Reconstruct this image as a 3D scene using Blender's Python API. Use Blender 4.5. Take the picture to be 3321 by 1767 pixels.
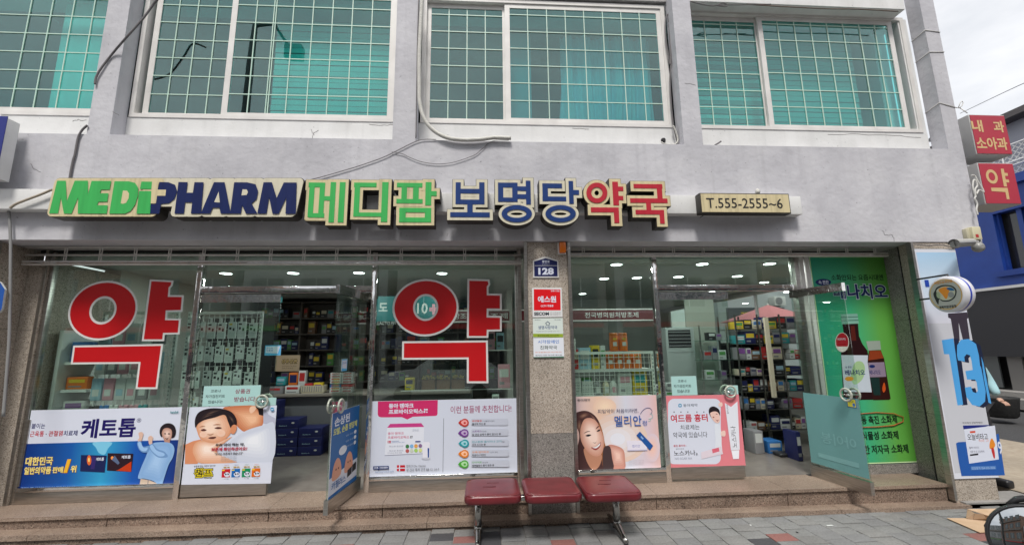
import bpy, bmesh, math, random, re
from mathutils import Vector, Matrix
for o in list(bpy.data.objects): bpy.data.objects.remove(o)
SC = bpy.context.scene; COL = SC.collection
random.seed(7)
# ---------------------------------------------------------------- camera
FPX, CXP, CYP = 1400.0, 1660.5, 883.5
RC = (Vector((0.99791154, -0.06322536, -0.01323268)), Vector((-0.00227207, 0.17037234, -0.98537714)), Vector((0.06455531, 0.98334929, 0.16987287)))
CAM = Vector((0.0, -5.02514, 1.7))
cd = bpy.data.cameras.new('camera'); cam = bpy.data.objects.new('camera', cd); COL.objects.link(cam)
cd.sensor_width = 36; cd.lens = 36*FPX/3321; cd.clip_end = 400; cd.clip_start = 0.05
r, dn, fw = RC; up = -dn; bk = -fw
cam.matrix_world = Matrix(((r.x, up.x, bk.x, CAM.x), (r.y, up.y, bk.y, CAM.y), (r.z, up.z, bk.z, CAM.z), (0, 0, 0, 1)))
SC.camera = cam
# ---------------------------------------------------------------- sky, sun, exposure
SUN_EL, SUN_AZ = math.radians(57), math.radians(-12)      # azimuth measured from -Y (street side)
w = bpy.data.worlds.new('World'); SC.world = w; w.use_nodes = True
nt = w.node_tree; nt.nodes.clear()
N = nt.nodes.new; L = nt.links.new
out = N('ShaderNodeOutputWorld'); bg = N('ShaderNodeBackground'); bg2 = N('ShaderNodeBackground'); mx = N('ShaderNodeMixShader')
sky = N('ShaderNodeTexSky'); sky.sky_type = 'NISHITA'; sky.sun_disc = False; sky.sun_elevation = SUN_EL; sky.sun_rotation = math.pi + SUN_AZ
L(sky.outputs[0], bg.inputs[0]); bg.inputs[1].default_value = 0.10
tc = N('ShaderNodeTexCoord'); mp = N('ShaderNodeMapping'); mp.inputs['Scale'].default_value = (1.3, 1.3, 3.2)
nz = N('ShaderNodeTexNoise'); nz.inputs['Scale'].default_value = 2.2; nz.inputs['Detail'].default_value = 7; nz.inputs['Roughness'].default_value = .55
cr = N('ShaderNodeValToRGB'); cr.color_ramp.elements[0].position = .33; cr.color_ramp.elements[0].color = (.54, .555, .58, 1)
cr.color_ramp.elements[1].position = .62; cr.color_ramp.elements[1].color = (.78, .775, .775, 1)
L(tc.outputs['Generated'], mp.inputs[0]); L(mp.outputs[0], nz.inputs['Vector']); L(nz.outputs['Fac'], cr.inputs[0]); L(cr.outputs[0], bg2.inputs[0])
bg2.inputs[1].default_value = 1.0
mx.inputs[0].default_value = .86; L(bg.outputs[0], mx.inputs[1]); L(bg2.outputs[0], mx.inputs[2]); L(mx.outputs[0], out.inputs[0])
sd = bpy.data.lights.new('sun', 'SUN'); sd.energy = 2.1; sd.angle = math.radians(14); sd.color = (1, .96, .9)
sun = bpy.data.objects.new('sun', sd); COL.objects.link(sun)
sdir = Vector((math.sin(SUN_AZ)*math.cos(SUN_EL), -math.cos(SUN_AZ)*math.cos(SUN_EL), math.sin(SUN_EL)))
sun.rotation_euler = sdir.to_track_quat('Z', 'Y').to_euler(); sun.location = (0, -6, 12)
SC.view_settings.view_transform = 'Standard'; SC.view_settings.look = 'None'; SC.view_settings.exposure = 0.62; SC.view_settings.gamma = 1
SC.view_settings.use_curve_mapping = False
SC.render.engine = 'CYCLES'
SC.cycles.max_bounces = 8; SC.cycles.transparent_max_bounces = 16; SC.cycles.sample_clamp_indirect = 4
# ---------------------------------------------------------------- helpers: colour and materials
def lin(c):
    if isinstance(c, str):
        c = [int(c[i:i+2], 16)/255 for i in (1, 3, 5)]
    return tuple(x/12.92 if x <= .04045 else ((x+.055)/1.055)**2.4 for x in c)
MATS = {}
def mat(name, col, rough=.6, metal=0, spec=.5, emit=0, alpha=None):
    if name in MATS: return MATS[name]
    m = bpy.data.materials.new(name); m.use_nodes = True; b = m.node_tree.nodes['Principled BSDF']
    c = lin(col) if isinstance(col, str) else col
    b.inputs['Base Color'].default_value = (*c, 1); b.inputs['Roughness'].default_value = rough; b.inputs['Metallic'].default_value = metal
    b.inputs['Specular IOR Level'].default_value = spec
    if emit: b.inputs['Emission Color'].default_value = (*c, 1); b.inputs['Emission Strength'].default_value = emit
    MATS[name] = m; return m
def ink(c, k=1.0):
    """printed colour: photo colours are brought down to a paper/vinyl albedo"""
    n = 'print_' + c[1:]
    if n in MATS: return MATS[n]
    l = lin(c); return mat(n, tuple(x*k for x in l), .45, spec=.3)
def noisy(name, cols, scale, rough=.7, bump=0, bscale=None, detail=4, metal=0, kind='noise', dist=.02, big=None, stretch=None, streak=None):
    """procedural material: colour ramp on noise, optional large stains and bump"""
    if name in MATS: return MATS[name]
    m = mat(name, cols[0] if not isinstance(cols[0], tuple) or len(cols[0]) == 3 else cols[0][1], rough, metal)
    t = m.node_tree; b = t.nodes['Principled BSDF']; n = t.nodes.new; l = t.links.new
    geo = n('ShaderNodeNewGeometry'); mp = n('ShaderNodeMapping'); l(geo.outputs['Position'], mp.inputs[0])
    if stretch: mp.inputs['Scale'].default_value = stretch
    if kind == 'voronoi':
        tx = n('ShaderNodeTexVoronoi'); tx.inputs['Scale'].default_value = scale
        sx = n('ShaderNodeSeparateColor'); l(mp.outputs[0], tx.inputs['Vector']); l(tx.outputs['Color'], sx.inputs[0]); f = sx.outputs[0]
    else:
        tx = n('ShaderNodeTexNoise'); tx.inputs['Scale'].default_value = scale; tx.inputs['Detail'].default_value = detail; l(mp.outputs[0], tx.inputs['Vector']); f = tx.outputs['Fac']
    cr = n('ShaderNodeValToRGB'); e = cr.color_ramp.elements
    k = len(cols); ps = [i/(k-1) if kind == 'voronoi' else .3+.4*i/(k-1) for i in range(k)]
    while len(e) < k: e.new(.5)
    for i in range(k):
        c = cols[i]; c = lin(c) if isinstance(c, str) else c
        e[i].position = ps[i]; e[i].color = (*c, 1)
    l(f, cr.inputs[0]); o = cr.outputs[0]
    if big:   # (scale, darkest factor)
        t2 = n('ShaderNodeTexNoise'); t2.inputs['Scale'].default_value = big[0]; t2.inputs['Detail'].default_value = 5; l(geo.outputs['Position'], t2.inputs['Vector'])
        mr = n('ShaderNodeMapRange'); mr.inputs[1].default_value = .35; mr.inputs[2].default_value = .65; mr.inputs[3].default_value = big[1]; mr.inputs[4].default_value = 1
        mm = n('ShaderNodeMix'); mm.data_type = 'RGBA'; mm.blend_type = 'MULTIPLY'; mm.inputs[0].default_value = 1
        l(t2.outputs['Fac'], mr.inputs[0]); l(o, mm.inputs[6]); l(mr.outputs[0], mm.inputs[7]); o = mm.outputs[2]
    if streak:   # (strength) rain streaks running down and grime blotches that belong to the paint
        m4 = n('ShaderNodeMapping'); m4.inputs['Scale'].default_value = (7, 7, .55); l(geo.outputs['Position'], m4.inputs[0])
        t4 = n('ShaderNodeTexNoise'); t4.inputs['Scale'].default_value = 1.6; t4.inputs['Detail'].default_value = 5; l(m4.outputs[0], t4.inputs['Vector'])
        r4 = n('ShaderNodeMapRange'); r4.inputs[1].default_value = .52; r4.inputs[2].default_value = .74; r4.inputs[3].default_value = 1; r4.inputs[4].default_value = streak
        x4 = n('ShaderNodeMix'); x4.data_type = 'RGBA'; x4.blend_type = 'MULTIPLY'; x4.inputs[0].default_value = 1; l(t4.outputs['Fac'], r4.inputs[0]); l(o, x4.inputs[6]); l(r4.outputs[0], x4.inputs[7]); o = x4.outputs[2]
        t5 = n('ShaderNodeTexNoise'); t5.inputs['Scale'].default_value = 34; t5.inputs['Detail'].default_value = 3; l(geo.outputs['Position'], t5.inputs['Vector'])
        r5 = n('ShaderNodeMapRange'); r5.inputs[1].default_value = .70; r5.inputs[2].default_value = .76; r5.inputs[3].default_value = 1; r5.inputs[4].default_value = .55
        x5 = n('ShaderNodeMix'); x5.data_type = 'RGBA'; x5.blend_type = 'MULTIPLY'; x5.inputs[0].default_value = 1; l(t5.outputs['Fac'], r5.inputs[0]); l(o, x5.inputs[6]); l(r5.outputs[0], x5.inputs[7]); o = x5.outputs[2]
    l(o, b.inputs['Base Color'])
    if bump:
        t3 = n('ShaderNodeTexNoise'); t3.inputs['Scale'].default_value = bscale or scale; t3.inputs['Detail'].default_value = 6; l(mp.outputs[0], t3.inputs['Vector'])
        bp = n('ShaderNodeBump'); bp.inputs['Strength'].default_value = bump; bp.inputs['Distance'].default_value = dist; l(t3.outputs['Fac'], bp.inputs['Height']); l(bp.outputs[0], b.inputs['Normal'])
    return m
def glass(name, tint, refl=1.0, film=0):
    """thin pane: fresnel mix of clear tinted transmission and mirror reflection"""
    if name in MATS: return MATS[name]
    m = bpy.data.materials.new(name); m.use_nodes = True; t = m.node_tree; t.nodes.clear(); n = t.nodes.new; l = t.links.new
    o = n('ShaderNodeOutputMaterial'); tr = n('ShaderNodeBsdfTransparent'); gl = n('ShaderNodeBsdfGlossy'); fr = n('ShaderNodeLayerWeight'); fr.inputs['Blend'].default_value = .5; pw = n('ShaderNodeMath'); pw.operation = 'POWER'; pw.inputs[1].default_value = 5; mrr = n('ShaderNodeMapRange'); mrr.inputs[3].default_value = .05; mrr.inputs[4].default_value = 1.0; mxx = n('ShaderNodeMixShader')
    tr.inputs[0].default_value = (*tint, 1); gl.inputs[0].default_value = (.95, 1, .98, 1); gl.inputs['Roughness'].default_value = .004
    mr = n('ShaderNodeMath'); mr.operation = 'MULTIPLY'; mr.inputs[1].default_value = refl; mr.use_clamp = True
    l(fr.outputs['Facing'], pw.inputs[0]); l(pw.outputs[0], mrr.inputs[0]); l(mrr.outputs[0], mr.inputs[0]); l(mr.outputs[0], mxx.inputs[0]); l(tr.outputs[0], mxx.inputs[1]); l(gl.outputs[0], mxx.inputs[2])
    nz = n('ShaderNodeTexNoise'); nz.inputs['Scale'].default_value = 1.1; bp = n('ShaderNodeBump'); bp.inputs['Strength'].default_value = .05; bp.inputs['Distance'].default_value = .02
    g = n('ShaderNodeNewGeometry'); l(g.outputs['Position'], nz.inputs['Vector']); l(nz.outputs['Fac'], bp.inputs['Height']); l(bp.outputs[0], gl.inputs['Normal'])
    if film:
        df = n('ShaderNodeBsdfDiffuse'); df.inputs[0].default_value = (*[x*.9 for x in tint], 1); m2 = n('ShaderNodeMixShader'); m2.inputs[0].default_value = film
        l(mxx.outputs[0], m2.inputs[1]); l(df.outputs[0], m2.inputs[2]); l(m2.outputs[0], o.inputs[0])
    else: l(mxx.outputs[0], o.inputs[0])
    MATS[name] = m; return m
def gradient_mat(name, stops, axis, lo, hi, rough=.4):
    """printed gradient along a world axis of a flat print"""
    m = mat(name, stops[0][1], rough); t = m.node_tree; n = t.nodes.new; l = t.links.new
    g = n('ShaderNodeNewGeometry'); s = n('ShaderNodeSeparateXYZ'); l(g.outputs['Position'], s.inputs[0])
    mr = n('ShaderNodeMapRange'); mr.inputs[1].default_value = lo; mr.inputs[2].default_value = hi; l(s.outputs[axis], mr.inputs[0])
    cr = n('ShaderNodeValToRGB'); e = cr.color_ramp.elements
    while len(e) < len(stops): e.new(.5)
    for i, (p, c) in enumerate(stops): e[i].position = p; e[i].color = (*[x*.98 for x in lin(c)], 1)
    l(mr.outputs[0], cr.inputs[0]); l(cr.outputs[0], t.nodes['Principled BSDF'].inputs['Base Color']); return m
# ---------------------------------------------------------------- helpers: geometry
class MB:
    def __init__(s): s.v = []; s.f = []; s.m = []; s.mats = []; s.sm = []
    def mi(s, m):
        if m not in s.mats: s.mats.append(m)
        return s.mats.index(m)
    def face(s, idx, m, sm=False): s.f.append(idx); s.m.append(s.mi(m)); s.sm.append(sm)
    def box(s, x0, x1, y0, y1, z0, z1, m):
        b = len(s.v); s.v += [(x, y, z) for z in (z0, z1) for y in (y0, y1) for x in (x0, x1)]
        for q in ((0, 2, 3, 1), (4, 5, 7, 6), (0, 1, 5, 4), (2, 6, 7, 3), (0, 4, 6, 2), (1, 3, 7, 5)): s.face([b+i for i in q], m)
        return s
    def bbox(s, x0, x1, y0, y1, z0, z1, m, r):
        """box with bevelled edges"""
        bm = bmesh.new(); bmesh.ops.create_cube(bm, size=1)
        for v in bm.verts: v.co = ((x0+x1)/2+v.co.x*(x1-x0), (y0+y1)/2+v.co.y*(y1-y0), (z0+z1)/2+v.co.z*(z1-z0))
        bmesh.ops.bevel(bm, geom=bm.edges[:], offset=r, segments=2, affect='EDGES', profile=.6)
        b = len(s.v); s.v += [tuple(v.co) for v in bm.verts]
        for f in bm.faces: s.face([b+v.index for v in f.verts], m, True)
        bm.free(); return s
    def poly(s, pts, m): b = len(s.v); s.v += [tuple(p) for p in pts]; s.face(list(range(b, b+len(pts))), m); return s
    def prism(s, pts, d, m, side=None, back=True):
        """polygon of 3D points extruded by vector d (front face is pts)"""
        b = len(s.v); n = len(pts); d = Vector(d); s.v += [tuple(p) for p in pts]+[tuple(Vector(p)+d) for p in pts]
        s.face(list(range(b, b+n)), m)
        if back: s.face([b+n+i for i in reversed(range(n))], side or m)
        for i in range(n): j = (i+1) % n; s.face([b+j, b+i, b+n+i, b+n+j], side or m)
        return s
    def tube(s, pts, r, m, n=8, cap=True):
        pts = [Vector(p) for p in pts]; b = len(s.v); up = None
        for i, p in enumerate(pts):
            a = pts[max(i-1, 0)]; c = pts[min(i+1, len(pts)-1)]; t = (c-a).normalized()
            if up is None: up = t.orthogonal().normalized()
            up = (up-t*up.dot(t)).normalized(); q = t.cross(up); rr = r[i] if isinstance(r, (list, tuple)) else r
            s.v += [tuple(p+(up*math.cos(2*math.pi*k/n)+q*math.sin(2*math.pi*k/n))*rr) for k in range(n)]
        for i in range(len(pts)-1):
            for k in range(n): k2 = (k+1) % n; s.face([b+i*n+k, b+i*n+k2, b+(i+1)*n+k2, b+(i+1)*n+k], m, True)
        if cap: s.face([b+k for k in reversed(range(n))], m); s.face([b+(len(pts)-1)*n+k for k in range(n)], m)
        return s
    def lathe(s, c, prof, m, n=20, axis='Z', mats=None):
        """profile of (radius, height) about an axis through c; mats gives a material per ring"""
        b = len(s.v); c = Vector(c)
        for (r, h) in prof:
            for k in range(n):
                a = 2*math.pi*k/n; u, v = r*math.cos(a), r*math.sin(a)
                s.v.append(tuple(c+(Vector((u, v, h)) if axis == 'Z' else Vector((h, u, v)) if axis == 'X' else Vector((u, h, v)))))
        for i in range(len(prof)-1):
            for k in range(n): k2 = (k+1) % n; s.face([b+i*n+k, b+i*n+k2, b+(i+1)*n+k2, b+(i+1)*n+k], mats[i] if mats else m, True)
        s.face([b+k for k in reversed(range(n))], mats[0] if mats else m); s.face([b+(len(prof)-1)*n+k for k in range(n)], mats[-1] if mats else m)
        return s
    def build(s, name, parent=None, label=None, cat=None, group=None, kind=None, origin=None, fix=True):
        me = bpy.data.meshes.new(name); o = bpy.data.objects.new(name, me); COL.objects.link(o)
        off = Vector(origin) if origin is not None else Vector((0, 0, 0))
        if origin is None and s.v and parent is None:
            xs = [v[0] for v in s.v]; ys = [v[1] for v in s.v]; zs = [v[2] for v in s.v]
            off = Vector(((min(xs)+max(xs))/2, (min(ys)+max(ys))/2, min(zs)))
        me.from_pydata([tuple(Vector(v)-off) for v in s.v], [], s.f)
        for m in s.mats: me.materials.append(m)
        me.polygons.foreach_set('material_index', s.m); me.polygons.foreach_set('use_smooth', s.sm); me.update()
        if fix:
            bm = bmesh.new(); bm.from_mesh(me); bmesh.ops.recalc_face_normals(bm, faces=bm.faces); bm.to_mesh(me); bm.free()
        o.location = off
        if parent: put(o, parent)
        tag(o, label, cat, group, kind); return o
WORLD = {}
def put(o, parent):
    o.parent = parent; p = WORLD.get(parent.name, None)
    o.matrix_parent_inverse = wm(parent).inverted()
def wm(o):
    m = Matrix.LocRotScale(o.location, o.rotation_euler, o.scale)
    return wm(o.parent) @ o.matrix_parent_inverse @ m if o.parent else m
def tag(o, label=None, cat=None, group=None, kind=None):
    if label: o['label'] = label
    if cat: o['category'] = cat
    if group: o['group'] = group
    if kind: o['kind'] = kind
    return o
def empty(name, loc, label=None, cat=None, group=None, kind=None, parent=None):
    o = bpy.data.objects.new(name, None); COL.objects.link(o); o.location = loc; o.empty_display_size = .1
    if parent: put(o, parent)
    return tag(o, label, cat, group, kind)
def copy_tree(o, delta=(0, 0, 0), label=None, parent=None, group=None):
    c = o.copy(); COL.objects.link(c)
    if parent is None: c.location = Vector(o.location)+Vector(delta)
    else: c.parent = parent
    if label: c['label'] = label
    if group: c['group'] = group
    for ch in list(KIDS(o)): copy_tree(ch, parent=c)
    return c
def KIDS(o): return [x for x in bpy.data.objects if x.parent == o]
def bx(name, x0, x1, y0, y1, z0, z1, m, parent=None, r=0, **k):
    b = MB(); (b.bbox(x0, x1, y0, y1, z0, z1, m, r) if r else b.box(x0, x1, y0, y1, z0, z1, m)); return b.build(name, parent, **k)
# ---------------------------------------------------------------- helpers: measuring on planes that stand in the scene
ZM = {'R1': (0, 0), 'R2': (800, 0), 'R3': (1600, 0), 'R4': (2421, 0), 'R5': (0, 500), 'R6': (800, 500), 'R7': (1600, 500), 'R8': (2421, 500),
      'L1': (0, 850), 'L2': (0, 1267), 'L3': (800, 900), 'L4': (800, 1267), 'L5': (1600, 900), 'L6': (1600, 1267), 'L7': (2421, 900), 'L8': (2421, 1267)}
ZM = {k: (*v, 2.7422) for k, v in ZM.items()}
ADV = .92
ZM.update({'Q3': (2850, 1350, 3.289), 'Q4': (3050, 300, 3.428), 'Q5': (2950, 700, 3.4286), 'D2': (600, 900, 3.4277), 'D3': (2350, 900, 2.078), 'D5': (1820, 820, 2.856),
           'P1': (40, 1290, 4.155), 'P2': (570, 1230, 3.515), 'P3': (1190, 1270, 4.57), 'P4': (1840, 1260, 4.293), 'P5': (1060, 1230, 3.114), 'P6': (1720, 820, 3.808), 'S': (0, 0, 1.0), 'B': (1450, 1500, 3.68)})
def ray(z, x, y):
    ox, oy, s = ZM[z]; px, py = ox+x/s, oy+y/s
    return r*((px-CXP)/FPX) + dn*((py-CYP)/FPX) + fw
def onY(z, x, y, Y): d = ray(z, x, y); return CAM + d*((Y-CAM.y)/d.y)
def onZ(z, x, y, Z): d = ray(z, x, y); return CAM + d*((Z-CAM.z)/d.z)
def onX(z, x, y, X): d = ray(z, x, y); return CAM + d*((X-CAM.x)/d.x)
def rectY(z, x0, y0, x1, y1, Y):
    xm, ym = (x0+x1)/2, (y0+y1)/2
    return onY(z, x0, ym, Y).x, onY(z, x1, ym, Y).x, onY(z, xm, y1, Y).z, onY(z, xm, y0, Y).z
class Plane:
    """a flat face standing in the scene: origin O, unit axes u (right) and v (up); n faces the viewer"""
    def __init__(s, O, u, v): s.O = Vector(O); s.u = Vector(u).normalized(); s.v = Vector(v).normalized(); s.n = s.u.cross(s.v).normalized(); s.k = 0; s.step = .00014
    def hit(s, z, x, y): d = ray(z, x, y); t = (s.O-CAM).dot(s.n)/d.dot(s.n); p = CAM+d*t-s.O; return p.dot(s.u), p.dot(s.v)
    def rect(s, z, x0, y0, x1, y1):
        xm, ym = (x0+x1)/2, (y0+y1)/2
        return s.hit(z, x0, ym)[0], s.hit(z, x1, ym)[0], s.hit(z, xm, y1)[1], s.hit(z, xm, y0)[1]
    def w(s, a, b, h=0): return s.O+s.u*a+s.v*b+s.n*h
    def nxt(s): s.k += 1; return .0012+s.k*s.step
def smooth(pts, k=4):
    n = len(pts); o = []
    for i in range(n):
        a, b, c, d = [Vector(pts[(i+j) % n]) for j in (-1, 0, 1, 2)]
        for q in range(k):
            t = q/k; o.append(tuple(.5*((2*b)+(c-a)*t+(2*a-5*b+4*c-d)*t*t+(3*b-a-3*c+d)*t**3)))
    return o
def ellip(cx, cy, rx, ry, n=28, rot=0):
    c, s_ = math.cos(rot), math.sin(rot)
    return [(cx+rx*math.cos(2*math.pi*i/n)*c-ry*math.sin(2*math.pi*i/n)*s_, cy+rx*math.cos(2*math.pi*i/n)*s_+ry*math.sin(2*math.pi*i/n)*c) for i in range(n)]
def rrect(x0, y0, x1, y1, rad, n=5):
    o = []
    for cx, cy, a0 in ((x1-rad, y1-rad, 0), (x0+rad, y1-rad, 90), (x0+rad, y0+rad, 180), (x1-rad, y0+rad, 270)):
        o += [(cx+rad*math.cos(math.radians(a0+90*i/n)), cy+rad*math.sin(math.radians(a0+90*i/n))) for i in range(n+1)]
    return o
def offs(pts, d):
    """mitred polygon offset outwards by d"""
    n = len(pts); A = sum(pts[i][0]*pts[(i+1) % n][1]-pts[(i+1) % n][0]*pts[i][1] for i in range(n)); sg = 1 if A > 0 else -1; o = []
    for i in range(n):
        p0, p1, p2 = Vector(pts[i-1]), Vector(pts[i]), Vector(pts[(i+1) % n])
        e1 = (p1-p0).normalized(); e2 = (p2-p1).normalized(); n1 = Vector((e1.y, -e1.x))*sg; n2 = Vector((e2.y, -e2.x))*sg
        b = (n1+n2); b = b/max(b.length_squared, .5)*2*d if b.length > 1e-6 else n1*d
        o.append(tuple(p1+b))
    return o
def shape(pl, name, polys, m, parent, thick=0, h=None, side=None):
    """flat print (or a plate when thick) of several outlines given in plane metres"""
    h = pl.nxt() if h is None else h; b = MB()
    for i, p in enumerate(polys):
        pts = [pl.w(q[0], q[1], h+i*.00002) for q in p]
        if thick: b.prism(pts, -pl.n*thick, m, side)
        else: b.poly(pts, m)
    return b.build(name, parent)
def mixc(c0, c1, t): return '#'+''.join('%02x' % round(int(c0[i:i+2], 16)*(1-t)+int(c1[i:i+2], 16)*t) for i in (1, 3, 5))
def soft(pl, z, pts, c0, c1, parent, n=6, f=(0, 0), lo=.25, name='printed_figure'):
    """print with soft tones: nested outlines shrinking towards a focal point, blending from c0 to c1"""
    q = [pl.hit(z, *p_) for p_ in pts]; cx = sum(a_[0] for a_ in q)/len(q); cy = sum(a_[1] for a_ in q)/len(q); xs_ = [a_[0] for a_ in q]; ys_ = [a_[1] for a_ in q]
    fx = cx+f[0]*(max(xs_)-min(xs_))/2; fy = cy+f[1]*(max(ys_)-min(ys_))/2
    for i in range(n):
        s_ = 1-(1-lo)*i/max(n-1, 1); shape(pl, name, [[(fx+(x-fx)*s_, fy+(y-fy)*s_) for x, y in q]], ink(mixc(c0, c1, i/max(n-1, 1))), parent)
def pshape(pl, z, name, polys, m, parent, **k): return shape(pl, name, [[pl.hit(z, *q) for q in p] for p in polys], m, parent, **k)
def ring(pl, co, ci, ro, ri, m, name, parent, thick=0, h=None, n=40, side=None):
    h = pl.nxt() if h is None else h; b = MB(); P = ellip(*co, *ro, n); Q = ellip(*ci, *ri, n)
    for i in range(n):
        j = (i+1) % n; q = [pl.w(*P[i], h), pl.w(*P[j], h), pl.w(*Q[j], h), pl.w(*Q[i], h)]; b.poly(q, m)
        if thick:
            for a, c in ((P[i], P[j]), (Q[j], Q[i])): b.poly([pl.w(*c, h), pl.w(*a, h), pl.w(*a, h-thick), pl.w(*c, h-thick)], side or m)
    return b.build(name, parent)
TXT = {}
TCU = bpy.data.objects.new('text', bpy.data.curves.new('text', 'FONT')); TCU.data.resolution_u = 2
from mathutils.geometry import tessellate_polygon
def area(l): return sum(l[i][0]*l[(i+1) % len(l)][1]-l[(i+1) % len(l)][0]*l[i][1] for i in range(len(l)))
def inside(p, l):
    c = False
    for i in range(len(l)):
        (x1, y1), (x2, y2) = l[i-1], l[i]
        if (y1 > p[1]) != (y2 > p[1]) and p[0] < (x2-x1)*(p[1]-y1)/(y2-y1)+x1: c = not c
    return c
def latin(ch, bold, shear):
    k = (ch, round(bold, 3), shear)
    if k not in TXT:
        cu = TCU.data; cu.body = ch; cu.offset = bold; cu.shear = shear; me = bpy.data.meshes.new_from_object(TCU)
        vs = [(v.co.x, v.co.y) for v in me.vertices]; fs = [list(p.vertices) for p in me.polygons]; bpy.data.meshes.remove(me)
        TXT[k] = (vs, fs, min(v[0] for v in vs), max(v[0] for v in vs))
    return TXT[k]
def text_mesh(s, bold, shear):
    key = ('s', s, round(bold, 3), shear)
    if key in TXT: return TXT[key]
    vs, fs, x = [], [], 0.0
    for ch in re.findall('[가-힣]|[^가-힣]+', s):
        if ch in GLYPHS:
            lps = [offs_loop(l, bold) if bold else l for l in GLYPHS[ch]]
            outer = [l for l in lps if area(l) > 0]; holes = [l for l in lps if area(l) <= 0]
            for l in outer:
                mine = [l]+[h for h in holes if inside(h[0], l)]; base = len(vs); flat = [p for q in mine for p in q]
                vs += [(x+p[0]+p[1]*shear, p[1]) for p in flat]
                for t in tessellate_polygon([[Vector((p[0], p[1], 0)) for p in q] for q in mine]):
                    a_, b_, c_ = [flat[i] for i in t]
                    if (b_[0]-a_[0])*(c_[1]-a_[1])-(c_[0]-a_[0])*(b_[1]-a_[1]) < 0: t = t[::-1]
                    fs.append([base+i for i in t])
            x += ADV; continue
        if ch[0] == ' ': x += .25
        if ch.strip():
            v, f, a, c = latin(ch.strip(), bold, shear); base = len(vs); vs += [(x+p[0]-a+.04, p[1]) for p in v]; fs += [[base+i for i in q] for q in f]; x += c-a+.075
            if ch[-1] == ' ': x += .25
    x0 = min(v[0] for v in vs); x1 = max(v[0] for v in vs); y0 = min(v[1] for v in vs); y1 = max(v[1] for v in vs)
    TXT[key] = ([((v[0]-x0)/(x1-x0), (v[1]-y0)/max(y1-y0, 1e-6)) for v in vs], fs); return TXT[key]
def offs_loop(pts, d):
    """grow a glyph loop: outer loops run counter-clockwise, holes clockwise, so the outside is always on the right"""
    n = len(pts); o = []
    for i in range(n):
        p0, p1, p2 = Vector(pts[i-1]), Vector(pts[i]), Vector(pts[(i+1) % n]); e1 = (p1-p0).normalized(); e2 = (p2-p1).normalized()
        n1 = Vector((e1.y, -e1.x)); n2 = Vector((e2.y, -e2.x)); b = n1+n2; b = b*(2*d/max(b.length_squared, .9)) if b.length > 1e-6 else n1*d
        o.append(tuple(p1+b))
    return o
def text(pl, s, rc, m, parent, bold=.012, shear=0, name='lettering', h=None, mirror=False, rot=0, label=None):
    """real lettering fitted into the rectangle rc=(u0,u1,v0,v1) of a plane"""
    vs, fs = text_mesh(s, bold, shear); h = pl.nxt() if h is None else h; u0, u1, v0, v1 = rc; b = MB()
    for (a, c) in vs:
        if mirror: a = 1-a
        if rot: a, c = 1-c, a
        b.v.append(tuple(pl.w(u0+a*(u1-u0), v0+c*(v1-v0), h)))
    for f in fs: b.face(f, m)
    return b.build(name, parent, fix=False, label=label)
def ptext(pl, z, s, x0, y0, x1, y1, m, parent, **k): return text(pl, s, pl.rect(z, x0, y0, x1, y1), m, parent, **k)
ORD = ['first', 'second', 'third', 'fourth', 'fifth', 'sixth', 'seventh', 'eighth', 'ninth', 'tenth', 'eleventh', 'twelfth']
def Ypl(Y): return Plane((0, Y, 0), (1, 0, 0), (0, 0, 1))
# ---------------------------------------------------------------- materials
M_gray = noisy('grey_render', [(.49, .485, .52), (.55, .545, .58), (.595, .59, .62)], 3.0, .85, .38, 13, big=(1.1, .90), dist=.018, streak=.91)
M_white = noisy('white_paint', [(.70, .70, .69), (.77, .77, .765)], 4, .7, .15, 40, big=(2.5, .9), dist=.008, streak=.92)
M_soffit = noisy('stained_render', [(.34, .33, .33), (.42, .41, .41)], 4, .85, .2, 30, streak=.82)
M_frame = noisy('upvc_frame', [(.70, .675, .65), (.78, .765, .74)], 3, .45, big=(5, .9))
M_bar = mat('window_bar', (.50, .68, .58), .4)
M_pink = noisy('pink_granite', [(.09, .065, .05), (.29, .21, .16), (.35, .26, .20), (.26, .19, .145), (.46, .37, .30)], 190, .38, .12, 90, kind='voronoi', big=(1.6, .72), dist=.004)
M_pinkr = noisy('rough_pink_granite', [(.06, .042, .032), (.23, .16, .12), (.29, .205, .155), (.185, .13, .10), (.40, .31, .24)], 120, .75, .5, 60, kind='voronoi', big=(3, .7), dist=.01)
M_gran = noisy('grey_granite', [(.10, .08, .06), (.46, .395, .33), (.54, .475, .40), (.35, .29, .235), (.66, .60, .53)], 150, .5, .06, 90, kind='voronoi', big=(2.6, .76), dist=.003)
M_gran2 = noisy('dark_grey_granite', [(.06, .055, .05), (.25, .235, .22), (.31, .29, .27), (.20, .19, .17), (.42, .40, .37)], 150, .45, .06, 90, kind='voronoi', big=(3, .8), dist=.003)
M_steel = noisy('brushed_steel', [(.42, .40, .37), (.58, .56, .53)], 6, .32, .05, 40, metal=1, stretch=(1, 1, 14))
M_mirror = noisy('polished_steel', [(.72, .71, .69), (.80, .79, .77)], 5, .05, .35, 9, metal=1, dist=.012)
M_shut = noisy('shutter_aluminium', [(.58, .55, .52), (.72, .69, .66)], 10, .45, metal=.1)
M_dark = mat('dark_recess', (.02, .02, .02), .8)
M_black = mat('black_plastic', (.018, .018, .02), .45)
M_glass = glass('shop_glass', (.84, .91, .875), 2.1)
M_teal = glass('teal_glass', (.40, .84, .82), 2.2)
M_frost = glass('frosted_film', (.25, .52, .52), .6, film=.72)
M_cable = mat('grey_cable', (.13, .12, .125), .6)
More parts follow.
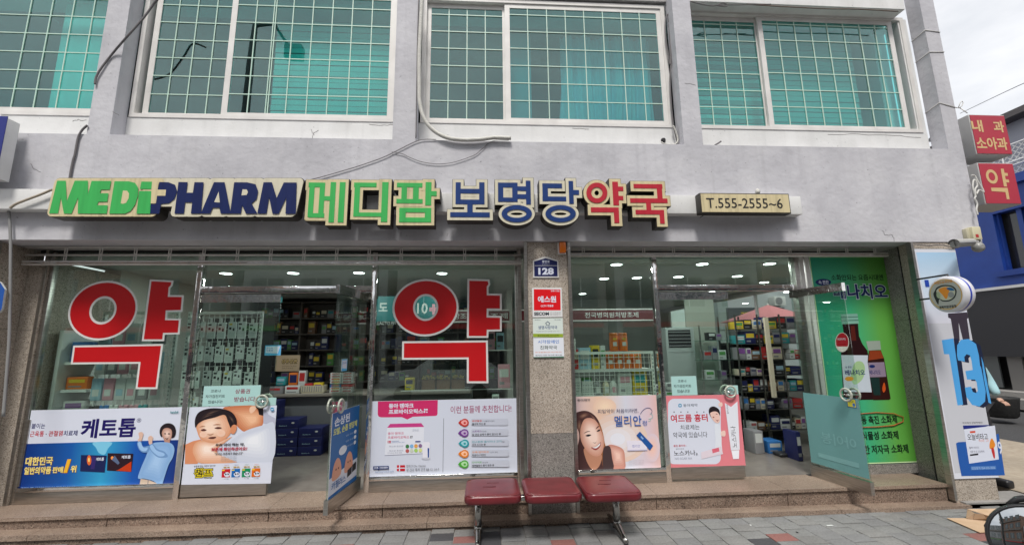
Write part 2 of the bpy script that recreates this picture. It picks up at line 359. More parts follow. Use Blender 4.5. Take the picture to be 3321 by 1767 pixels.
# Hangul outlines for the lettering: {code point: loops of corners}, a corner is x*100+y on a 100-step grid
GL = {
44032:[[6881,6810,7510,7547,8647,8652,7552,7581],[2474,2468,5068,4652,3639,2028,2423,4337,5354,5674]],
44033:[[2936,2931,6931,6910,7510,7536],[6981,6939,7539,7558,8658,8663,7563,7581],[2377,2371,4971,4560,3551,2045,2240,4048,5260,5677]],
44036:[[6981,6929,7529,7554,8654,8660,7560,7581],[3134,3111,7811,7817,3717,3734],[2376,2370,4970,4559,3549,2042,2337,4046,5259,5676]],
44048:[[3037,3011,7511,7537],[3732,6932,6916,3716],[6981,6941,7541,7558,8658,8664,7564,7581],[2377,2371,4971,4560,3551,2045,2240,4048,5260,5677]],
44051:[[7181,7134,7734,7756,8656,8661,7761,7781],[2376,2370,4970,4559,3549,2043,2337,4146,5259,5676],[5139,5136,4726,3819,2715,2910,3913,4819,5426,6019,6813,7810,8115,6919,6027,5736,5739]],
44053:[[5338,4136,3231,3024,3216,4111,5310,6511,7316,7624,7331,6536],[4431,5332,6231,6828,7024,6819,6216,5315,4416,3819,3624,3828],[6981,6938,7538,7557,8657,8663,7563,7581],[2376,2371,4971,4559,3550,2044,2338,4047,5259,5676]],
44148:[[7281,7259,5759,5754,7254,7228,7928,7981],[2476,2470,5070,4558,3549,2142,2437,4146,5359,5776],[3334,3311,8111,8117,4017,4034]],
44160:[[3337,3311,7911,7937],[3932,7232,7216,3916],[2477,2471,4971,4560,3551,2145,2340,4148,5260,5677],[7281,7263,5763,5757,7257,7240,7940,7981]],
44172:[[7481,7410,8110,8181],[5979,5952,4752,5065,5072,2372,2367,4467,4153,3340,2030,2425,3332,4039,4547,5947,5913,6613,6679]],
44180:[[7481,7445,8045,8081],[6080,6064,4964,5172,5177,2477,2472,4472,4161,3353,2147,2442,4152,4658,6058,6045,6645,6680],[3341,3336,7436,7429,3329,3311,8311,8316,4016,4024,8024,8041]],
44221:[[5538,4336,3531,3224,3516,4312,5510,6812,7616,7924,7631,6836],[4631,5532,6531,7028,7324,7019,6516,5515,4616,4019,3824,4028],[7281,7268,5668,5671,5773,5776,2476,2471,5071,4559,3650,2144,2338,3744,4852,5463,7263,7253,5353,5348,7248,7238,7938,7981]],
44256:[[2774,2769,7069,6835,7434,7758,7774],[4551,4525,2025,2020,8520,8525,5125,5151]],
44277:[[5236,3935,3030,2723,3016,3911,5210,6511,7416,7723,7430,6535],[4230,5231,6230,6827,7023,6819,6216,5215,4216,3619,3423,3627],[2778,2772,7072,6853,7453,7660,7678],[4662,4648,2048,2043,8443,8448,5348,5362]],
44284:[[2373,2368,5368,5142,5741,5953,5973],[3453,3431,1931,2025,3426,4926,6428,6433,4131,4153],[6881,6810,7510,7546,8646,8651,7551,7581]],
44288:[[2476,2470,5370,5151,5751,5959,5976],[3460,3444,1944,2039,4940,6542,6446,4145,4160],[6981,6927,7627,7653,8653,8658,7658,7681],[3032,3011,7811,7817,3717,3732]],
44305:[[5236,4034,3230,2923,3216,4011,5210,6511,7316,7623,7330,6534],[4330,5231,6230,6727,7023,6719,6216,5215,4316,3719,3523,3727],[2477,2471,5371,5154,5754,5961,5977],[3461,3447,1947,2042,6544,6449,4147,4161],[6981,6937,7637,7656,8656,8662,7662,7681]],
44396:[[2877,2871,7071,6955,6746,2046,2040,4940,4910,5510,5540,8540,8546,7446,7663,7677]],
44397:[[2878,2873,7073,6852,2052,2047,4947,4934,2734,2729,7029,7010,7710,7734,5534,5547,8547,8552,7552,7678]],
44428:[[7281,7242,5742,5737,7237,7227,7927,7981],[2677,2672,5372,5154,1953,2048,4048,4032,4632,4648,6651,6655,6055,5854,5977],[3033,3011,8011,8017,3617,3633]],
44480:[[7281,7210,7910,7981],[2676,2670,5370,5148,1947,2042,3942,3914,4614,4642,5343,6143,6844,6749,6149,5748,5959,5976]],
44508:[[2877,2871,6971,6956,6745,2045,2040,3740,3710,4310,4340,6140,6110,6710,6740,8540,8545,7445,7664,7677]],
44512:[[2877,2872,7072,6851,2051,2045,4145,4128,4828,4845,6045,6028,6728,6745,8545,8551,7551,7677],[2834,2811,7811,7817,3417,3434]],
44537:[[2735,2730,7030,7010,7710,7735],[2878,2873,7073,6851,2051,2046,8546,8551,7551,7678]],
44540:[[2877,2872,7072,6848,2048,2043,8543,8548,7548,7677],[2835,2811,7811,7817,3517,3535]],
44552:[[2836,2811,7711,7736],[3431,7031,7016,3416],[2878,2872,7072,6851,2051,2046,8546,8551,7451,7659,7678]],
44592:[[7281,7210,7910,7981],[2474,2468,5168,4752,3739,2128,2423,4337,5454,5774]],
44600:[[7281,7245,7845,7881],[2578,2572,5072,4662,3654,2149,2343,4250,5362,5778],[3241,3236,7236,7229,3229,3210,8110,8116,3916,3924,7824,7841]],
44620:[[6981,6910,7610,7646,8746,8752,7652,7681],[2274,2268,3568,3354,2841,1930,2526,3540,4057,4174],[4474,4468,5568,5353,4838,4025,4521,5538,6056,6174]],
44760:[[7581,7510,8110,8181],[6179,6153,5253,5373,4073,4067,4767,4653,4339,3625,4122,4630,5148,6148,6113,6813,6879],[2173,2167,3267,2741,2030,2527,3341,3657,3773]],
45208:[[6881,6810,7510,7547,8647,8653,7553,7581],[2374,2328,3928,5129,6231,6237,2933,2974]],
45236:[[7481,7452,6452,6480,5880,5813,6413,6447,7447,7410,8010,8081],[2373,2328,3628,5430,5336,3734,3034,3073]],
45432:[[2875,2843,4943,4924,2024,2019,8519,8524,5524,5543,7743,7749,3449,3475]],
45572:[[2878,2852,7752,7757,3557,3578],[2041,2036,4936,4910,5510,5536,8536,8541]],
45716:[[2045,2040,8540,8545],[2979,2954,7754,7760,3560,3579],[2832,2811,7811,7817,3517,3532]],
45720:[[2052,2047,8547,8552],[2980,2959,7759,7764,3564,3580],[2840,2835,7035,7028,2828,2811,7911,7916,3516,3523,7623,7640]],
45733:[[2048,2042,8542,8548],[5236,3934,3130,2823,3116,3912,5210,6512,7416,7723,7430,6534],[4230,5231,6230,6827,7023,6819,6216,5215,4216,3619,3423,3627],[2980,2956,7756,7761,3561,3580]],
45768:[[7281,7210,7810,7881],[2474,2428,4228,6532,6437,4234,3134,3174]],
45796:[[6881,6810,7510,7548,8748,8753,7553,7581],[2374,2327,5228,6230,6235,4133,2933,2969,5669,5674]],
45812:[[3037,3011,7511,7537],[3732,6932,6916,3716],[6981,6941,7541,7558,8658,8664,7564,7581],[2377,2345,4245,6247,6153,5251,4250,3050,3071,5571,5577]],
45824:[[7481,7453,6453,6480,5880,5813,6413,6447,7447,7410,8110,8181],[2273,2227,3727,5429,5335,3833,2933,2967,4967,4973]],
45940:[[7481,7428,8028,8081],[6080,6061,4661,4656,6056,6030,6630,6680],[2375,2340,5442,5448,4646,3046,3070,5070,5075],[3434,3411,8311,8317,4017,4034]],
46020:[[2876,2843,4943,4924,2024,2019,8519,8524,5524,5543,7743,7748,3548,3570,7770,7776]],
46041:[[5236,3934,3130,2823,3116,3911,5210,6511,7416,7723,7430,6534],[4229,5230,6229,6827,7023,6818,6216,5215,4216,3618,3423,3627],[2878,2854,4954,4946,2046,2041,8541,8546,5546,5554,7754,7760,3460,3473,7773,7778]],
46104:[[7281,7210,7810,7881],[2675,2645,4045,4031,2031,2125,5226,6728,6733,5431,4731,4745,6245,6250,3250,3269,6269,6275]],
46300:[[2025,2019,8519,8525],[2875,2842,7742,7747,3547,3569,7769,7775]],
46308:[[2051,2046,8546,8551],[2879,2857,7757,7762,3562,3574,7674,7679],[2840,2835,7035,7028,2828,2811,7811,7816,3416,3423,7623,7640]],
46321:[[2047,2042,8542,8547],[5236,3934,3130,2823,3116,3911,5210,6511,7416,7723,7430,6534],[4230,6230,6827,7023,6819,6216,5215,4216,3619,3423,3627],[2878,2854,7754,7759,3459,3473,7773,7778]],
46972:[[6881,6810,7510,7547,8747,8753,7553,7581],[2375,2369,4869,4854,2354,2327,4127,6329,6235,5233,2932,2949,5549,5575]],
46993:[[5336,4034,3230,2923,3216,4011,5310,6511,7316,7623,7330,6534],[4330,5331,6230,6827,7023,6819,6216,5315,4316,3719,3523,3727],[6981,6938,7538,7558,8658,8663,7563,7581],[2377,2372,4972,4962,2362,2342,4142,6345,6250,5148,2948,2957,5557,5577]],
47000:[[2274,2268,4268,4254,2254,2227,3627,5429,5334,3732,2932,2948,4948,4974],[7481,7453,6453,6480,5880,5813,6413,6448,7448,7410,8110,8181]],
47088:[[7281,7263,5963,5957,7257,7229,7929,7981],[2376,2371,4871,4861,2361,2338,6140,6046,4144,2944,2955,5455,5476],[3333,3311,8111,8117,3917,3933]],
47101:[[3238,3211,7911,7938,7238,7230,3930,3938],[3925,7225,7216,3916],[7281,7266,5966,5961,7261,7242,7942,7981],[2378,2373,4873,4864,2364,2344,4044,6146,6051,4049,2949,2959,5459,5478]],
47112:[[7481,7410,8110,8181],[6080,6056,5156,5150,6050,6013,6613,6680],[2273,2268,4168,4154,2254,2227,3627,5429,5435,3733,2933,2949,4849,4873]],
47141:[[3133,3128,7228,7210,7910,7933],[7281,7271,5871,5865,7265,7256,5856,5850,7250,7237,7937,7981],[2377,2372,4772,4762,2362,2340,5041,5842,5848,5046,2946,2957,5357,5377]],
47196:[[2876,2871,7071,7060,2860,2837,4937,4924,2024,2019,8519,8524,5524,5537,7837,7843,3443,3454,7754,7776]],
47308:[[2876,2871,7071,7060,2860,2837,3837,3824,2024,2019,8519,8524,6724,6737,7837,7843,3443,3454,7754,7776],[4424,4437,6137,6124]],
47336:[[2778,2773,7073,7065,2865,2845,7845,7851,3451,3460,7760,7778],[2038,2032,4932,4910,5510,5532,8532,8538]],
47476:[[2024,2019,8519,8524],[2876,2870,7070,7059,2859,2837,7837,7843,3443,3454,7754,7776]],
47492:[[2044,2039,8539,8544],[2933,2911,7611,7633],[3527,7027,7016,3516],[2880,2874,7074,7067,2867,2850,7850,7856,3556,3563,7663,7680]],
47532:[[7281,7210,7810,7881],[2475,2469,5069,5054,2454,2427,4227,6630,6535,5333,3132,3149,5749,5775]],
47536:[[7281,7229,7829,7881],[3233,3211,8011,8017,3817,3833],[2376,2371,4971,4961,2461,2439,4239,6441,6346,4244,3044,3055,5655,5676]],
47560:[[2374,2328,5628,5674],[2969,4969,4933,2933],[6881,6810,7510,7547,8747,8753,7553,7581]],
47566:[[2377,2347,5647,5677],[2971,4971,4953,2953],[6430,5829,5325,5120,5315,5811,6410,7111,7615,7820,7625,7129],[6125,6825,7123,7220,7117,6815,6414,5817,5720,5823],[6981,6945,7545,7560,8660,8665,7565,7581],[6144,6137,4637,4633,8233,8237,6837,6844],[2738,2712,4212,4914,4819,3817,3417,3438]],
47588:[[2273,2229,5029,5073],[2968,4368,4334,2934],[7481,7453,6553,6580,5880,5813,6513,6548,7448,7410,8110,8181]],
47673:[[3135,3130,7230,7210,7910,7935],[7281,7263,5663,5676,2376,2344,5644,5658,7258,7239,7939,7981],[3071,4971,4949,3049]],
47708:[[7481,7444,8044,8081],[6080,6065,5165,5177,2377,2348,5148,5160,6060,6045,6745,6780],[2972,4472,4453,2953],[3341,3336,7436,7429,3329,3311,8311,8316,4016,4024,8024,8041]],
47732:[[7281,7269,5669,5675,2375,2342,5642,5648,7248,7229,7929,7981],[3070,4970,4947,3047],[5663,7263,7253,5653],[3334,3311,8011,8017,3917,3934]],
47749:[[7281,7270,5670,5676,2376,2344,5644,5650,7250,7239,7939,7981],[3071,4971,4949,3049],[5664,7264,7256,5656],[5537,4235,3431,3123,3416,4211,5510,6811,7616,7923,7631,6835],[4631,5532,6431,7028,7223,7019,6416,5515,4616,4019,3823,4028]],
47784:[[2775,2742,4942,4924,2024,2019,8519,8524,5524,5542,7742,7775],[3470,7070,7047,3447]],
47928:[[2878,2853,7653,7678],[3573,7073,7058,3558],[2045,2039,4939,4925,5625,5639,8539,8545],[2832,2811,7711,7717,3517,3532]],
47932:[[2879,2857,7657,7679],[3574,7074,7062,3562],[2051,2046,4946,4939,2839,2834,7034,7028,2828,2810,7810,7816,3416,3423,7623,7639,5539,5546,8546,8551]],
48124:[[2475,2442,5742,5775],[3070,5170,5147,3047],[7281,7230,7830,7881],[3235,3212,8112,8117,3917,3935]],
48143:[[2477,2447,5747,5777],[3071,5171,5153,3053],[7281,7240,7840,7881],[5342,5335,3135,3130,5230,4923,4018,2915,3110,4112,5017,5623,6217,7012,8010,8315,7118,6324,5930,8030,8035,5935,5942]],
48148:[[2375,2327,5627,5675,5075,5056,2956,2975],[2951,5051,5032,2932],[6881,6810,7510,7548,8748,8753,7553,7581]],
48152:[[2376,2341,5641,5676,4976,4964,2964,2976],[2959,4959,4946,2946],[6981,6929,7529,7554,8654,8660,7560,7581],[3134,3111,7911,7917,3717,3734]],
48155:[[2377,2344,5644,5677,4977,4966,2966,2977],[2961,4961,4949,2949],[6981,6939,7539,7559,8659,8664,7564,7581],[3135,3111,7711,7716,3716,3730,7630,7635]],
48169:[[5336,4035,3230,2923,3216,4011,5310,6511,7316,7623,7330,6535],[4330,5331,6230,6827,7023,6819,6216,5315,4316,3819,3523,3827],[2377,2344,5644,5677,4977,4966,2966,2977],[2961,4961,4949,2949],[6981,6938,7538,7558,8658,8663,7563,7581]],
48176:[[2275,2228,5028,5075,4475,4457,2957,2975],[2952,4452,4433,2933],[7481,7453,6553,6580,5880,5813,6513,6548,7448,7410,8110,8181]],
48288:[[6080,6054,5054,5074,4474,4457,2957,2974,2274,2228,5028,5049,6049,6013,6613,6680],[2951,4451,4433,2933],[7481,7410,8110,8181]],
48320:[[7281,7268,5668,5677,4977,4964,3064,3077,2377,2340,5640,5647,7247,7228,7928,7981],[5663,7263,7253,5653],[3059,4959,4946,3046],[3333,3311,8011,8017,3917,3933]],
48337:[[7281,7270,5670,5677,4977,4965,3065,3077,2377,2343,5643,5650,7250,7238,7938,7981],[5664,7264,7255,5655],[3060,4960,4948,3048],[5537,4235,3430,3123,3416,4211,5510,6811,7616,7923,7630,6835],[4630,5531,6430,7028,7223,7019,6416,5515,4616,4019,3823,4028]],
48372:[[2776,2740,4940,4924,2024,2019,8519,8524,5524,5540,7740,7776,7076,7064,3464,3476],[3458,7058,7045,3445]],
48373:[[2732,2727,7027,7010,7710,7732],[2880,2853,4953,4944,2044,2039,8539,8544,5544,5553,7653,7680,7080,7072,3572,3580],[3566,7066,7058,3558]],
48513:[[2880,2853,7653,7680,7080,7072,3572,3580],[3566,7066,7058,3558],[2046,2041,4941,4933,2733,2727,7027,7010,7710,7733,5533,5541,8541,8546]],
48516:[[2879,2850,7650,7679,7079,7070,3570,3579],[3565,7065,7056,3556],[2043,2038,4938,4924,5624,5638,8538,8543],[2831,2811,7711,7717,3417,3431]],
48520:[[2880,2857,7657,7680,7080,7073,3573,3580],[3569,7069,7062,3562],[2051,2045,4945,4938,2838,2834,7034,7027,2827,2810,7810,7816,3416,3422,7622,7638,5538,5545,8545,8551]],
48521:[[2880,2856,7656,7680,7080,7073,3573,3580],[3568,7068,7061,3561],[2050,2045,4945,4938,2738,2733,4433,4427,2727,2710,4911,5612,5617,3315,3322,5022,5037,5437,5432,7132,7110,7710,7738,5538,5545,8545,8550]],
48537:[[2880,2856,7656,7680,7080,7073,3573,3580],[3568,7068,7061,3561],[2050,2045,4945,4937,2837,2810,7810,7815,3415,3422,7522,7526,3426,3432,7732,7737,5537,5545,8545,8550]],
48708:[[7281,7210,7810,7881],[2475,2427,5827,5875,5175,5156,3056,3075],[3051,5151,5132,3032]],
49324:[[3775,3762,3549,2838,1930,2325,3031,3639,4149,4539,5132,5826,6232,5339,4650,4462,4475],[6881,6810,7510,7547,8747,8752,7552,7581]],
49328:[[3777,3768,3558,2949,1944,2338,3143,3749,4156,4550,5144,5840,6245,5251,4659,4468,4477],[6981,6928,7528,7554,8654,8659,7559,7581],[3134,3111,7911,7917,3817,3834]],
49332:[[3779,3773,3563,2955,1950,2345,3049,3755,4162,4556,5150,5847,6152,5257,4664,4473,4479],[6981,6944,7544,7560,8660,8666,7566,7581],[3041,3035,6935,6928,3028,3010,7810,7816,3716,3724,7524,7541]],
49345:[[5336,4034,3230,2923,3216,4011,5310,6511,7316,7623,7330,6534],[4330,5331,6230,6827,7023,6819,6216,5315,4316,3819,3523,3827],[3778,3770,3560,2951,1946,2340,3145,3751,4159,4552,5046,5842,6148,5253,4661,4470,4478],[6981,6938,7538,7557,8657,8663,7563,7581]],
49373:[[5735,4434,3630,3323,3616,4411,5710,6911,7816,8123,7830,6934],[4729,5730,6629,7227,7423,7218,6616,5715,4716,4118,3923,4127],[3577,3567,3359,2851,2046,2341,3045,3550,3857,4151,4646,5243,5648,4853,4359,4167,4177],[7481,7462,6562,6580,5980,5939,6539,6557,7457,7437,8037,8081]],
49436:[[7281,7257,5657,5652,7252,7210,7910,7981],[3875,3862,3649,2938,2030,2425,3131,3739,4249,4639,5232,5926,6331,5439,4750,4562,4575]],
49452:[[3236,3211,7911,7936],[3931,7231,7216,3916],[7281,7267,5767,5762,7262,7240,7940,7981],[3878,3871,3561,2953,2047,2342,3146,3752,4159,4553,5147,5844,6249,5354,4661,4470,4478]],
49457:[[5537,4235,3431,3123,3416,4211,5510,6811,7616,7923,7631,6835],[4631,5532,6431,7028,7223,7019,6416,5515,4616,4019,3823,4028],[7281,7266,5766,5761,7261,7239,7939,7981],[3877,3870,3660,2951,2045,2340,3144,3751,4158,4552,5146,5842,6247,5353,4761,4470,4477]],
49464:[[7481,7410,8110,8181],[6080,6056,4856,4850,6050,6013,6613,6680],[3575,3561,3349,2738,1930,2325,3031,3538,3847,4139,4632,5227,5632,4839,4350,4161,4175]],
49496:[[7281,7271,5871,5865,7265,7256,5856,5851,7251,7228,7928,7981],[3877,3868,3657,2949,2043,2337,3142,3748,4156,4549,5143,5839,6244,5250,4658,4468,4477],[3333,3311,8011,8017,3917,3933]],
49512:[[7281,7273,5873,5867,7267,7259,5859,5853,7253,7239,7939,7981],[3879,3871,3561,2952,2046,2441,3145,3751,4159,4552,5146,5842,6147,5253,4661,4471,4479],[3837,3834,3626,3120,2416,2711,3314,3819,4124,4418,4813,5410,6014,6519,6824,7119,7614,8211,8516,7820,7326,7134,7137,6537,6534,6021,5416,4921,4627,4434,4437]],
49548:[[4877,4871,4560,3551,2246,2541,3645,4552,5261,5952,6845,7941,8246,6951,5960,5571,5577],[4942,4924,2024,2019,8519,8524,5524,5542]],
49549:[[2733,2728,7028,7010,7710,7733],[4980,4977,4568,3661,2458,2653,3756,4661,5268,5861,6756,7853,8158,6861,5968,5577,5580],[4956,4945,2045,2040,8540,8545,5545,5556]],
49688:[[4979,4975,4565,3658,2354,2649,3752,4658,5265,5958,6852,7949,8154,6958,5965,5675,5679],[2041,2036,4936,4910,5510,5536,8536,8541]],
49692:[[4980,4976,4567,3660,2456,2651,3754,4660,5267,5960,6854,7851,8156,6960,5967,5676,5680],[2045,2040,4940,4925,5625,5640,8540,8545],[2832,2811,7711,7717,3517,3532]],
49828:[[2025,2019,8519,8525],[4876,4871,4559,3550,2245,2540,3644,4551,5261,5851,6844,7840,8145,6950,5959,5571,5576]],
49845:[[2838,2811,7611,7638,7038,7030,3430,3438],[3425,7025,7016,3416],[2049,2043,8543,8549],[4981,4977,4569,3662,2359,2654,3757,4662,5269,5962,6857,7854,8159,6962,5969,5677,5681]],
49884:[[7281,7210,7810,7881],[3975,3962,3649,2938,1930,2325,3130,3838,4249,4639,5331,6026,6431,5539,4850,4562,4575]],
49885:[[3135,3129,7229,7210,7810,7835],[7281,7238,7838,7881],[3878,3871,3661,3052,2046,2441,3246,3852,4259,4652,5246,6042,6348,5453,4761,4571,4578]],
49888:[[7281,7229,7829,7881],[3234,3211,8111,8117,3917,3934],[3877,3870,3659,3050,2144,2439,3244,3850,4258,4651,5245,5940,6346,5451,4760,4570,4577]],
49900:[[7281,7241,7841,7881],[3237,3211,7811,7837],[3931,7231,7216,3916],[3878,3872,3662,3053,2048,2442,3853,4260,4653,5248,6044,6349,5454,4762,4572,4578]],
50500:[[3976,2973,2364,2151,2338,2929,3926,4829,5438,5751,5464,4873],[3368,3970,4568,4961,5151,4941,4534,3932,3334,2941,2751,2961],[6881,6810,7510,7547,8747,8753,7553,7581]],
50504:[[4076,3074,2468,2159,2449,3043,4041,4943,5649,5859,5668,4974],[3469,4071,4669,5065,5259,5052,4648,4047,3448,2952,2759,2965],[6981,6929,7529,7554,8654,8660,7560,7581],[3134,3111,7911,7917,3717,3734]],
50505:[[4077,3075,2469,2161,2452,3046,4044,4946,5652,5861,5669,4975],[3370,4072,4670,5066,5261,5055,4651,4050,3351,2955,2761,2966],[6981,6943,7543,7559,8659,8664,7564,7581],[4939,4934,6134,5926,5520,4916,4721,4319,3418,3437,2737,2712,3612,4213,4715,5010,5613,6117,6422,6717,7113,7710,8015,7319,6825,6734,7834,7839]],
50506:[[4077,3075,2469,2161,2452,3046,4044,4946,5652,5861,5669,4975],[3370,4072,4670,5066,5261,5055,4651,4050,3351,2955,2761,2966],[6430,5829,5325,5120,5315,5811,6410,7111,7615,7820,7625,7129],[6125,6825,7123,7220,7117,6815,6414,5817,5720,5823],[6981,6946,7546,7560,8660,8665,7565,7581],[6144,6137,4637,4632,8232,8237,6837,6844],[2738,2712,4212,4914,4819,3817,3417,3438]],
50521:[[4077,3075,2469,2160,2451,3045,4043,4945,5651,5860,5669,4975],[3370,4072,4670,5066,5260,5054,4650,4049,3350,2954,2760,2966],[5337,4035,3230,2923,3216,4011,5310,6511,7316,7623,7330,6535],[4330,5331,6230,6828,7023,6819,6216,5315,4316,3819,3523,3828],[6981,6939,7539,7558,8658,8663,7563,7581]],
50528:[[3675,2872,2364,2150,2337,2828,3625,4428,4937,5150,4964,4472],[3167,3669,4167,4460,4550,4440,4134,3632,3134,2840,2750,2860],[7481,7453,6553,6580,5880,5813,6513,6548,7448,7410,8110,8181]],
50557:[[2935,2930,6930,6910,7510,7535],[4077,3075,2469,2160,2451,3045,4043,4945,5651,5860,5669,4975],[3370,4071,4670,5066,5260,5054,4650,4049,3350,2954,2760,2966],[6981,6939,7539,7550,8650,8655,7555,7565,8665,8670,7570,7581]],
50612:[[7281,7254,5754,5466,4873,3976,3073,2364,2151,2338,3029,3926,4829,5437,5749,7249,7210,7910,7981],[3368,3970,4568,4961,5151,4941,4534,3932,3334,2941,2751,2961]],
50616:[[7281,7261,5861,5469,4875,3977,3074,2368,2159,2350,3044,3941,4843,5448,5756,7256,7229,7929,7981],[3369,3971,4669,5065,5159,5053,4649,3947,3349,2953,2759,2965],[3334,3311,8111,8117,4017,4034]],
50630:[[2839,2811,5311,5339,4739,4730,3430,3439],[3425,4725,4716,3416],[7281,7265,5765,5472,4876,3978,3076,2370,2162,2353,3047,3945,4847,5452,5859,7259,7243,7943,7981],[3371,3973,4671,5067,5162,5056,4652,3951,3352,2956,2762,2967],[6740,6734,6526,6120,5415,5710,6313,6718,7024,7318,7713,8310,8615,7920,7526,7334,7340]],
50640:[[7481,7410,8110,8181],[6080,6053,5153,4965,4473,3675,2872,2364,2150,2337,2828,3625,4428,4936,5148,6048,6013,6613,6680],[3167,3669,4167,4460,4550,4440,4134,3632,3134,2840,2750,2860]],
50644:[[7481,7428,8028,8081],[6080,6061,5361,5069,4574,3776,2873,2367,2158,2349,2843,3741,4443,5048,5355,6055,6030,6730,6780],[3169,3770,4269,4664,4758,4652,4248,3747,3148,2852,2658,2864],[3335,3311,8211,8217,4017,4035]],
50668:[[7281,7265,5465,5071,4575,3976,3073,2364,2151,2338,3029,3926,4527,5131,5437,7237,7210,7910,7981],[3368,3970,4568,4961,5151,4941,4534,3932,3334,2941,2751,2961],[5660,7260,7243,5643,5754]],
50669:[[3135,3130,7230,7210,7910,7935],[7281,7271,5471,4577,3977,3075,2369,2160,2351,3045,3943,4544,5046,5449,7249,7239,7939,7981],[3370,3972,4670,5066,5160,5054,4650,3948,3350,2954,2760,2966],[5765,7265,7255,5755,5862]],
50684:[[7281,7271,5471,5074,4576,3977,3075,2369,2160,2351,3046,3943,4544,5046,5450,7250,7240,7940,7981],[3370,3972,4670,5066,5160,5054,4650,3949,3350,2954,2760,2966],[5766,7266,7255,5755,5757,5858],[3237,3211,7911,7937],[3931,7231,7216,3916]],
50696:[[7481,7410,8110,8181],[6080,6064,4964,4670,4274,3675,2872,2364,2150,2337,2828,3625,4127,4631,4937,6037,6013,6713,6780],[3167,3669,4167,4460,4550,4440,4134,3632,3134,2840,2750,2860],[5159,6059,6042,5142]],
50724:[[5277,3974,3068,2658,2949,3742,4939,4924,2024,2019,8519,8524,5524,5539,6742,7549,7858,7568,6674],[4270,5271,6270,6965,7258,6951,6246,5244,4246,3551,3258,3565]],
50728:[[5279,3977,3073,2765,3058,3753,4951,4943,2043,2038,8538,8543,5543,5551,6753,7558,7765,7473,6577],[4273,5274,6273,6870,7165,6860,6257,5256,4257,3660,3465,3670],[2832,2811,7711,7717,3517,3532]],
50752:[[4177,3175,2569,2260,2452,3046,3843,3831,1931,2025,4926,6428,6433,5832,5132,4531,4543,5346,5852,6060,5869,5175],[3570,4171,4870,5266,5460,5254,4850,4149,3550,3054,2960,3066],[6881,6810,7510,7546,8646,8652,7552,7581]],
50836:[[5277,3975,3068,2658,2752,3147,3644,3624,2024,2019,8519,8524,6924,6944,7447,7752,7858,7568,6675],[4270,5272,6270,6965,7258,6951,6247,5245,4247,3551,3258,3565],[4224,4241,5640,6241,6224]],
50864:[[5278,3977,3071,2763,3054,3949,5247,6549,7454,7763,7471,6577],[4272,5273,6272,6868,7063,6857,6254,5252,4254,3657,3463,3668],[2040,2035,4935,4910,5510,5535,8535,8540]],
50868:[[5280,3978,3073,2765,3057,3953,5251,6553,7457,7765,7473,6578],[4373,5274,6273,6870,7065,6860,6257,5256,4357,3660,3465,3670],[2045,2040,4940,4925,5625,5640,8540,8545],[2832,2811,7711,7717,3517,3532]],
50896:[[7281,7239,5739,5734,7234,7227,7827,7881],[4378,3377,2772,2566,2759,3355,4353,5255,5859,6066,5872,5277],[3773,4973,5370,5466,5362,4959,4358,3759,3362,3166,3370],[6650,3448,1948,2043,4043,4029,4729,4743,6646],[3032,3011,8011,8017,3617,3632]],
50948:[[4378,3476,2771,2563,2756,3450,4348,5350,5956,6163,5971,5376],[3771,4373,4971,5468,5563,5458,4955,4354,3755,3358,3163,3368],[7281,7210,7810,7881],[6745,5143,3443,2042,2137,4037,4012,4712,4738,6740]],
50976:[[5278,3977,3071,2763,3055,3949,5247,6549,7455,7763,7471,6577],[4272,5273,6272,6868,7063,6857,6254,5253,4254,3657,3463,3668],[2041,2035,3635,3610,4310,4335,6135,6110,6810,6835,8535,8541]],
50977:[[5280,3978,3073,2766,3059,3954,5252,6654,7459,7766,7473,6678],[4273,5274,6273,6871,7166,6861,6258,5257,4258,3661,3466,3671],[2047,2042,3742,3733,2733,2727,7027,7010,7710,7733,6733,6742,8542,8547],[4333,4342,6142,6133]],
51004:[[5277,3974,3067,2657,3047,3940,5237,6540,7547,7857,7567,6574],[4270,5271,6270,6965,7257,6949,6244,5243,4244,3549,3257,3565],[2025,2019,8519,8525]],
51008:[[2044,2038,8538,8544],[5279,3977,3072,2765,3057,3952,5250,6552,7457,7765,7472,6577],[4272,5274,6272,6869,7165,6860,6257,5256,4257,3660,3465,3669],[2832,2811,7711,7717,3517,3532]],
51012:[[5280,3979,3074,2768,3061,3957,5255,6657,7461,7768,7474,6679],[4274,5275,6274,6872,7168,6864,6261,5260,4261,3664,3468,3672],[2050,2045,8545,8550],[2839,2834,7034,7028,2828,2810,7810,7816,3416,3423,7623,7639]],
51020:[[5280,3978,3073,2766,3059,3954,5253,6654,7459,7766,7473,6678],[4274,5275,6274,6871,7166,6862,6259,5258,4259,3662,3466,3671],[2834,2811,7711,7734],[3429,7029,7016,3416],[2047,2041,8541,8547]],
51032:[[4376,3374,2668,2459,2650,3345,4342,5345,6050,6259,6068,5374],[3669,4370,5069,5465,5659,5453,5049,4348,3649,3253,3059,3265],[7281,7210,7810,7881],[6733,3531,2031,2125,5126,6728]],
51060:[[7281,7210,7810,7881],[4176,3173,2564,2251,2538,3129,4126,5029,5638,5951,5664,5073],[3468,4170,4768,5161,5251,5141,4734,4132,3434,3041,2951,3061]],
51064:[[7281,7229,7829,7881],[3234,3211,8111,8117,3917,3934],[4076,3174,2468,2159,2449,3143,4041,5043,5649,5959,5668,5074],[3469,4071,4669,5165,5259,5152,4648,4047,3448,2952,2859,2965]],
51068:[[4079,3077,2471,2163,2455,3049,4047,4949,5655,5863,5671,4977],[3472,4073,4672,5068,5263,5057,4654,4052,3454,2957,2863,2968],[7281,7245,7845,7881],[3241,3236,7236,7229,3229,3211,8111,8116,3916,3924,7824,7841]],
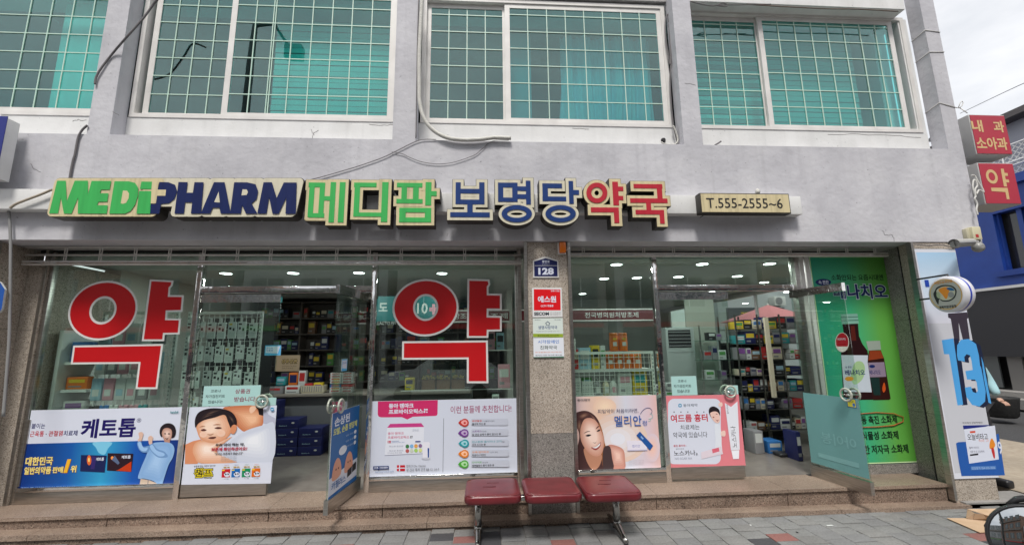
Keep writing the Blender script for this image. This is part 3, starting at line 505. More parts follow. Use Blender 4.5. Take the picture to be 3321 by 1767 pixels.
51076:[[7281,7240,7840,7881],[3237,3211,7811,7837],[3931,7231,7216,3916],[4078,3075,2470,2161,2452,3046,4044,5046,5652,5961,5670,5075],[3471,4072,4671,5167,5261,5155,4651,4050,3451,2955,2861,2967]],
51080:[[7281,7240,7840,7881],[4077,3075,2469,2160,2452,3046,4044,5046,5652,5960,5669,5075],[3470,4072,4670,5166,5260,5155,4651,4049,3451,2955,2860,2966],[3837,3833,3626,3120,2316,2711,3314,3718,4124,4418,4814,5410,6014,6724,7514,8211,8516,7720,7226,7137,6437,6327,6022,5416,4821,4527,4437]],
51088:[[2174,2169,3769,3759,3547,2836,1929,2223,3029,3637,4147,4538,5131,5925,6230,5338,4648,4459,4469,6069,6074],[6881,6810,7510,7547,8747,8752,7552,7581]],
51089:[[2934,2929,6929,6910,7510,7534],[2176,2171,3771,3558,2950,1945,2340,3144,3750,4157,4550,5145,5841,6146,5252,4659,4471,6071,6076],[6981,6938,7538,7557,8657,8662,7562,7581]],
51109:[[5336,4035,3230,2923,3216,4011,5310,6511,7316,7623,7330,6535],[4330,5331,6230,6827,7023,6819,6216,5315,4316,3819,3523,3827],[2176,2171,3771,3558,2950,1945,2339,3143,3749,4157,4550,5145,5842,6147,5252,4659,4471,6071,6076],[6981,6938,7538,7558,8658,8663,7563,7581]],
51200:[[7281,7255,5755,5750,7250,7210,7910,7981],[2274,2269,3869,3860,3548,2937,1929,2324,3130,3738,4148,4639,5231,5925,6330,5438,4748,4560,4569,6169,6174]],
51204:[[7281,7262,5862,5856,7256,7229,7929,7981],[2275,2270,3870,3657,2949,2043,2338,3142,3748,4156,4549,5143,5940,6245,5350,4758,4570,6070,6075],[3333,3311,8111,8117,4017,4033]],
51208:[[7281,7265,5865,5860,7260,7244,7944,7981],[2278,2272,3872,3661,2954,2049,2343,3147,3753,4160,4554,5149,5945,6250,5355,4762,4572,6072,6078],[3341,3335,7235,7229,3329,3310,8110,8116,3916,3924,7924,7941]],
51216:[[3236,3211,7911,7936],[3931,7231,7216,3916],[7281,7263,5863,5858,7258,7239,7939,7981],[2277,2271,3871,3659,2951,2045,2340,3144,3750,4158,4551,5146,5942,6247,5352,4760,4571,6071,6077]],
51221:[[5536,4235,3430,3123,3416,4211,5510,6811,7616,7923,7630,6835],[4630,5531,6430,7028,7223,7019,6416,5515,4616,4019,3823,4028],[7281,7263,5863,5857,7257,7239,7939,7981],[2276,2271,3871,3658,2950,2045,2339,3144,3750,4257,5145,5941,6246,5352,4759,4571,6071,6076]],
51228:[[7481,7410,8110,8181],[6080,6056,4856,4850,6050,6013,6613,6680],[2173,2168,3468,3348,2737,1929,2324,2930,3437,3847,4138,4631,5226,5631,4838,4349,4161,4168,5468,5473]],
51312:[[2575,2569,4969,4557,3549,2344,2639,3643,4649,5258,5950,6843,7939,8245,6949,6057,5669,7969,7975],[4942,4924,2024,2019,8519,8524,5624,5642]],
51316:[[2678,2672,4872,4464,3658,2455,2650,3753,4658,5265,5858,6753,7850,8155,6958,6064,5672,7972,7978],[4955,4943,2043,2037,8537,8543,5543,5555],[2832,2811,7711,7717,3517,3532]],
51339:[[5228,4027,3324,3119,3314,4010,5209,6410,7114,7419,7124,6427],[3921,4423,5224,6023,6521,6719,6516,6014,4414,3916,3719],[2679,2674,4874,4468,3563,2361,2556,3758,4662,5269,5862,6858,7956,8161,6963,6068,5674,7974,7979],[4960,4952,2052,2046,8546,8552,5552,5560],[4943,4937,2637,2632,7832,7837,5537,5543]],
51452:[[2677,2672,4872,4562,3656,2452,2647,3750,4655,5263,5855,6750,7847,8152,6956,5962,5672,7872,7877],[2041,2035,4935,4910,5510,5535,8535,8541]],
51473:[[2048,2042,4942,4935,3733,3029,2822,3116,3911,5210,6511,7416,7722,7429,6733,5535,5542,8542,8548],[4229,5230,6229,6826,7022,6818,6216,5215,4216,3618,3422,3626],[2678,2673,4873,4466,3560,2357,2652,3755,4660,5267,5860,6755,7952,8157,6960,6066,5673,7973,7978]],
51608:[[2835,2811,7711,7735],[3430,7030,7016,3416],[2048,2042,8542,8548],[2678,2673,4873,4466,3560,2357,2652,3755,4660,5267,5860,6755,7952,8157,6960,6066,5673,7973,7978]],
51613:[[2047,2042,8542,8547],[5236,3934,3130,2823,3116,3911,5210,6511,7416,7723,7430,6534],[4230,6230,6827,7023,6819,6216,5215,4216,3619,3423,3627],[2678,2672,4872,4465,3560,2357,2652,3754,4659,5266,5859,6754,7952,8157,6960,6065,5672,7972,7978]],
51648:[[7281,7210,7810,7881],[2274,2269,3969,3959,3647,2936,2029,2423,3129,3837,4247,4738,5330,6125,6430,5537,4848,4559,4569,6269,6274]],
51649:[[7281,7238,7838,7881],[3134,3129,7229,7210,7810,7834],[2276,2271,3971,3758,3050,2145,2440,3244,3850,4257,4750,5345,6041,6446,5451,4859,4671,6271,6276]],
51652:[[7281,7229,7829,7881],[3234,3211,8111,8117,3917,3934],[2275,2270,3970,3966,3756,3048,2143,2438,3242,3848,4255,4748,5343,6039,6444,5449,4857,4666,4670,6270,6275]],
52272:[[3882,3874,2274,2269,3869,3560,2953,2049,2244,3047,3752,4159,4553,5148,5945,6250,5354,4660,4469,6069,6074,4474,4482],[6981,6944,7544,7560,8660,8665,7565,7581],[3040,3035,6935,6928,3028,3010,7810,7816,3716,3723,7523,7540]],
52308:[[3335,3311,8011,8035],[4030,7430,7416,4016],[7481,7463,6563,6580,5980,5940,6540,6557,7457,7439,8039,8081],[3581,3572,2272,2267,3567,3358,2851,2045,2440,3044,3550,3856,4150,4645,5242,5547,4852,4359,4167,5467,5472,4172,4181]],
52376:[[7281,7253,5753,5747,7247,7210,7910,7981],[3880,3869,2269,2264,3864,3858,3646,2936,2029,2424,3129,3736,4146,4637,5230,5925,6330,5337,4747,4558,4564,6064,6069,4569,4580]],
52380:[[7281,7259,5859,5854,7254,7228,7928,7981],[3881,3872,2272,2266,3866,3864,3555,2947,2042,2337,3141,3746,4153,4547,5141,5938,6243,5348,4655,4466,6066,6072,4472,4481],[3333,3311,8111,8117,4017,4033]],
52397:[[5536,4234,3430,3123,3416,4211,5510,6811,7616,7923,7630,6834],[4630,5531,6430,7027,7223,7019,6416,5515,4616,4019,3823,4027],[3882,3873,2273,2267,3867,3557,2949,2044,2339,3143,3749,4156,4549,5144,5941,6246,5351,4758,4467,6067,6073,4473,4482],[7281,7261,5861,5856,7256,7238,7938,7981]],
52489:[[2731,2726,7026,7010,7710,7731],[4982,4974,2674,2669,4969,4562,3657,2454,2649,3751,4656,5262,5856,6751,7949,8154,6857,5962,5669,7869,7874,5574,5582],[4952,4943,2043,2038,8538,8543,5543,5552]],
52628:[[2038,2033,4933,4910,5510,5533,8533,8538],[4981,4972,2672,2667,4967,4559,3652,2449,2643,3746,4651,5258,5851,6746,7843,8049,6852,5959,5567,7867,7872,5572,5581]],
52824:[[7281,7210,7810,7881],[4080,4069,2369,2364,4064,4058,3746,3136,2129,2524,3329,3936,4346,4737,5430,6125,6530,5537,4947,4658,4664,6264,6269,4669,4680]],
52825:[[7281,7237,7837,7881],[3134,3128,7228,7210,7810,7834],[3982,3973,2373,2367,3967,3756,3149,2144,2438,3242,3848,4355,4749,5343,6140,6445,5450,4857,4667,6267,6273,4673,4682]],
52828:[[7281,7228,7828,7881],[3233,3211,8111,8117,3917,3933],[3981,3972,2372,2366,3966,3755,3147,2142,2437,3241,3847,4354,4747,5342,6138,6443,5448,4856,4666,6266,6272,4672,4681]],
52852:[[2474,2469,5069,5064,4856,2154,2248,4651,4042,3234,2027,2421,4436,5454,5774],[6881,6810,7510,7547,8647,8652,7552,7581]],
52992:[[7481,7410,8110,8181],[5979,5953,4853,5059,5173,2473,2467,4567,4356,2055,2149,4151,3643,3036,2029,2425,3431,4139,4648,5948,5913,6613,6679]],
53076:[[2874,2869,7069,7057,2655,2750,7052,6735,7434,7758,7774],[4543,4525,2025,2019,8519,8525,5125,5143]],
53356:[[2025,2020,8520,8525],[2874,2869,7069,7054,2652,2747,7049,6731,7430,7644,7774]],
53412:[[7281,7210,7910,7981],[2574,2569,5169,5164,4956,2154,2348,4751,4142,3334,2127,2521,4536,5554,5874]],
53440:[[2375,2327,4127,6229,6235,5133,2932,2949,5549,5555,2955,2969,5669,5675],[6881,6810,7510,7547,8747,8753,7553,7581]],
53468:[[2373,2327,3727,5429,5335,3833,2933,2949,5049,5054,2954,2968,5168,5173],[7481,7453,6553,6580,5980,5913,6513,6547,7447,7410,8110,8181]],
53552:[[7281,7254,5754,5749,7249,7210,7910,7981],[2375,2327,4127,6129,6134,4132,3032,3049,5349,5355,3055,3069,5669,5675]],
53556:[[7281,7261,5861,5856,7256,7228,7928,7981],[2376,2339,5140,6041,5947,4145,3045,3055,5355,5361,3061,3070,5570,5576],[3333,3311,8111,8117,3917,3933]],
53596:[[7481,7438,8038,8081],[3335,3311,8011,8035],[4030,7430,7416,4016],[6080,6063,5163,5158,6058,6039,6639,6680],[2377,2343,4643,5445,5350,3848,2948,2957,4757,4763,2963,2971,5071,5077]],
53664:[[2875,2839,4939,4924,2024,2019,8519,8524,5524,5539,7739,7744,3544,3555,7555,7560,3560,3570,7770,7775]],
53681:[[2836,2811,7611,7636,7036,7029,3429,3436],[3424,7024,7016,3416],[2880,2852,4952,4945,2045,2040,8540,8545,5545,5552,7752,7757,3557,3564,7564,7569,3569,3575,7775,7780]],
53685:[[5233,3931,3028,2821,3015,3911,5210,6511,7415,7721,7428,6531],[4227,5228,6227,6825,7021,6818,6216,5215,4216,3618,3421,3625],[2879,2850,4950,4943,2043,2038,8538,8543,5543,5550,7750,7756,3556,3562,7562,7567,3567,3574,7774,7779]],
53944:[[2024,2019,8519,8524],[2875,2837,7737,7743,3543,3554,7554,7559,3559,3570,7770,7775]],
53945:[[2043,2038,8538,8543],[2731,2726,7026,7010,7610,7631],[2879,2850,7750,7755,3555,3562,7562,7568,3568,3574,7774,7779]],
54001:[[3134,3129,7229,7210,7810,7834],[7281,7238,7838,7881],[2476,2442,5442,6444,6449,4447,3047,3057,5657,5662,3062,3071,5871,5876]],
54028:[[2174,2168,2868,2833,1933,2027,3428,4928,6430,6435,6035,5734,5334,5368,6168,6174],[3533,3568,4668,4634],[6881,6810,7510,7547,8747,8753,7553,7581]],
54032:[[2275,2269,2969,2945,2045,2139,4940,6442,6447,5346,5369,6069,6075],[3545,3569,4769,4745],[6981,6929,7529,7554,8654,8660,7560,7581],[3134,3111,7911,7917,3717,3734]],
54200:[[7281,7268,6068,6062,7262,7254,6054,6049,7249,7228,7928,7981],[2276,2270,2970,2944,2044,2139,6241,6246,5345,5370,6070,6076],[3545,3570,4670,4645],[3332,3311,8111,8117,3917,3932]],
54252:[[2674,2669,3769,3746,2646,2640,4940,4924,2024,2019,8519,8524,5524,5540,7840,7846,6746,6769,7969,7974],[4346,4369,6169,6146]],
54408:[[2047,2041,4941,4933,2833,2811,7711,7733,5533,5541,8541,8547],[3428,7028,7016,3416],[2679,2674,3774,3759,2659,2653,7853,7859,6859,6874,7874,7879],[4359,4374,6174,6159]],
54532:[[2024,2019,8519,8524],[2674,2669,3769,3744,2644,2639,7839,7844,6744,6769,7969,7974],[4344,4369,6169,6144]],
54588:[[7281,7210,7910,7981],[2274,2268,2968,2933,2033,2027,5028,6630,6635,5434,5468,6268,6274],[3633,3668,4868,4834]],
54616:[[4159,3256,2651,2342,2634,3228,4126,5028,5634,5842,5651,5056],[3552,4153,4752,5148,5242,5136,4733,4131,3533,3136,3042,3148],[6881,6810,7510,7546,8746,8752,7552,7581],[3780,3770,1970,1964,6264,6270,4470,4480]],
54617:[[4165,3263,2659,2452,2645,3240,4139,5040,5645,5852,5659,5063],[3559,4160,4759,5156,5252,5148,4745,4144,3545,3248,3052,3256],[2933,2927,6927,6910,7510,7533],[3882,3874,2074,2068,6268,6274,4474,4482],[6981,6937,7537,7556,8656,8662,7562,7581]],
54620:[[4163,3262,2657,2450,2643,3238,4137,5038,5643,5850,5657,5062],[3557,4158,4757,5154,5250,5146,4743,4142,3543,3246,3050,3254],[6981,6928,7528,7552,8652,8658,7558,7581],[3132,3111,7911,7917,3717,3732],[3881,3873,2073,2067,6267,6273,4473,4481]],
54632:[[3034,3011,7511,7534],[3729,6929,6916,3716],[4165,3263,2659,2452,2645,3241,4139,5041,5645,5852,5659,5063],[3559,4160,4759,5156,5252,5148,4745,4144,3545,3248,3052,3256],[6981,6938,7538,7557,8657,8662,7562,7581],[3882,3874,2074,2068,6268,6274,4474,4482]],
54633:[[3037,3011,7511,7537,6937,6929,3729,3737],[3724,6924,6916,3716],[4165,3264,2659,2453,2646,3242,4140,5042,5646,5853,5659,5064],[3559,4160,4759,5157,5253,5149,4746,4145,3546,3249,3053,3257],[6981,6940,7540,7557,8657,8663,7563,7581],[3882,3874,2074,2069,6269,6274,4474,4482]],
54644:[[3759,3057,2451,2243,2434,3028,3726,4528,5134,5343,5151,4557],[3352,3753,4252,4648,4743,4637,4233,3732,3333,2937,2843,2948],[3479,3469,2069,2064,5564,5569,4169,4179],[7481,7451,6551,6580,5980,5913,6513,6546,7446,7410,8010,8081]],
54728:[[4159,3256,2651,2442,2634,3228,4126,5028,5534,5842,5551,5056],[3552,4153,4652,5048,5242,5036,4633,4131,3533,3236,3042,3248],[7281,7251,6151,6146,7246,7210,7910,7981],[3880,3870,2070,2064,6264,6270,4470,4480]],
54801:[[4065,3264,2659,2452,2646,3241,4040,4941,5446,5652,5459,4964],[3559,4060,4559,4957,5052,4948,4546,4045,3546,3148,3052,3157],[3236,3211,7911,7936,7236,7229,3929,3936],[3923,7223,7216,3916],[3782,3774,2074,2069,6069,6074,4374,4382],[7281,7265,6065,6059,7259,7251,6051,6045,7245,7239,7939,7981]],
54868:[[4263,3362,2757,2550,2644,3139,3837,3829,1929,2023,4924,6526,6431,5830,5130,4529,4537,5239,5744,5950,5657,5062],[3657,4258,4757,5154,5250,5146,4743,4242,3643,3246,3150,3254],[6881,6810,7510,7545,8645,8651,7551,7581],[3881,3873,2073,2067,6367,6373,4573,4581]],
54869:[[2830,2824,6924,6910,7510,7530],[4267,3366,2762,2557,2751,3148,3946,3941,1941,2035,4936,6538,6443,4541,4546,5248,5751,5857,5662,5166],[3662,4263,4762,5160,5257,5153,4751,4250,3651,3353,3157,3360],[6981,6933,7533,7554,8654,8660,7560,7581],[3982,3975,2175,2170,6270,6275,4575,4582]],
54876:[[4269,3368,2765,2560,2755,3152,3950,3946,1946,2041,6543,6448,5246,4546,4550,5252,5755,5860,5665,5168],[3664,4265,4764,5162,5260,5157,4755,4254,3655,3357,3160],[6981,6939,7539,7557,8657,8663,7563,7581],[2936,2931,6931,6926,2926,2910,7810,7815,3615,3621,7521,7536],[3982,3976,2176,2171,6271,6276,4576,4582]],
54924:[[7281,7210,7810,7881],[4363,3462,2857,2650,2844,3339,4037,4029,2029,2123,5124,6726,6731,4729,4737,5439,5944,6150,5857,5262],[3857,4358,4957,5354,5450,5346,4943,4342,3843,3446,3250,3454],[4081,4073,2273,2267,6567,6573,4773,4781]],
54952:[[5261,4059,3255,2947,3239,3737,3723,2023,2018,8518,8523,6723,6737,7239,7543,7647,7355,6559],[4355,5256,6155,6752,6947,6743,6140,5239,4340,3743,3547,3752],[4323,4335,5834,6135,6123],[4980,4971,2371,2365,8165,8171,5571,5580]],
55113:[[2043,2038,3638,3630,3128,2925,2821,3015,3911,5210,6511,7415,7721,7625,7328,6830,6838,8538,8543],[4331,4338,6238,6231,4532],[5227,6226,6824,7021,6817,6215,4215,3617,3421,3624,4226],[5267,4066,3263,2957,3252,4048,5247,6548,7352,7557,7363,6566],[4362,5263,6162,6660,6857,6654,6152,4352,3854,3657,3860],[4982,4975,2375,2370,8170,8175,5575,5582]],
55203:[[7281,7241,7841,7881],[5243,5236,3036,3031,8031,8036,5836,5843],[4367,3366,2762,2556,2750,3347,4345,5247,5850,6056,5862,5266],[3762,4962,5456,5253,4951,4350,3751,3353,3156,3359],[5529,4427,3724,3519,3714,4411,5510,6611,7314,7519,7324,6627],[5524,6722,6819,6717,6215,5514,4815,4317,4119,4322],[3982,3975,2175,2170,6470,6475,4675,4682]],
}
GLYPHS = {chr(k): [[((p//100)/99*1.25-.2, (p % 100)/99*1.25-.2) for p in l] for l in v] for k, v in GL.items()}
# ================================================================ SETTING: ground
M_asph = noisy('asphalt', [(.035, .035, .037), (.055, .055, .057), (.075, .075, .075)], 60, .9, .3, 80, big=(.5, .85))
M_slab = noisy('concrete', [(.26, .25, .24), (.33, .32, .30)], 12, .85, .2, 60, big=(.8, .8))
M_sand = noisy('sand_paving', [(.34, .28, .21), (.42, .36, .28)], 18, .85, .2, 60, big=(1, .8))
b = MB(); b.poly([(-150, -150, -.16), (150, -150, -.16), (150, 150, -.16), (-150, 150, -.16)], M_asph); b.build('road', kind='structure', origin=(0, 0, -.16))
b = MB(); b.box(-14, 6.2, -3.4, -.55, -.30, -.012, M_slab); b.box(-14, 6.2, -3.52, -3.405, -.30, .0, M_slab); b.build('pavement_base', kind='structure')
b = MB(); b.box(6.2, 9.2, -3.4, 16, -.30, -.03, M_sand); b.build('side_pavement', kind='structure')
b = MB(); b.box(-40, 40, -17, -10.5, -.30, -.02, M_slab); b.build('far_pavement', kind='structure')
b = MB()
for i in range(-6, 7): b.box(i*5-.9, i*5+.9, -7.06, -6.94, -.156, -.152, M_white)
b.build('centre_line', kind='structure')
M_pv = [noisy('paver_grey_%s' % k, [tuple(x*.8 for x in c), c, tuple(x*1.12 for x in c)], 55, .85, .35, 90, big=(2.2, .8), dist=.004) for k, c in
        (('light', (.215, .215, .21)), ('mid', (.20, .20, .20)), ('dusty', (.21, .207, .20)))]
M_pvd = noisy('paver_dark', [(.045, .045, .05), (.065, .065, .07)], 55, .85, .35, 90, dist=.004)
M_pvr = noisy('paver_red', [(.20, .085, .075), (.26, .115, .10)], 55, .85, .35, 90, dist=.004)
pav = empty('pavement', (0, -1.5, 0), kind='structure')
PX, PY = .217, .152
meshes = {}
def paver_mesh(m):
    if m.name in meshes: return meshes[m.name]
    o = MB().bbox(-PX/2+.003, PX/2-.003, -PY/2+.003, PY/2-.003, -.012, 0, m, .003).build('paver', pav, origin=(0, 0, 0)); meshes[m.name] = (o.data, o); return meshes[m.name]
rest = {}
cols = range(-21, 28)
def cell(z, x, y):
    p_ = onZ(z, x, y, 0); ci = math.floor((p_.x-.15)/PX); return (ci, math.floor((-.46-p_.y)/PY-(0 if ci % 2 else .5)))
SPECIAL = {}
for z_, x_, y_, m_ in (('L4', 1720, 1310, M_pvd), ('L4', 1925, 1310, M_pvr), ('L4', 2150, 1310, M_pvd), ('L4', 850, 1369, M_pvr), ('L8', 130, 1365, M_pvd), ('L8', 300, 1330, M_pvr), ('Q3', 1050, 1290, M_pvd), ('Q3', 1150, 1262, M_pvr), ('Q3', 1160, 1345, M_pvd),
                       ('L6', 2320, 1355, M_pvd), ('L6', 2440, 1310, M_pvr), ('L6', 30, 1250, M_pvd), ('B', 1400, 978, M_pvr), ('L8', 60, 1350, M_pvd)): SPECIAL[cell(z_, x_, y_)] = m_
for ci in cols:
    xc = .15+PX/2+ci*PX
    for rj in range(0, 16):
        yc = -.46-PY*(rj+(0 if ci % 2 else .5))-PY/2
        if xc > 6.1: continue
        code = (ci*7+rj*3) % 31
        m = random.choice(M_pv)
        q = (ci, rj)
        m = SPECIAL.get((ci, rj), m)
        z = random.uniform(-.003, .003)
        near = CAM.y+1.2 < yc and yc > -1.75
        if near and -5.4 < xc < 6.1:
            me, src = paver_mesh(m); o = src.copy(); COL.objects.link(o); o.location = (xc, yc, z)
        else: rest.setdefault(m.name, [m, []])[1].append((xc, yc, z))
for k, (me, src) in meshes.items(): bpy.data.objects.remove(src)
bb = MB()
for k, (m, ps) in rest.items():
    for x, y, z in ps: bb.box(x-PX/2+.003, x+PX/2-.003, y-PY/2+.003, y+PY/2-.003, z-.012, z, m)
if bb.v: bb.build('paver', pav, kind='stuff')
# ================================================================ STEPS
st = empty('granite_steps', (0, -.5, 0), 'two low pink granite steps running along the whole shopfront', 'steps')
def zl(x): return .062-.0072*(x)          # the lower tread falls slightly with the street
def slope_slab(name, x0, x1, y0, y1, th, m, zt=None):
    b = MB(); a0, a1 = (zl(x0), zl(x1)) if zt is None else (zt, zt)
    P = [(x0, y0, a0-th), (x1, y0, a1-th), (x1, y1, a1-th), (x0, y1, a0-th), (x0, y0, a0), (x1, y0, a1), (x1, y1, a1), (x0, y1, a0)]
    k = len(b.v); b.v += P
    for q in ((0, 3, 2, 1), (4, 5, 6, 7), (0, 1, 5, 4), (2, 3, 7, 6), (0, 4, 7, 3), (1, 2, 6, 5)): b.face([k+i for i in q], m)
    return b.build(name, st)
xs = [-5.9, -4.1, -2.35, -.55, .95, 2.1, 3.6, 5.02]
for a, c in zip(xs[:-1], xs[1:]):
    slope_slab('lower_tread', a+.002, c-.002, -.535+random.uniform(-.002, .002), -.36, .045, M_pink)
    slope_slab('lower_riser', a+.002, c-.002, -.515, -.37, .30, M_pinkr).location.z -= .046
xs = [-5.2, -3.72, -2.1, -1.02, .44]
for seg in ([-5.0, -3.55, -2.08, -1.0, .44], [.93, 1.75, 3.15, 4.93]):
    for a, c in zip(seg[:-1], seg[1:]):
        slope_slab('upper_tread', a+.002, c-.002, -.405, .08, .03, M_pink, .2)
        slope_slab('upper_riser', a+.004, c-.004, -.385, -.30, .17, M_pinkr, .169)
slope_slab('lower_tread', 5.024, 6.2, -.50, -.36, .05, M_slab)
b = MB(); b.box(5.0, 5.9, -.50, -.2, -.05, .04, M_slab); b.build('kerb_block', st)
# ================================================================ BUILDING
B = empty('pharmacy_building', (0, 0, 0), 'two-storey grey rendered corner building with a pharmacy on the ground floor', 'building')
YW, YV = -.45, -.27
bx('beam_wall', -7.5, 5.84, YW, -.2, 2.84, 4.0, M_gray, B)
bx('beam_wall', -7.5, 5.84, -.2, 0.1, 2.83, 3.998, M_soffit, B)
bx('side_wall', 5.45, 5.82, .3, 1.2, -.1, 2.84, M_gran, B)
# piers in front of the upper windows
for (a, c) in ((-4.24, -4.005), (-1.02, -.766), (2.335, 2.565), (5.645, 5.84)): bx('pier', a, c, YW, YV, 4.0, 7.2, M_gray, B)
# white bands under the windows and lintel beams
for (a, c) in ((-7.5, -4.24), (-4.005, -1.02), (-.766, 2.335), (2.565, 5.62)):
    bx('white_band', a+.001, c-.001, YV, YV+.12, 4.0, 4.305, M_white, B)
bx('window_lintel', 2.567, 5.44, YW+.012, YV+.1, 5.93, 6.25, M_white, B)
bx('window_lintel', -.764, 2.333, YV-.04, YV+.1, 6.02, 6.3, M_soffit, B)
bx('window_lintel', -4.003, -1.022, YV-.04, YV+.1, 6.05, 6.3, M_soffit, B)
bx('upper_wall', -7.5, 5.5, -.1, .2, 5.98, 7.6, M_white, B)
bx('upper_wall', 5.5, 5.62, -.265, -.08, 4.0, 5.93, M_white, B)
bx('upper_wall', 5.42, 5.60, -.08, 6.5, 4.0, 4.34, M_white, B)
bx('upper_wall', 5.42, 5.60, -.08, 6.5, 5.93, 7.6, M_white, B)
bx('upper_wall', 5.42, 5.60, .03, 6.5, 4.341, 5.929, M_white, B)
bx('upper_wall', -7.6, -7.501, -.1, 3.1, 4.0, 7.45, M_white, B)
# granite columns of the shopfront
def granite(name, x0, x1, y0, y1, zs, mats):
    for i in range(len(zs)-1):
        bx(name, x0, x1, y0, y1, zs[i]+(.0015 if i else 0), zs[i+1]-.0015, mats[i], B)
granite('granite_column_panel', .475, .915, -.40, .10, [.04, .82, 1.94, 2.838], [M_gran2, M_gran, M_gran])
granite('granite_column_panel', 5.065, 5.45, -.44, .3, [-.02, .9, 1.95, 2.838], [M_gran, M_gran, M_gran])
granite('granite_column_panel', -7.4, -4.98, -.42, .10, [-.02, .9, 1.95, 2.838], [M_gran, M_gran, M_gran])
# reveals at both ends
granite('granite_reveal_panel', -4.975, -4.78, -.05, .9, [.2, 1.95, 2.70], [M_gran, M_gran])
for z0, z1 in ((.0, .9), (.903, 1.95), (1.953, 2.838)):
    for (ya, yb) in ((-.44, -.235), (-.205, .30)):
        xa, xb = [4.958+.103*(min(y, 0)+.44)/.44 for y in (ya, yb)]
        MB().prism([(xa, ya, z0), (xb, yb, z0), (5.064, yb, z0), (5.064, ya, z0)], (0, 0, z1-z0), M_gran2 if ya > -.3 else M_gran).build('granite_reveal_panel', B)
bx('groove', 5.02, 5.064, -.234, -.206, .0, 2.838, M_dark, B)
bx('granite_base', 3.86, 5.06, .0, .1, .2, .30, M_gran2, B)
# shutter guides
def guide(x, w=.032, y0=-.43, y1=-.38, z0=.06):
    b = MB(); b.box(x-w/2, x+w/2, y0, y1, z0, 2.838, M_steel); b.build('shutter_guide', B)
guide(.452); guide(.934); guide(4.938, .030, -.465, -.40, .05); guide(-4.958, .036, -.44, -.38, .2); guide(.405, .04, -.13, -.05, .2); guide(-4.80, .03, -.06, -.01, .2)
# interior shell
M_wall_in = noisy('interior_wall', [(.56, .56, .52), (.62, .62, .57)], 3, .8)
M_ceil = noisy('ceiling_panel', [(.52, .53, .50), (.58, .59, .56)], 2, .8)
M_floor = noisy('shop_floor', [(.16, .14, .125), (.21, .19, .17)], 9, .28, big=(1.3, .8))
bx('floor', -4.97, 5.44, .082, 8.0, .1, .2, M_floor, B)
bx('ceiling', -4.97, 5.44, .15, 8.0, 2.76, 2.83, M_ceil, B)
bx('back_wall', -4.97, 5.44, 8.0, 8.1, .1, 2.84, M_wall_in, B)
bx('left_wall', -4.985, -4.775, .901, 8.0, .2, 2.76, M_wall_in, B)
M_dwall = mat('dark_partition', (.10, .10, .10), .7)
bx('partition_wall', .42, .52, 3.0, 8.0, .2, 2.76, M_wall_in, B)
# right side wall with a long window on the side street
bx('right_wall', 5.36, 5.449, .302, 8.0, .1, .95, M_wall_in, B)
bx('right_wall', 5.36, 5.449, .302, 8.0, 2.66, 2.84, M_wall_in, B)
bx('right_wall', 5.36, 5.449, .302, 1.2, .951, 2.659, M_wall_in, B)
bx('right_wall', 5.36, 5.449, 7.3, 8.0, .951, 2.659, M_wall_in, B)
sw = empty('side_window', (5.4, 4, .95), parent=B)
bx('pane', 5.40, 5.406, 1.2, 7.3, .951, 2.659, M_glass, sw)
for y in (1.2, 3.2, 5.2, 7.26): bx('mullion', 5.385, 5.425, y, y+.05, .951, 2.659, M_frame, sw)
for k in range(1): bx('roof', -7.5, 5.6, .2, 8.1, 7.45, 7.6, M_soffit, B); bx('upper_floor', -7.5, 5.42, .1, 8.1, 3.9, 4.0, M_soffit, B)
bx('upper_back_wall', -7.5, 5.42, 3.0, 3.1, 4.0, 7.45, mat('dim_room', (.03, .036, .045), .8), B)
# ================================================================ UPPER WINDOWS
M_room = mat('blind_cloth', (.62, .66, .62), .8)
def window(xo0, xo1, z0, z1, sashes, zb, lab=None):
    """outer frame xo0..xo1; sashes: (x0,x1,front,bar xs,bar zs)"""
    W = empty('upper_window', ((xo0+xo1)/2, YV, z0), parent=B, label=lab)
    f = MB(); t = .05; y0, y1 = YV-.01, YV+.10
    f.box(xo0, xo1, y0, y1, z0, z0+.045, M_frame); f.box(xo0, xo1, y0, y1, z1-.045, z1, M_frame)
    f.box(xo0, xo0+t, y0, y1, z0+.045, z1-.045, M_frame); f.box(xo1-t, xo1, y0, y1, z0+.045, z1-.045, M_frame); f.build('frame', W)
    for (x0, x1, fr, bars, hz, tee) in sashes:
        yy = YV+.005 if fr else YV+.045; s = .062
        g = MB(); g.box(x0-s, x1+s, yy, yy+.03, zb-.055, zb, M_frame); g.box(x0-s, x1+s, yy, yy+.03, z1-.105, z1-.048, M_frame)
        g.box(x0-s, x0, yy, yy+.03, zb, z1-.105, M_frame); g.box(x1, x1+s, yy, yy+.03, zb, z1-.105, M_frame); g.build('sash', W)
        bx('pane', x0, x1, yy+.010, yy+.0115, zb, z1-.105, M_teal, W)
        for q in bars: bx('glazing_bar', q-.0055, q+.0055, yy+.001, yy+.009, zb, z1-.105, M_bar, W)
        for q in hz: bx('glazing_bar', x0, x1, yy+.0005, yy+.0095, q-.0055, q+.0055, M_bar, W)
    return W
def bars(z, xs, y): return [onY(z, x, y, YV+.03).x for x in xs]
def hzs(z, x, ys): return [onY(z, x, y, YV+.03).z for y in ys]
ZT = 6.03
h1 = hzs('R1', 1700, (797, 580, 368, 158)); st1 = [4.39+.234*k for k in (1, 2, 3, 4, 5, 6)]
hz = [v for v in st1]
window(-3.985, -1.035, 4.305, ZT, [(-3.83, -3.03, False, bars('R1', (1475, 1650, 1828), 900), hz, 0), (-2.94, -1.135, True, bars('R1', (2215, 2395), 900)+bars('R2', (200, 376, 556, 735, 915, 1095), 700), hz, 0)], 4.39)
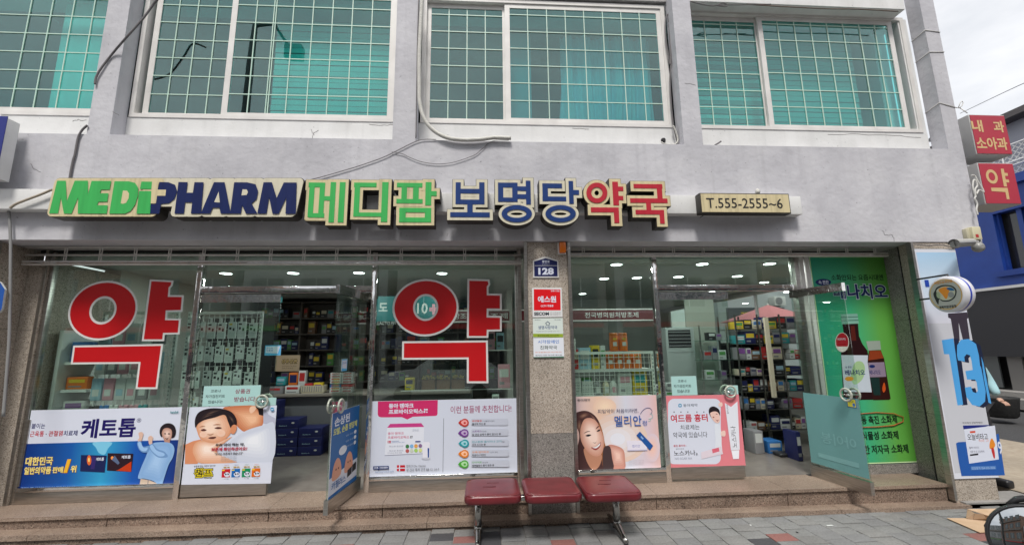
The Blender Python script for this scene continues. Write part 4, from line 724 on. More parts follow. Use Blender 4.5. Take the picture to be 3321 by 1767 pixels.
window(-.745, 2.31, 4.305, 5.99, [(-.645, .235, False, bars('R2', (1793, 1958, 2123), 600), hz, 0), (.325, 2.203, True, bars('R3', (311, 484, 652, 820, 990, 1157, 1322), 600), hz, 0)], 4.395)
window(2.57, 5.565, 4.305, 5.945, [(2.69, 3.53, False, bars('R3', (1920, 2068, 2212), 600), hz, 0), (3.61, 5.345, True, bars('R4', (312, 462, 610, 755, 900, 1045, 1185), 600), hz, 0)], 4.38)
window(-7.3, -4.3, 4.305, ZT, [(-6.2, -4.37, True, bars('R1', (205, 400, 595, 780), 500)+[-5.63, -5.85, -6.05], hz, 0)], 4.40)
# blinds and curtains hung inside the rooms
def roller(x0, x1, z0, z1, y, m, name, label, strips=0, m2=None):
    t = empty(name, ((x0+x1)/2, y, z0), label, 'blind')
    if not strips: bx('cloth', x0, x1, y, y+.004, z0, z1, m, t); return t
    n = strips; hgt = (z1-z0)/n
    for k in range(n):
        bx('slat', x0, x1, y-(k % 2)*.006, y-(k % 2)*.006+.004, z0+hgt*k+.010, z0+hgt*(k+1), m if k % 2 == 0 or not m2 else m2, t)
    bx('head_rail', x0, x1, y-.02, y+.03, z1, z1+.05, M_frame, t); return t
M_bl1 = mat('blind_pale', (.74, .84, .80), .8); M_bl2 = mat('blind_shade', (.40, .46, .44), .8); M_bl3 = mat('blind_grey_green', (.60, .68, .65), .8)
roller(-2.62, -1.06, 4.36, 5.78, .05, M_bl1, 'slatted_blind', 'pale slatted blind behind the window nearest the green lettering', 18)
roller(2.5, 3.75, 4.36, 5.80, .06, M_bl1, 'striped_blind', 'pale and grey striped blind behind the left sash of the right window', 22, M_bl2)
roller(3.80, 5.10, 4.36, 5.9, .06, M_bl3, 'slatted_blind', 'grey green slatted blind behind the wide right sash', 20)
roller(-5.17, -4.3, 4.36, 6.0, .04, mat('blind_turquoise', (.60, .95, .90), .8), 'window_panel', 'plain turquoise panel behind the leftmost upper window')
# pleated curtain
cur = MB(); n = 140; x0, x1 = 1.02, 2.25
M_cur = mat('curtain_cloth', (.46, .66, .78), .85)
for i in range(n+1):
    t = i/n; x = x0+(x1-x0)*t; y = .12+.035*math.sin(t*38+1.5*math.sin(t*9))+.02*math.sin(t*91)
    cur.v += [(x-(.06 if i < 12 else 0)*(1-i/12)+.05*math.sin(t*7), y*1.0+.02, 4.33), (x, y, 5.0), (x, y*.9, 5.80)]
for i in range(n):
    for k in range(2): a = i*3+k; cur.face([a, a+3, a+4, a+1], M_cur, True)
cur.build('curtain', label='blue pleated curtain behind the middle upper window', cat='curtain', fix=False)
bx('curtain', .33, .62, .08, .10, 4.33, 5.8, mat('curtain_teal', (.10, .34, .42), .85), label='narrow dark teal curtain edge behind the middle upper window', cat='curtain')
# ================================================================ SHOPFRONT FRAMES, GLASS, DOORS
ZG0, ZG1 = .2, 2.82
F = empty('shopfront', (0, 0, .2), parent=B)
def bar(x0, x1, z0, z1, m=M_steel, y0=-.03, y1=.03, name='frame_bar', p=None): return bx(name, x0, x1, y0, y1, z0, z1, m, p or F, r=.002)
for x, m in ((-3.185, M_mirror), (-1.255, M_mirror), (2.045, M_mirror)): bar(x-.028, x+.028, .2, 2.80, m, -.04, .04, 'mullion')
bar(-4.775, -4.74, .2, 2.8, M_steel, name='mullion'); bar(.36, .395, .2, 2.8, M_steel, name='mullion'); bar(.95, .985, .2, 2.8, M_steel, name='mullion'); bar(3.80, 3.86, .2, 2.8, M_steel, -.05, .05, 'mullion')
bar(3.885, 3.935, .30, 2.8, M_frame, -.03, .04, 'mullion'); bar(3.96, 4.01, .30, 2.8, M_frame, -.03, .04, 'mullion')
# left bay, centre bay, right bay sill rails
for (a, c, zz) in ((-4.74, -3.213, .315), (-1.227, .36, .315), (.985, 2.017, .315)):
    bar(a, c, .201, zz, M_steel, -.035, .03, 'kick_plate'); bar(a, c, zz+.001, zz+.045, M_mirror, -.045, .03, 'sill_rail')
# transom rails over the doors
bar(-3.157, -1.283, 2.335, 2.412, M_mirror, -.03, .03, 'transom'); bar(2.073, 3.80, 2.335, 2.405, M_mirror, -.03, .03, 'transom')
for (a, c, z0, z1) in ((-4.74, -3.213, .362, 2.8), (-3.157, -1.283, 2.414, 2.8), (-1.227, .36, .362, 2.8), (.985, 2.017, .362, 2.8), (2.073, 3.80, 2.407, 2.8)):
    bx('glass_pane', a, c, -.004, .004, z0, z1, M_glass, F)
bx('glass_pane', 4.0, 5.06, .012, .02, .30, 2.8, M_glass, F)
# glass doors
def door(name, hinge, ang, w, z0, z1, closed=False, label=None, frosted=False):
    D = empty('glass_door', (hinge[0], hinge[1], z0), parent=B, label=label)
    u = Vector((math.cos(ang), math.sin(ang), 0)); n = Vector((u.y, -u.x, 0)); H = Vector((hinge[0], hinge[1], 0))
    def pb(nm, a0, a1, h0, h1, zz0, zz1, m):
        b = MB(); P = [H+u*a+n*h+Vector((0, 0, z)) for z in (zz0, zz1) for h in (h0, h1) for a in (a0, a1)]
        b.v += [tuple(p) for p in P]
        for q in ((0, 2, 3, 1), (4, 5, 7, 6), (0, 1, 5, 4), (2, 6, 7, 3), (0, 4, 6, 2), (1, 3, 7, 5)): b.face(list(q), m)
        return b.build(nm, D)
    pb('bottom_rail', 0, w, -.022, .022, z0, z0+.125, M_steel); pb('top_rail', 0, w, -.022, .022, z1-.09, z1, M_mirror)
    pb('pane', .004, w-.004, -.006, .006, z0+.126, z1-.091, M_glass)
    if frosted: pb('frosted_film', .01, w-.01, .0065, .008, z0+.15, 1.125, M_frost)
    # round pull handles on both faces
    for sgn in (-1, 1):
        c = H+u*(w-.10)+n*(.052*sgn)+Vector((0, 0, 1.16)); rb = MB(); pts = []
        for k in range(25): a = 2*math.pi*k/24; pts.append(c+u*(.062*math.cos(a))+Vector((0, 0, .062*math.sin(a))))
        rb.tube(pts, .011, mat('acrylic_handle', (.42, .44, .38), .15), 8, cap=False)
        rb.tube([H+u*(w-.10)+Vector((0, 0, 1.16)), c], .012, M_mirror, 8); rb.tube([c-u*.055, c+u*.055], .006, M_mirror, 6); rb.build('pull_handle', D)
    return D
door('a', (-3.15, 0), 0, .86, .215, 2.322)
dl = door('b', (-1.36, .06), math.atan2(-.74, -.085), .75, .215, 2.335)
door('c', (2.085, 0), 0, .85, .225, 2.322)
dr = door('d', (3.765, .03), math.atan2(-.68, .085), .70, .20, 2.335, frosted=True)
# ================================================================ ROLLER SHUTTERS
def shutter(x0, x1, ztop, zrods, zbar, nlinks, off):
    S = empty('roller_shutter', ((x0+x1)/2, -.06, zbar), parent=B)
    bx('housing', x0, x1, .0, .14, 2.80, 2.836, M_dark, S)
    Y = -.16
    for z in zrods:
        MB().tube([(x0, Y, z), (x1, Y, z)], .011, M_shut, 8).build('rod', S)
    bx('bottom_bar', x0, x1, Y-.022, Y+.022, zbar, zbar+.048, M_shut, S, r=.008)
    bx('bottom_bar', x0, x1, Y-.03, Y-.023, zbar+.014, zbar+.028, M_mirror, S)
    allz = sorted(list(zrods)+[zbar+.03])+[ztop]; src = None
    for k in range(nlinks):
        x = off+(x1-x0)*k/nlinks+x0
        for i in range(len(allz)-1):
            za, zc = allz[i], allz[i+1]; l = MB(); h = zc-za
            if h < .03: continue
            w = .016
            l.box(x-w, x-w+.008, Y-.012, Y-.004, za+.006, zc-.006, M_shut); l.box(x+w-.008, x+w, Y-.012, Y-.004, za+.006, zc-.006, M_shut)
            l.box(x-w+.008, x+w-.008, Y-.0115, Y-.0045, za+.006, za+.016, M_shut); l.box(x-w+.008, x+w-.008, Y-.0115, Y-.0045, zc-.016, zc-.006, M_shut)
            l.build('shutter_link', S)
    return S
zr = [onY('R6', 1200, 832, -.16).z, onY('R6', 1200, 898, -.16).z]; zb_ = onY('R6', 1200, 985, -.16).z
shutter(-4.93, .43, 2.835, zr, zb_, 15, .42)
zr2 = [onY('R7', 1400, 828, -.16).z]; zb2 = onY('R7', 1400, 912, -.16).z
shutter(.955, 4.92, 2.835, zr2, zb2, 11, .2)
# ================================================================ SIGNS ON THE BEAM
def stained(name, col, streak):
    m = noisy(name, [tuple(x*streak for x in col), col, tuple(min(1, x*1.06) for x in col)], 5, .5, stretch=(5, 5, .35)); m.node_tree.nodes['Principled BSDF'].inputs['Specular IOR Level'].default_value = .22; return m
M_cream = stained('sign_cream', (.63, .54, .33), .80); M_cream2 = stained('sign_pale', (.63, .59, .46), .86)
M_green = stained('sign_green', (.05, .42, .10), .9); M_navy = stained('sign_navy', (.007, .016, .09), .8); M_navy2 = stained('sign_blue', (.010, .040, .17), .85)
M_redS = stained('sign_red', (.45, .022, .04), .9)
M_edge = mat('sign_edge', (.035, .03, .025), .5)
YR, YL = -.56, -.705
rw = empty('sign_raceway', (0, YR, 3.14), 'long white metal box beam carrying the sign letters', 'sign support')
x1r = onY('R8', 490, 460, YR).x; zr0, zr1 = onY('R7', 1650, 528, YR).z, onY('R7', 1650, 365, YR).z
bx('box_beam', -7.3, .2, YR, YW-.001, zr0, zr1, M_white, rw, r=.004); bx('box_beam', .203, x1r, YR, YW-.001, zr0, zr1, M_white, rw, r=.004)
PL = Ypl(YL)
def letter(z, label, strokes, rings, color, cream, exp=26, cat='sign letter', extra=(), holes=()):
    """channel letter: strokes are pixel rectangles on the sign plane; rings (cx,cy,rx,ry,ix,iy)"""
    P = Plane((0, YL, 0), (1, 0, 0), (0, 0, 1)); c = P.hit(z, (strokes[0][0]+strokes[0][2])/2, strokes[0][3])
    t = empty('channel_letter', (c[0], YR, c[1]), label, cat, 'Hangul letters of the pharmacy sign')
    s = ZM[z][2]; k = exp
    def rc(q, e): a = P.rect(z, q[0]-e, q[1]-e, q[2]+e, q[3]+e); return [(a[0], a[2]), (a[1], a[2]), (a[1], a[3]), (a[0], a[3])]
    body, face, ink_ = MB(), MB(), MB()
    for i, q in enumerate(list(strokes)+list(extra)):
        j = i*.0004
        for mb, e, h, th, m in ((body, k+4+i*.15, -.006-j, .138, M_edge), (face, k+i*.15, 0-j, .012, cream)):
            pts = [P.w(a, b_, h) for a, b_ in rc(q, e)]; mb.prism(pts, -P.n*(-.0)-P.n*(th-j), m)
        if q in extra: continue
        pts = [P.w(a, b_, .004-j*.6) for a, b_ in rc(q, 0)]; ink_.prism(pts, P.n*-.004, color)
    def rg(mb, co, ro, ri, h, th, m):
        n = 40; A = ellip(0, 0, 1, 1, n)
        for i in range(n):
            jn = (i+1) % n; pa = []
            for (ux, uy), rr in ((A[i], ro), (A[jn], ro), (A[jn], ri), (A[i], ri)): pa.append((co[0]+ux*rr[0], co[1]+uy*rr[1]))
            pw = [P.w(*P.hit(z, *p_), h) for p_ in pa]; mb.poly(pw, m)
            for (g1, g2) in ((pw[0], pw[1]), (pw[2], pw[3])): mb.poly([g1, g2, g2-P.n*th, g1-P.n*th], m)
    for (cx, cy, rx, ry, ix, iy, hx, hy) in rings:
        rg(body, (cx, cy), (rx+k+4, ry+k+4), (hx, hy), -.009, .135, M_edge); rg(face, (cx, cy), (rx+k, ry+k), (hx, hy), -.003, .01, cream); rg(ink_, (cx, cy), (rx, ry), (ix, iy), .0045, .004, color)
    body.build('letter_body', t); face.build('letter_backing', t); ink_.build('letter_stroke', t); return t
letter('R6', 'green block letter just right of the navy Latin lettering', [(552, 255, 598, 558), (645, 255, 690, 558), (552, 254, 690, 294), (552, 526, 690, 565), (688, 375, 752, 412), (738, 250, 785, 606), (820, 250, 870, 606)], [], M_green, M_cream, extra=[(600, 290, 690, 540), (780, 270, 825, 600)])
letter('R6', 'green block letter with a square window through its middle', [(956, 255, 1004, 555), (956, 255, 1155, 293), (970, 520, 1200, 556), (1200, 250, 1256, 603)], [], M_green, M_cream, exp=26, extra=[])
letter('R6', 'third green block letter, left of the gap before the blue ones', [(1337, 257, 1563, 295), (1332, 400, 1565, 438), (1377, 290, 1425, 404), (1480, 290, 1530, 404), (1590, 250, 1642, 455), (1640, 330, 1690, 372), (1357, 478, 1414, 605), (1585, 478, 1640, 605), (1357, 478, 1640, 518), (1357, 564, 1640, 605)], [], M_green, M_cream, extra=[(1425, 290, 1600, 400), (1400, 440, 1600, 600)])
letter('R6', 'blue block letter with two uprights on a flat foot', [(1858, 252, 1903, 445), (2068, 252, 2115, 445), (1858, 310, 2115, 350), (1858, 405, 2115, 446), (1962, 440, 2010, 522), (1810, 518, 2162, 560)], [], M_navy2, M_cream2, extra=[(1900, 345, 2070, 410)])
letter('R7', 'blue letter with a square and two short bars over an oval', [(42, 255, 88, 425), (168, 255, 215, 425), (42, 255, 215, 297), (42, 387, 215, 425), (210, 288, 295, 327), (210, 358, 295, 398), (290, 237, 332, 447)], [(208, 530, 135, 76, 86, 37, 53, 12)], M_navy2, M_cream2, extra=[(80, 290, 180, 390)])
letter('R7', 'blue letter with an open bracket over an oval', [(437, 262, 485, 418), (437, 262, 610, 303), (437, 378, 648, 418), (672, 240, 712, 442), (708, 320, 762, 362)], [(598, 530, 135, 76, 86, 37, 53, 12)], M_navy2, M_cream2, exp=26)
letter('R7', 'red letter with a round ring on its left side', [(1062, 247, 1112, 455), (1108, 290, 1155, 328), (1108, 372, 1155, 410), (868, 475, 1115, 517), (1073, 475, 1117, 612)], [(920, 345, 93, 90, 50, 50, 20, 22)], M_redS, M_cream)
letter('R7', 'last red letter at the right end of the sign', [(1247, 268, 1502, 305), (1455, 268, 1500, 400), (1217, 395, 1548, 434), (1360, 430, 1402, 500), (1265, 497, 1518, 536), (1480, 497, 1520, 618)], [], M_redS, M_cream)
# the Latin part: one long board of joined letters
mp_ = empty('latin_letter_sign', onY('R5', 1600, 540, YR), 'long board reading MEDIPHARM in green and navy slanted letters', 'sign')
P = Plane((0, YL, 0), (1, 0, 0), (0, 0, 1))
groups = [('R5', 445, 650, 'M'), ]
bodyb, faceb = MB(), MB()
cells = [(478, 632, 528), (622, 772, 528), (765, 960, 528), (950, 1215, 528), (1205, 1400, 528), (1375, 1572, 438), (1575, 1705, 528), (1690, 1815, 528), (1845, 2040, 528), (2055, 2290, 528), (2315, 2470, 528), (2460, 2636, 528)]
for i, (a, c, yb) in enumerate(cells):
    for mb, e, h, th, m in ((bodyb, 30+i*.2, -.006-i*.0004, .138, M_edge), (faceb, 26+i*.2, -i*.0004, .012, M_cream if i < 5 else M_cream2)):
        y0, y1 = 240-e, yb+e; sk = 80*(y1-y0)/345
        pts = [(x+sk*(.5-(y-y0)/(y1-y0)), y) for x, y in rrect(a-e, y0, c+e, y1, 42)]
        mb.prism([P.w(*P.hit('R5', *q), h) for q in pts], -P.n*th, m)
bodyb.build('letter_body', mp_); faceb.build('letter_backing', mp_)
def lat(polys, m, k=0):
    for i, pp in enumerate(polys): pshape(P, 'R5', 'letter_stroke', [pp], m, mp_, h=.0042+i*.0002+k)
lat([[(440, 528), (512, 238), (588, 238), (598, 420), (668, 238), (785, 238), (785, 530), (695, 530), (698, 385), (640, 530), (572, 530), (545, 388), (520, 528)]], M_green)
lat([[(740, 530), (818, 240), (992, 241), (978, 318), (902, 318), (892, 350), (968, 350), (958, 425), (878, 425), (868, 456), (962, 456), (952, 531)]], M_green, .0006)
lat([[(975, 531), (1022, 243)]+[(1150, 244), (1205, 258), (1232, 300), (1230, 370), (1205, 450), (1165, 508), (1115, 531)]], M_green, .0012)
lat([[(1078, 440), (1098, 326), (1135, 328), (1152, 352), (1148, 395), (1125, 435), (1098, 444)]], M_cream, .0018)
lat([[(1218, 531), (1240, 330), (1350, 330), (1338, 532)], [(1248, 312), (1262, 246), (1356, 247), (1350, 313)]], M_green, .0016)
lat([[(1326, 531), (1345, 445), (1380, 445), (1420, 250), (1500, 252), (1560, 275), (1577, 330), (1555, 400), (1505, 438), (1435, 445), (1418, 531)]], M_navy)
lat([[(1555, 530), (1590, 250), (1672, 251), (1660, 345), (1718, 345), (1732, 252), (1814, 252), (1790, 530), (1700, 530), (1712, 430), (1650, 430), (1638, 530)]], M_navy, .0006)
lat([[(1788, 530), (1905, 252), (2000, 252), (2055, 530), (1965, 530), (1955, 478), (1895, 478), (1872, 530)]], M_navy, .0012)
lat([[(1908, 428), (1948, 335), (1958, 432)]], M_cream2, .0018)
lat([[(2048, 530), (2085, 252), (2200, 253), (2275, 270), (2298, 330), (2285, 400), (2240, 440), (2292, 531), (2190, 531), (2155, 455), (2145, 530)]], M_navy, .0008)
lat([[(2150, 368), (2160, 315), (2198, 317), (2208, 340), (2195, 365)]], M_cream2, .0016)
lat([[(2290, 530), (2345, 252), (2420, 252), (2462, 390), (2525, 254), (2640, 254), (2632, 532), (2540, 532), (2548, 385), (2480, 532), (2425, 532), (2395, 385), (2372, 530)]], M_navy)
pshape(P, 'R5', 'cross_mark', [[(1345, 250), (1415, 250), (1405, 318), (1480, 318), (1474, 372), (1400, 372), (1390, 440), (1330, 440), (1338, 374), (1268, 374), (1274, 318), (1350, 318)]], M_cream, mp_, h=.0052)
# telephone sign
ph = empty('telephone_sign', onY('R7', 2150, 520, YR), 'cream box sign with a black telephone number at the right of the letters', 'sign')
Yp = -.66
x0, x1, z0, z1 = rectY('S', 2271, 627, 2562, 692, Yp); bx('sign_box', x0, x1, Yp, YR-.001, z0, z1, M_edge, ph, r=.004)
bx('sign_face', x0+.012, x1-.012, Yp-.004, Yp-.0005, z0+.012, z1-.012, M_cream, ph)
Pp = Ypl(Yp-.0045); ptext(Pp, 'R7', 'T.555-2555~6', 1895, 392, 2571, 482, mat('ink_black', (.015, .015, .015), .5), ph, bold=.008)
# ================================================================ BIG RED STICKERS ON THE GLASS
M_rs = mat('vinyl_red', (.52, .008, .012), .3); M_ws = mat('vinyl_white', (.70, .69, .68), .3)
def yak(z, label, ringq, ya, gi):
    t = empty('letter_sticker', onY(z, gi[0][0], gi[0][1], -.006), label, 'window sticker', 'big red letters on the shop glass'); P = Ypl(-.0055)
    (cx, cy, ro, rw_, ri, rh) = ringq
    C_ = P.hit(z, cx, cy); sc = abs(P.hit(z, cx+100, cy)[0]-C_[0])/100; scy = abs(P.hit(z, cx, cy+100)[1]-C_[1])/100
    ring(P, C_, C_, (ro[0]*sc, ro[1]*scy), (rh[0]*sc, rh[1]*scy), M_ws, 'white_outline', t, h=.001)
    ring(P, C_, C_, (rw_[0]*sc, rw_[1]*scy), (ri[0]*sc, ri[1]*scy), M_rs, 'red_stroke', t, h=.002)
    for nm, q, hh in (('a', ya, 0), ('b', gi, .0002)):
        pts = [P.hit(z, *p_) for p_ in q]
        shape(P, 'white_outline', [offs(pts, 17*sc)], M_ws, t, h=.0012+hh); shape(P, 'red_stroke', [pts], M_rs, t, h=.0022+hh)
yak('L1', 'red sticker letter on the left shop window beside the grid racks', (917, 427, (306, 266), (288, 248), (120, 126), (101, 105)),
    [(1348, 170), (1525, 178), (1520, 205), (1500, 225), (1493, 308), (1618, 310), (1608, 425), (1475, 428), (1468, 515), (1592, 517), (1582, 625), (1450, 628), (1445, 685), (1280, 685)],
    [(668, 757), (1433, 743), (1385, 1110), (1225, 1110), (1252, 885), (650, 890)])
yak('L3', 'red sticker letter on the centre shop window above the probiotics poster', (1592, 265, (294, 256), (276, 238), (112, 120), (94, 102)),
    [(1980, 28), (2145, 32), (2150, 60), (2135, 80), (2135, 158), (2252, 160), (2252, 275), (2135, 275), (2133, 355), (2252, 357), (2252, 460), (2135, 462), (2133, 518), (1975, 518)],
    [(1400, 583), (2128, 575), (2133, 920), (1975, 920), (1975, 708), (1398, 712)])
# ================================================================ POSTERS
def poster(name, label, z, x0, y0, x1, y1, base, Y=-.018, cat='poster', th=.004, rc=None, pl=None, yoff=None):
    P = pl or Ypl(Y); u0, u1, v0, v1 = rc or P.rect(z, x0, y0, x1, y1)
    t = empty(name, P.w((u0+u1)/2, v0, 0), label, cat); P.k = 0
    b = MB(); b.prism([P.w(u0, v0, .001), P.w(u1, v0, .001), P.w(u1, v1, .001), P.w(u0, v1, .001)], -P.n*th, base, mat('paper_edge', (.6, .6, .6), .6)); b.build('sheet', t)
    return P, t, (u0, u1, v0, v1)
W = ink('#d6dbea'); K = ink('#1c1c26')
INK = lambda c: ink(c)
# --- poster 1: blue pain-patch poster
P, t, q = poster('wide_poster', 'blue and white pain patch poster with a woman in a pale blue sweater', 'P1', 170, 145, 2228, 1226, W)
u0, u1, v0, v1 = q; u0 = -4.735; hb = P.hit('P1', 1200, 590)[1]
Mb = gradient_mat('print_blue_glow', [(0, '#04307f'), (.3, '#0556a8'), (.52, '#2b9ccc'), (.72, '#0a55b0'), (1, '#08307f')], 0, u0, u1)
shape(P, 'blue_field', [[(u0, v0), (u1, v0), (u1, hb), (u0, hb)]], Mb, t)
pshape(P, 'P1', 'light_beam', [smooth([(1090, 598), (1340, 594), (1290, 680), (1245, 760), (1170, 740), (1130, 670)])], INK('#7cc7e6'), t)
ptext(P, 'P1', '케토톱', 930, 275, 1665, 535, INK('#1a0f5e'), t, bold=.03)
ptext(P, 'P1', 'Ⓡ', 1680, 272, 1738, 328, INK('#2a2a60'), t)
ptext(P, 'P1', '붙이는', 262, 340, 445, 410, INK('#22226a'), t)
ptext(P, 'P1', '근육통', 242, 445, 428, 520, INK('#c2273a'), t, bold=.012); ptext(P, 'P1', '·', 452, 478, 466, 492, K, t); ptext(P, 'P1', '관절염', 492, 440, 680, 512, INK('#c2273a'), t); ptext(P, 'P1', '치료제', 694, 436, 880, 508, INK('#22226a'), t)
for dx, c in ((5, '#8a5a10'), (0, '#f1dc86')):
    ptext(P, 'P1', '대한민국', 182+dx, 790+dx, 550+dx, 905+dx, INK(c), t, bold=.035); ptext(P, 'P1', '일반의약품', 165+dx, 922+dx, 525+dx, 1024+dx, INK(c), t, bold=.035); ptext(P, 'P1', '판매', 545+dx, 922+dx, 688+dx, 1006+dx, INK(c), t, bold=.035)
    ptext(P, 'P1', '1', 705+dx, 822+dx, 782+dx, 1003+dx, INK('#f0b52c' if not dx else '#a35c08'), t, bold=.05, shear=.15); ptext(P, 'P1', '위', 790+dx, 905+dx, 866+dx, 998+dx, INK(c), t, bold=.035)
for (a, b_, c, d, col) in ((930, 765, 1275, 995, '#151f52'), (1290, 740, 1635, 985, '#2a1420')):
    pshape(P, 'P1', 'pack_picture', [[(a, b_), (c, b_+8), (c-28, d+5), (a-12, d-12)]], INK(col), t)
pshape(P, 'P1', 'pack_picture', [[(1440, 960), (1610, 850), (1605, 990), (1400, 975)]], INK('#c33a12'), t); pshape(P, 'P1', 'pack_picture', [ellip(1040, 835, 30, 68)], INK('#e0692a'), t); pshape(P, 'P1', 'pack_picture', [ellip(1038, 830, 13, 30)], INK('#ffd27a'), t)
pshape(P, 'P1', 'pack_picture', [[(1080, 775), (1140, 790), (1110, 960), (1060, 950)]], INK('#33266a'), t); pshape(P, 'P1', 'pack_picture', [ellip(1352, 805, 20, 24)], INK('#ff9a4a'), t); pshape(P, 'P1', 'pack_picture', [[(1345, 830), (1385, 770), (1452, 870), (1430, 895)]], INK('#5a6a8a'), t)
ptext(P, 'P1', '케토톱', 1135, 798, 1240, 842, W, t, bold=.03); ptext(P, 'P1', '케토톱', 1478, 770, 1600, 814, W, t, bold=.03)
# woman
SK, SK2, HR = INK('#dcb8a6'), INK('#b98a78'), INK('#241a20')
pshape(P, 'P1', 'printed_figure', [smooth([(1990, 470), (2000, 400), (2050, 350), (2120, 338), (2180, 365), (2208, 430), (2200, 500), (2160, 538), (2050, 520), (2010, 520)])], HR, t)
soft(P, 'P1', smooth([(2022, 455), (2050, 410), (2105, 402), (2150, 430), (2155, 500), (2130, 570), (2088, 592), (2050, 560), (2025, 505)]), '#bd9080', '#ecd0c2', t, 6, (.1, .1))
pshape(P, 'P1', 'printed_figure', [[(2050, 560), (2130, 555), (2128, 612), (2060, 612)]], SK2, t)
pshape(P, 'P1', 'printed_figure', [smooth([(2048, 478), (2066, 470), (2080, 482), (2064, 486)]), smooth([(2098, 480), (2118, 470), (2134, 484), (2112, 488)]), smooth([(2062, 535), (2090, 542), (2112, 528), (2092, 556)])], INK('#4a2a2a'), t)
pshape(P, 'P1', 'printed_figure', [smooth([(1708, 470), (1745, 455), (1772, 480), (1760, 530), (1742, 580), (1705, 600), (1700, 560), (1716, 530)]), smooth([(1836, 530), (1870, 505), (1902, 530), (1892, 575), (1890, 625), (1850, 620), (1842, 580)])], SK, t)
BL, BL2 = INK('#8ab2df'), INK('#6f97c9')
pshape(P, 'P1', 'printed_figure', [smooth([(1900, 610), (1980, 592), (2060, 592), (2150, 610), (2190, 680), (2170, 790), (2110, 900), (2060, 1050), (2010, 1170), (1900, 1110), (1780, 1080), (1700, 1075), (1740, 940), (1800, 800), (1840, 700)], 5)], BL, t)
soft(P, 'P1', smooth([(1900, 640), (2060, 610), (2140, 640), (2160, 760), (2090, 900), (2040, 1040), (1990, 1120), (1880, 1080), (1740, 1050), (1790, 900), (1850, 760)], 4), '#86aedc', '#a5c8ee', t, 6, (-.1, .1))
pshape(P, 'P1', 'printed_figure', [smooth([(1690, 600), (1740, 578), (1770, 650), (1860, 640), (1840, 720), (1770, 730), (1715, 690)]), smooth([(1850, 640), (1900, 612), (1960, 680), (2060, 720), (2100, 790), (1990, 800), (1920, 760), (1870, 700)])], BL2, t)
pshape(P, 'P1', 'printed_figure', [smooth([(1700, 605), (1735, 590), (1775, 665), (1830, 665), (1815, 705), (1765, 712), (1722, 680)]), smooth([(1862, 645), (1898, 628), (1950, 700), (2050, 740), (2050, 775), (1985, 780), (1925, 742), (1880, 695)])], INK('#9cc1ea'), t)
pshape(P, 'P1', 'printed_figure', [[(1738, 1082), (1835, 1098), (1828, 1186), (1718, 1186)], [(1842, 1098), (2012, 1165), (2005, 1183), (1836, 1186)]], INK('#cdb9a6'), t)
ptext(P, 'P1', '한국인의 관절 근육 통증에 붙이는 파스 케토톱 효능 효과 문의', 135, 1185, 850, 1200, INK('#8fb3dc'), t, bold=0); ptext(P, 'P1', 'handok', 2135, 170, 2248, 205, INK('#157d84'), t, bold=.02, shear=.2)
bx('glass_edge_strip', -4.74, -4.715, -.03, -.02, .37, 1.02, M_steel, F)
# --- poster 2: baby
P, t, q = poster('baby_poster', 'poster of a black haired baby held against a white shirt', 'P2', 112, 306, 1118, 1182, W)
SKb, SKs, SKl = INK('#eec4a8'), INK('#d98f68'), INK('#f6dccb')
soft(P, 'P2', smooth([(560, 312), (990, 306), (1000, 480), (960, 540), (800, 600), (690, 520), (600, 380)], 3), '#c77a54', '#f0bd98', t, 7, (.35, -.1))
pshape(P, 'P2', 'printed_figure', [smooth([(860, 306), (920, 306), (905, 350), (860, 385), (840, 350)])], SKb, t)
pshape(P, 'P2', 'printed_figure', [[(905, 306), (997, 304), (1000, 412), (950, 400), (940, 340)]], HR, t)
pshape(P, 'P2', 'printed_figure', [[(1000, 304), (1060, 400), (1135, 440), (1132, 520), (1000, 500)]], INK('#b7b9cc'), t)
pshape(P, 'P2', 'printed_figure', [smooth([(640, 690), (720, 630), (830, 570), (1000, 520), (1128, 510), (1100, 930), (760, 938), (560, 920), (540, 780)], 4)], INK('#cdd3e2'), t)
soft(P, 'P2', smooth([(680, 700), (760, 640), (860, 600), (1000, 560), (1100, 560), (1080, 900), (760, 900), (620, 860)], 4), '#ced4e3', '#eceff6', t, 6, (.1, .2))
pshape(P, 'P2', 'printed_figure', [[(112, 740), (200, 700), (290, 680), (330, 760), (250, 958), (106, 962)]], SKs, t)
soft(P, 'P2', smooth([(230, 720), (330, 690), (480, 710), (640, 650), (560, 720), (470, 800), (540, 900), (700, 940), (300, 955), (220, 880), (196, 800)], 4), '#e0a684', '#fbe6d8', t, 7, (-.25, .1))
soft(P, 'P2', smooth([(240, 520), (300, 430), (430, 370), (560, 380), (630, 460), (645, 560), (600, 650), (500, 712), (380, 715), (290, 680), (250, 600)], 4), '#dc9c78', '#f7d9c4', t, 8, (-.3, .05), .35)
for cx_, cy_, rx_, ry_ in ((318, 625, 42, 34), (520, 610, 50, 40)): soft(P, 'P2', ellip(cx_, cy_, rx_, ry_, 20), '#f1cbb4', '#f0c3aa', t, 4)
pshape(P, 'P2', 'printed_figure', [smooth([(228, 545), (225, 450), (270, 370), (380, 330), (520, 330), (640, 370), (695, 450), (692, 520), (640, 560), (600, 480), (560, 400), (450, 430), (330, 460), (262, 500)], 4)], HR, t)
for hx_ in ([(300, 430), (400, 360), (530, 345), (430, 380)], [(270, 470), (360, 400), (470, 385), (350, 425)], [(600, 400), (660, 440), (672, 510), (640, 470)]): soft(P, 'P2', smooth(hx_), '#332626', '#6a5348', t, 3)
pshape(P, 'P2', 'printed_figure', [smooth([(635, 545), (665, 512), (698, 525), (696, 575), (665, 618), (630, 600)])], SKs, t)
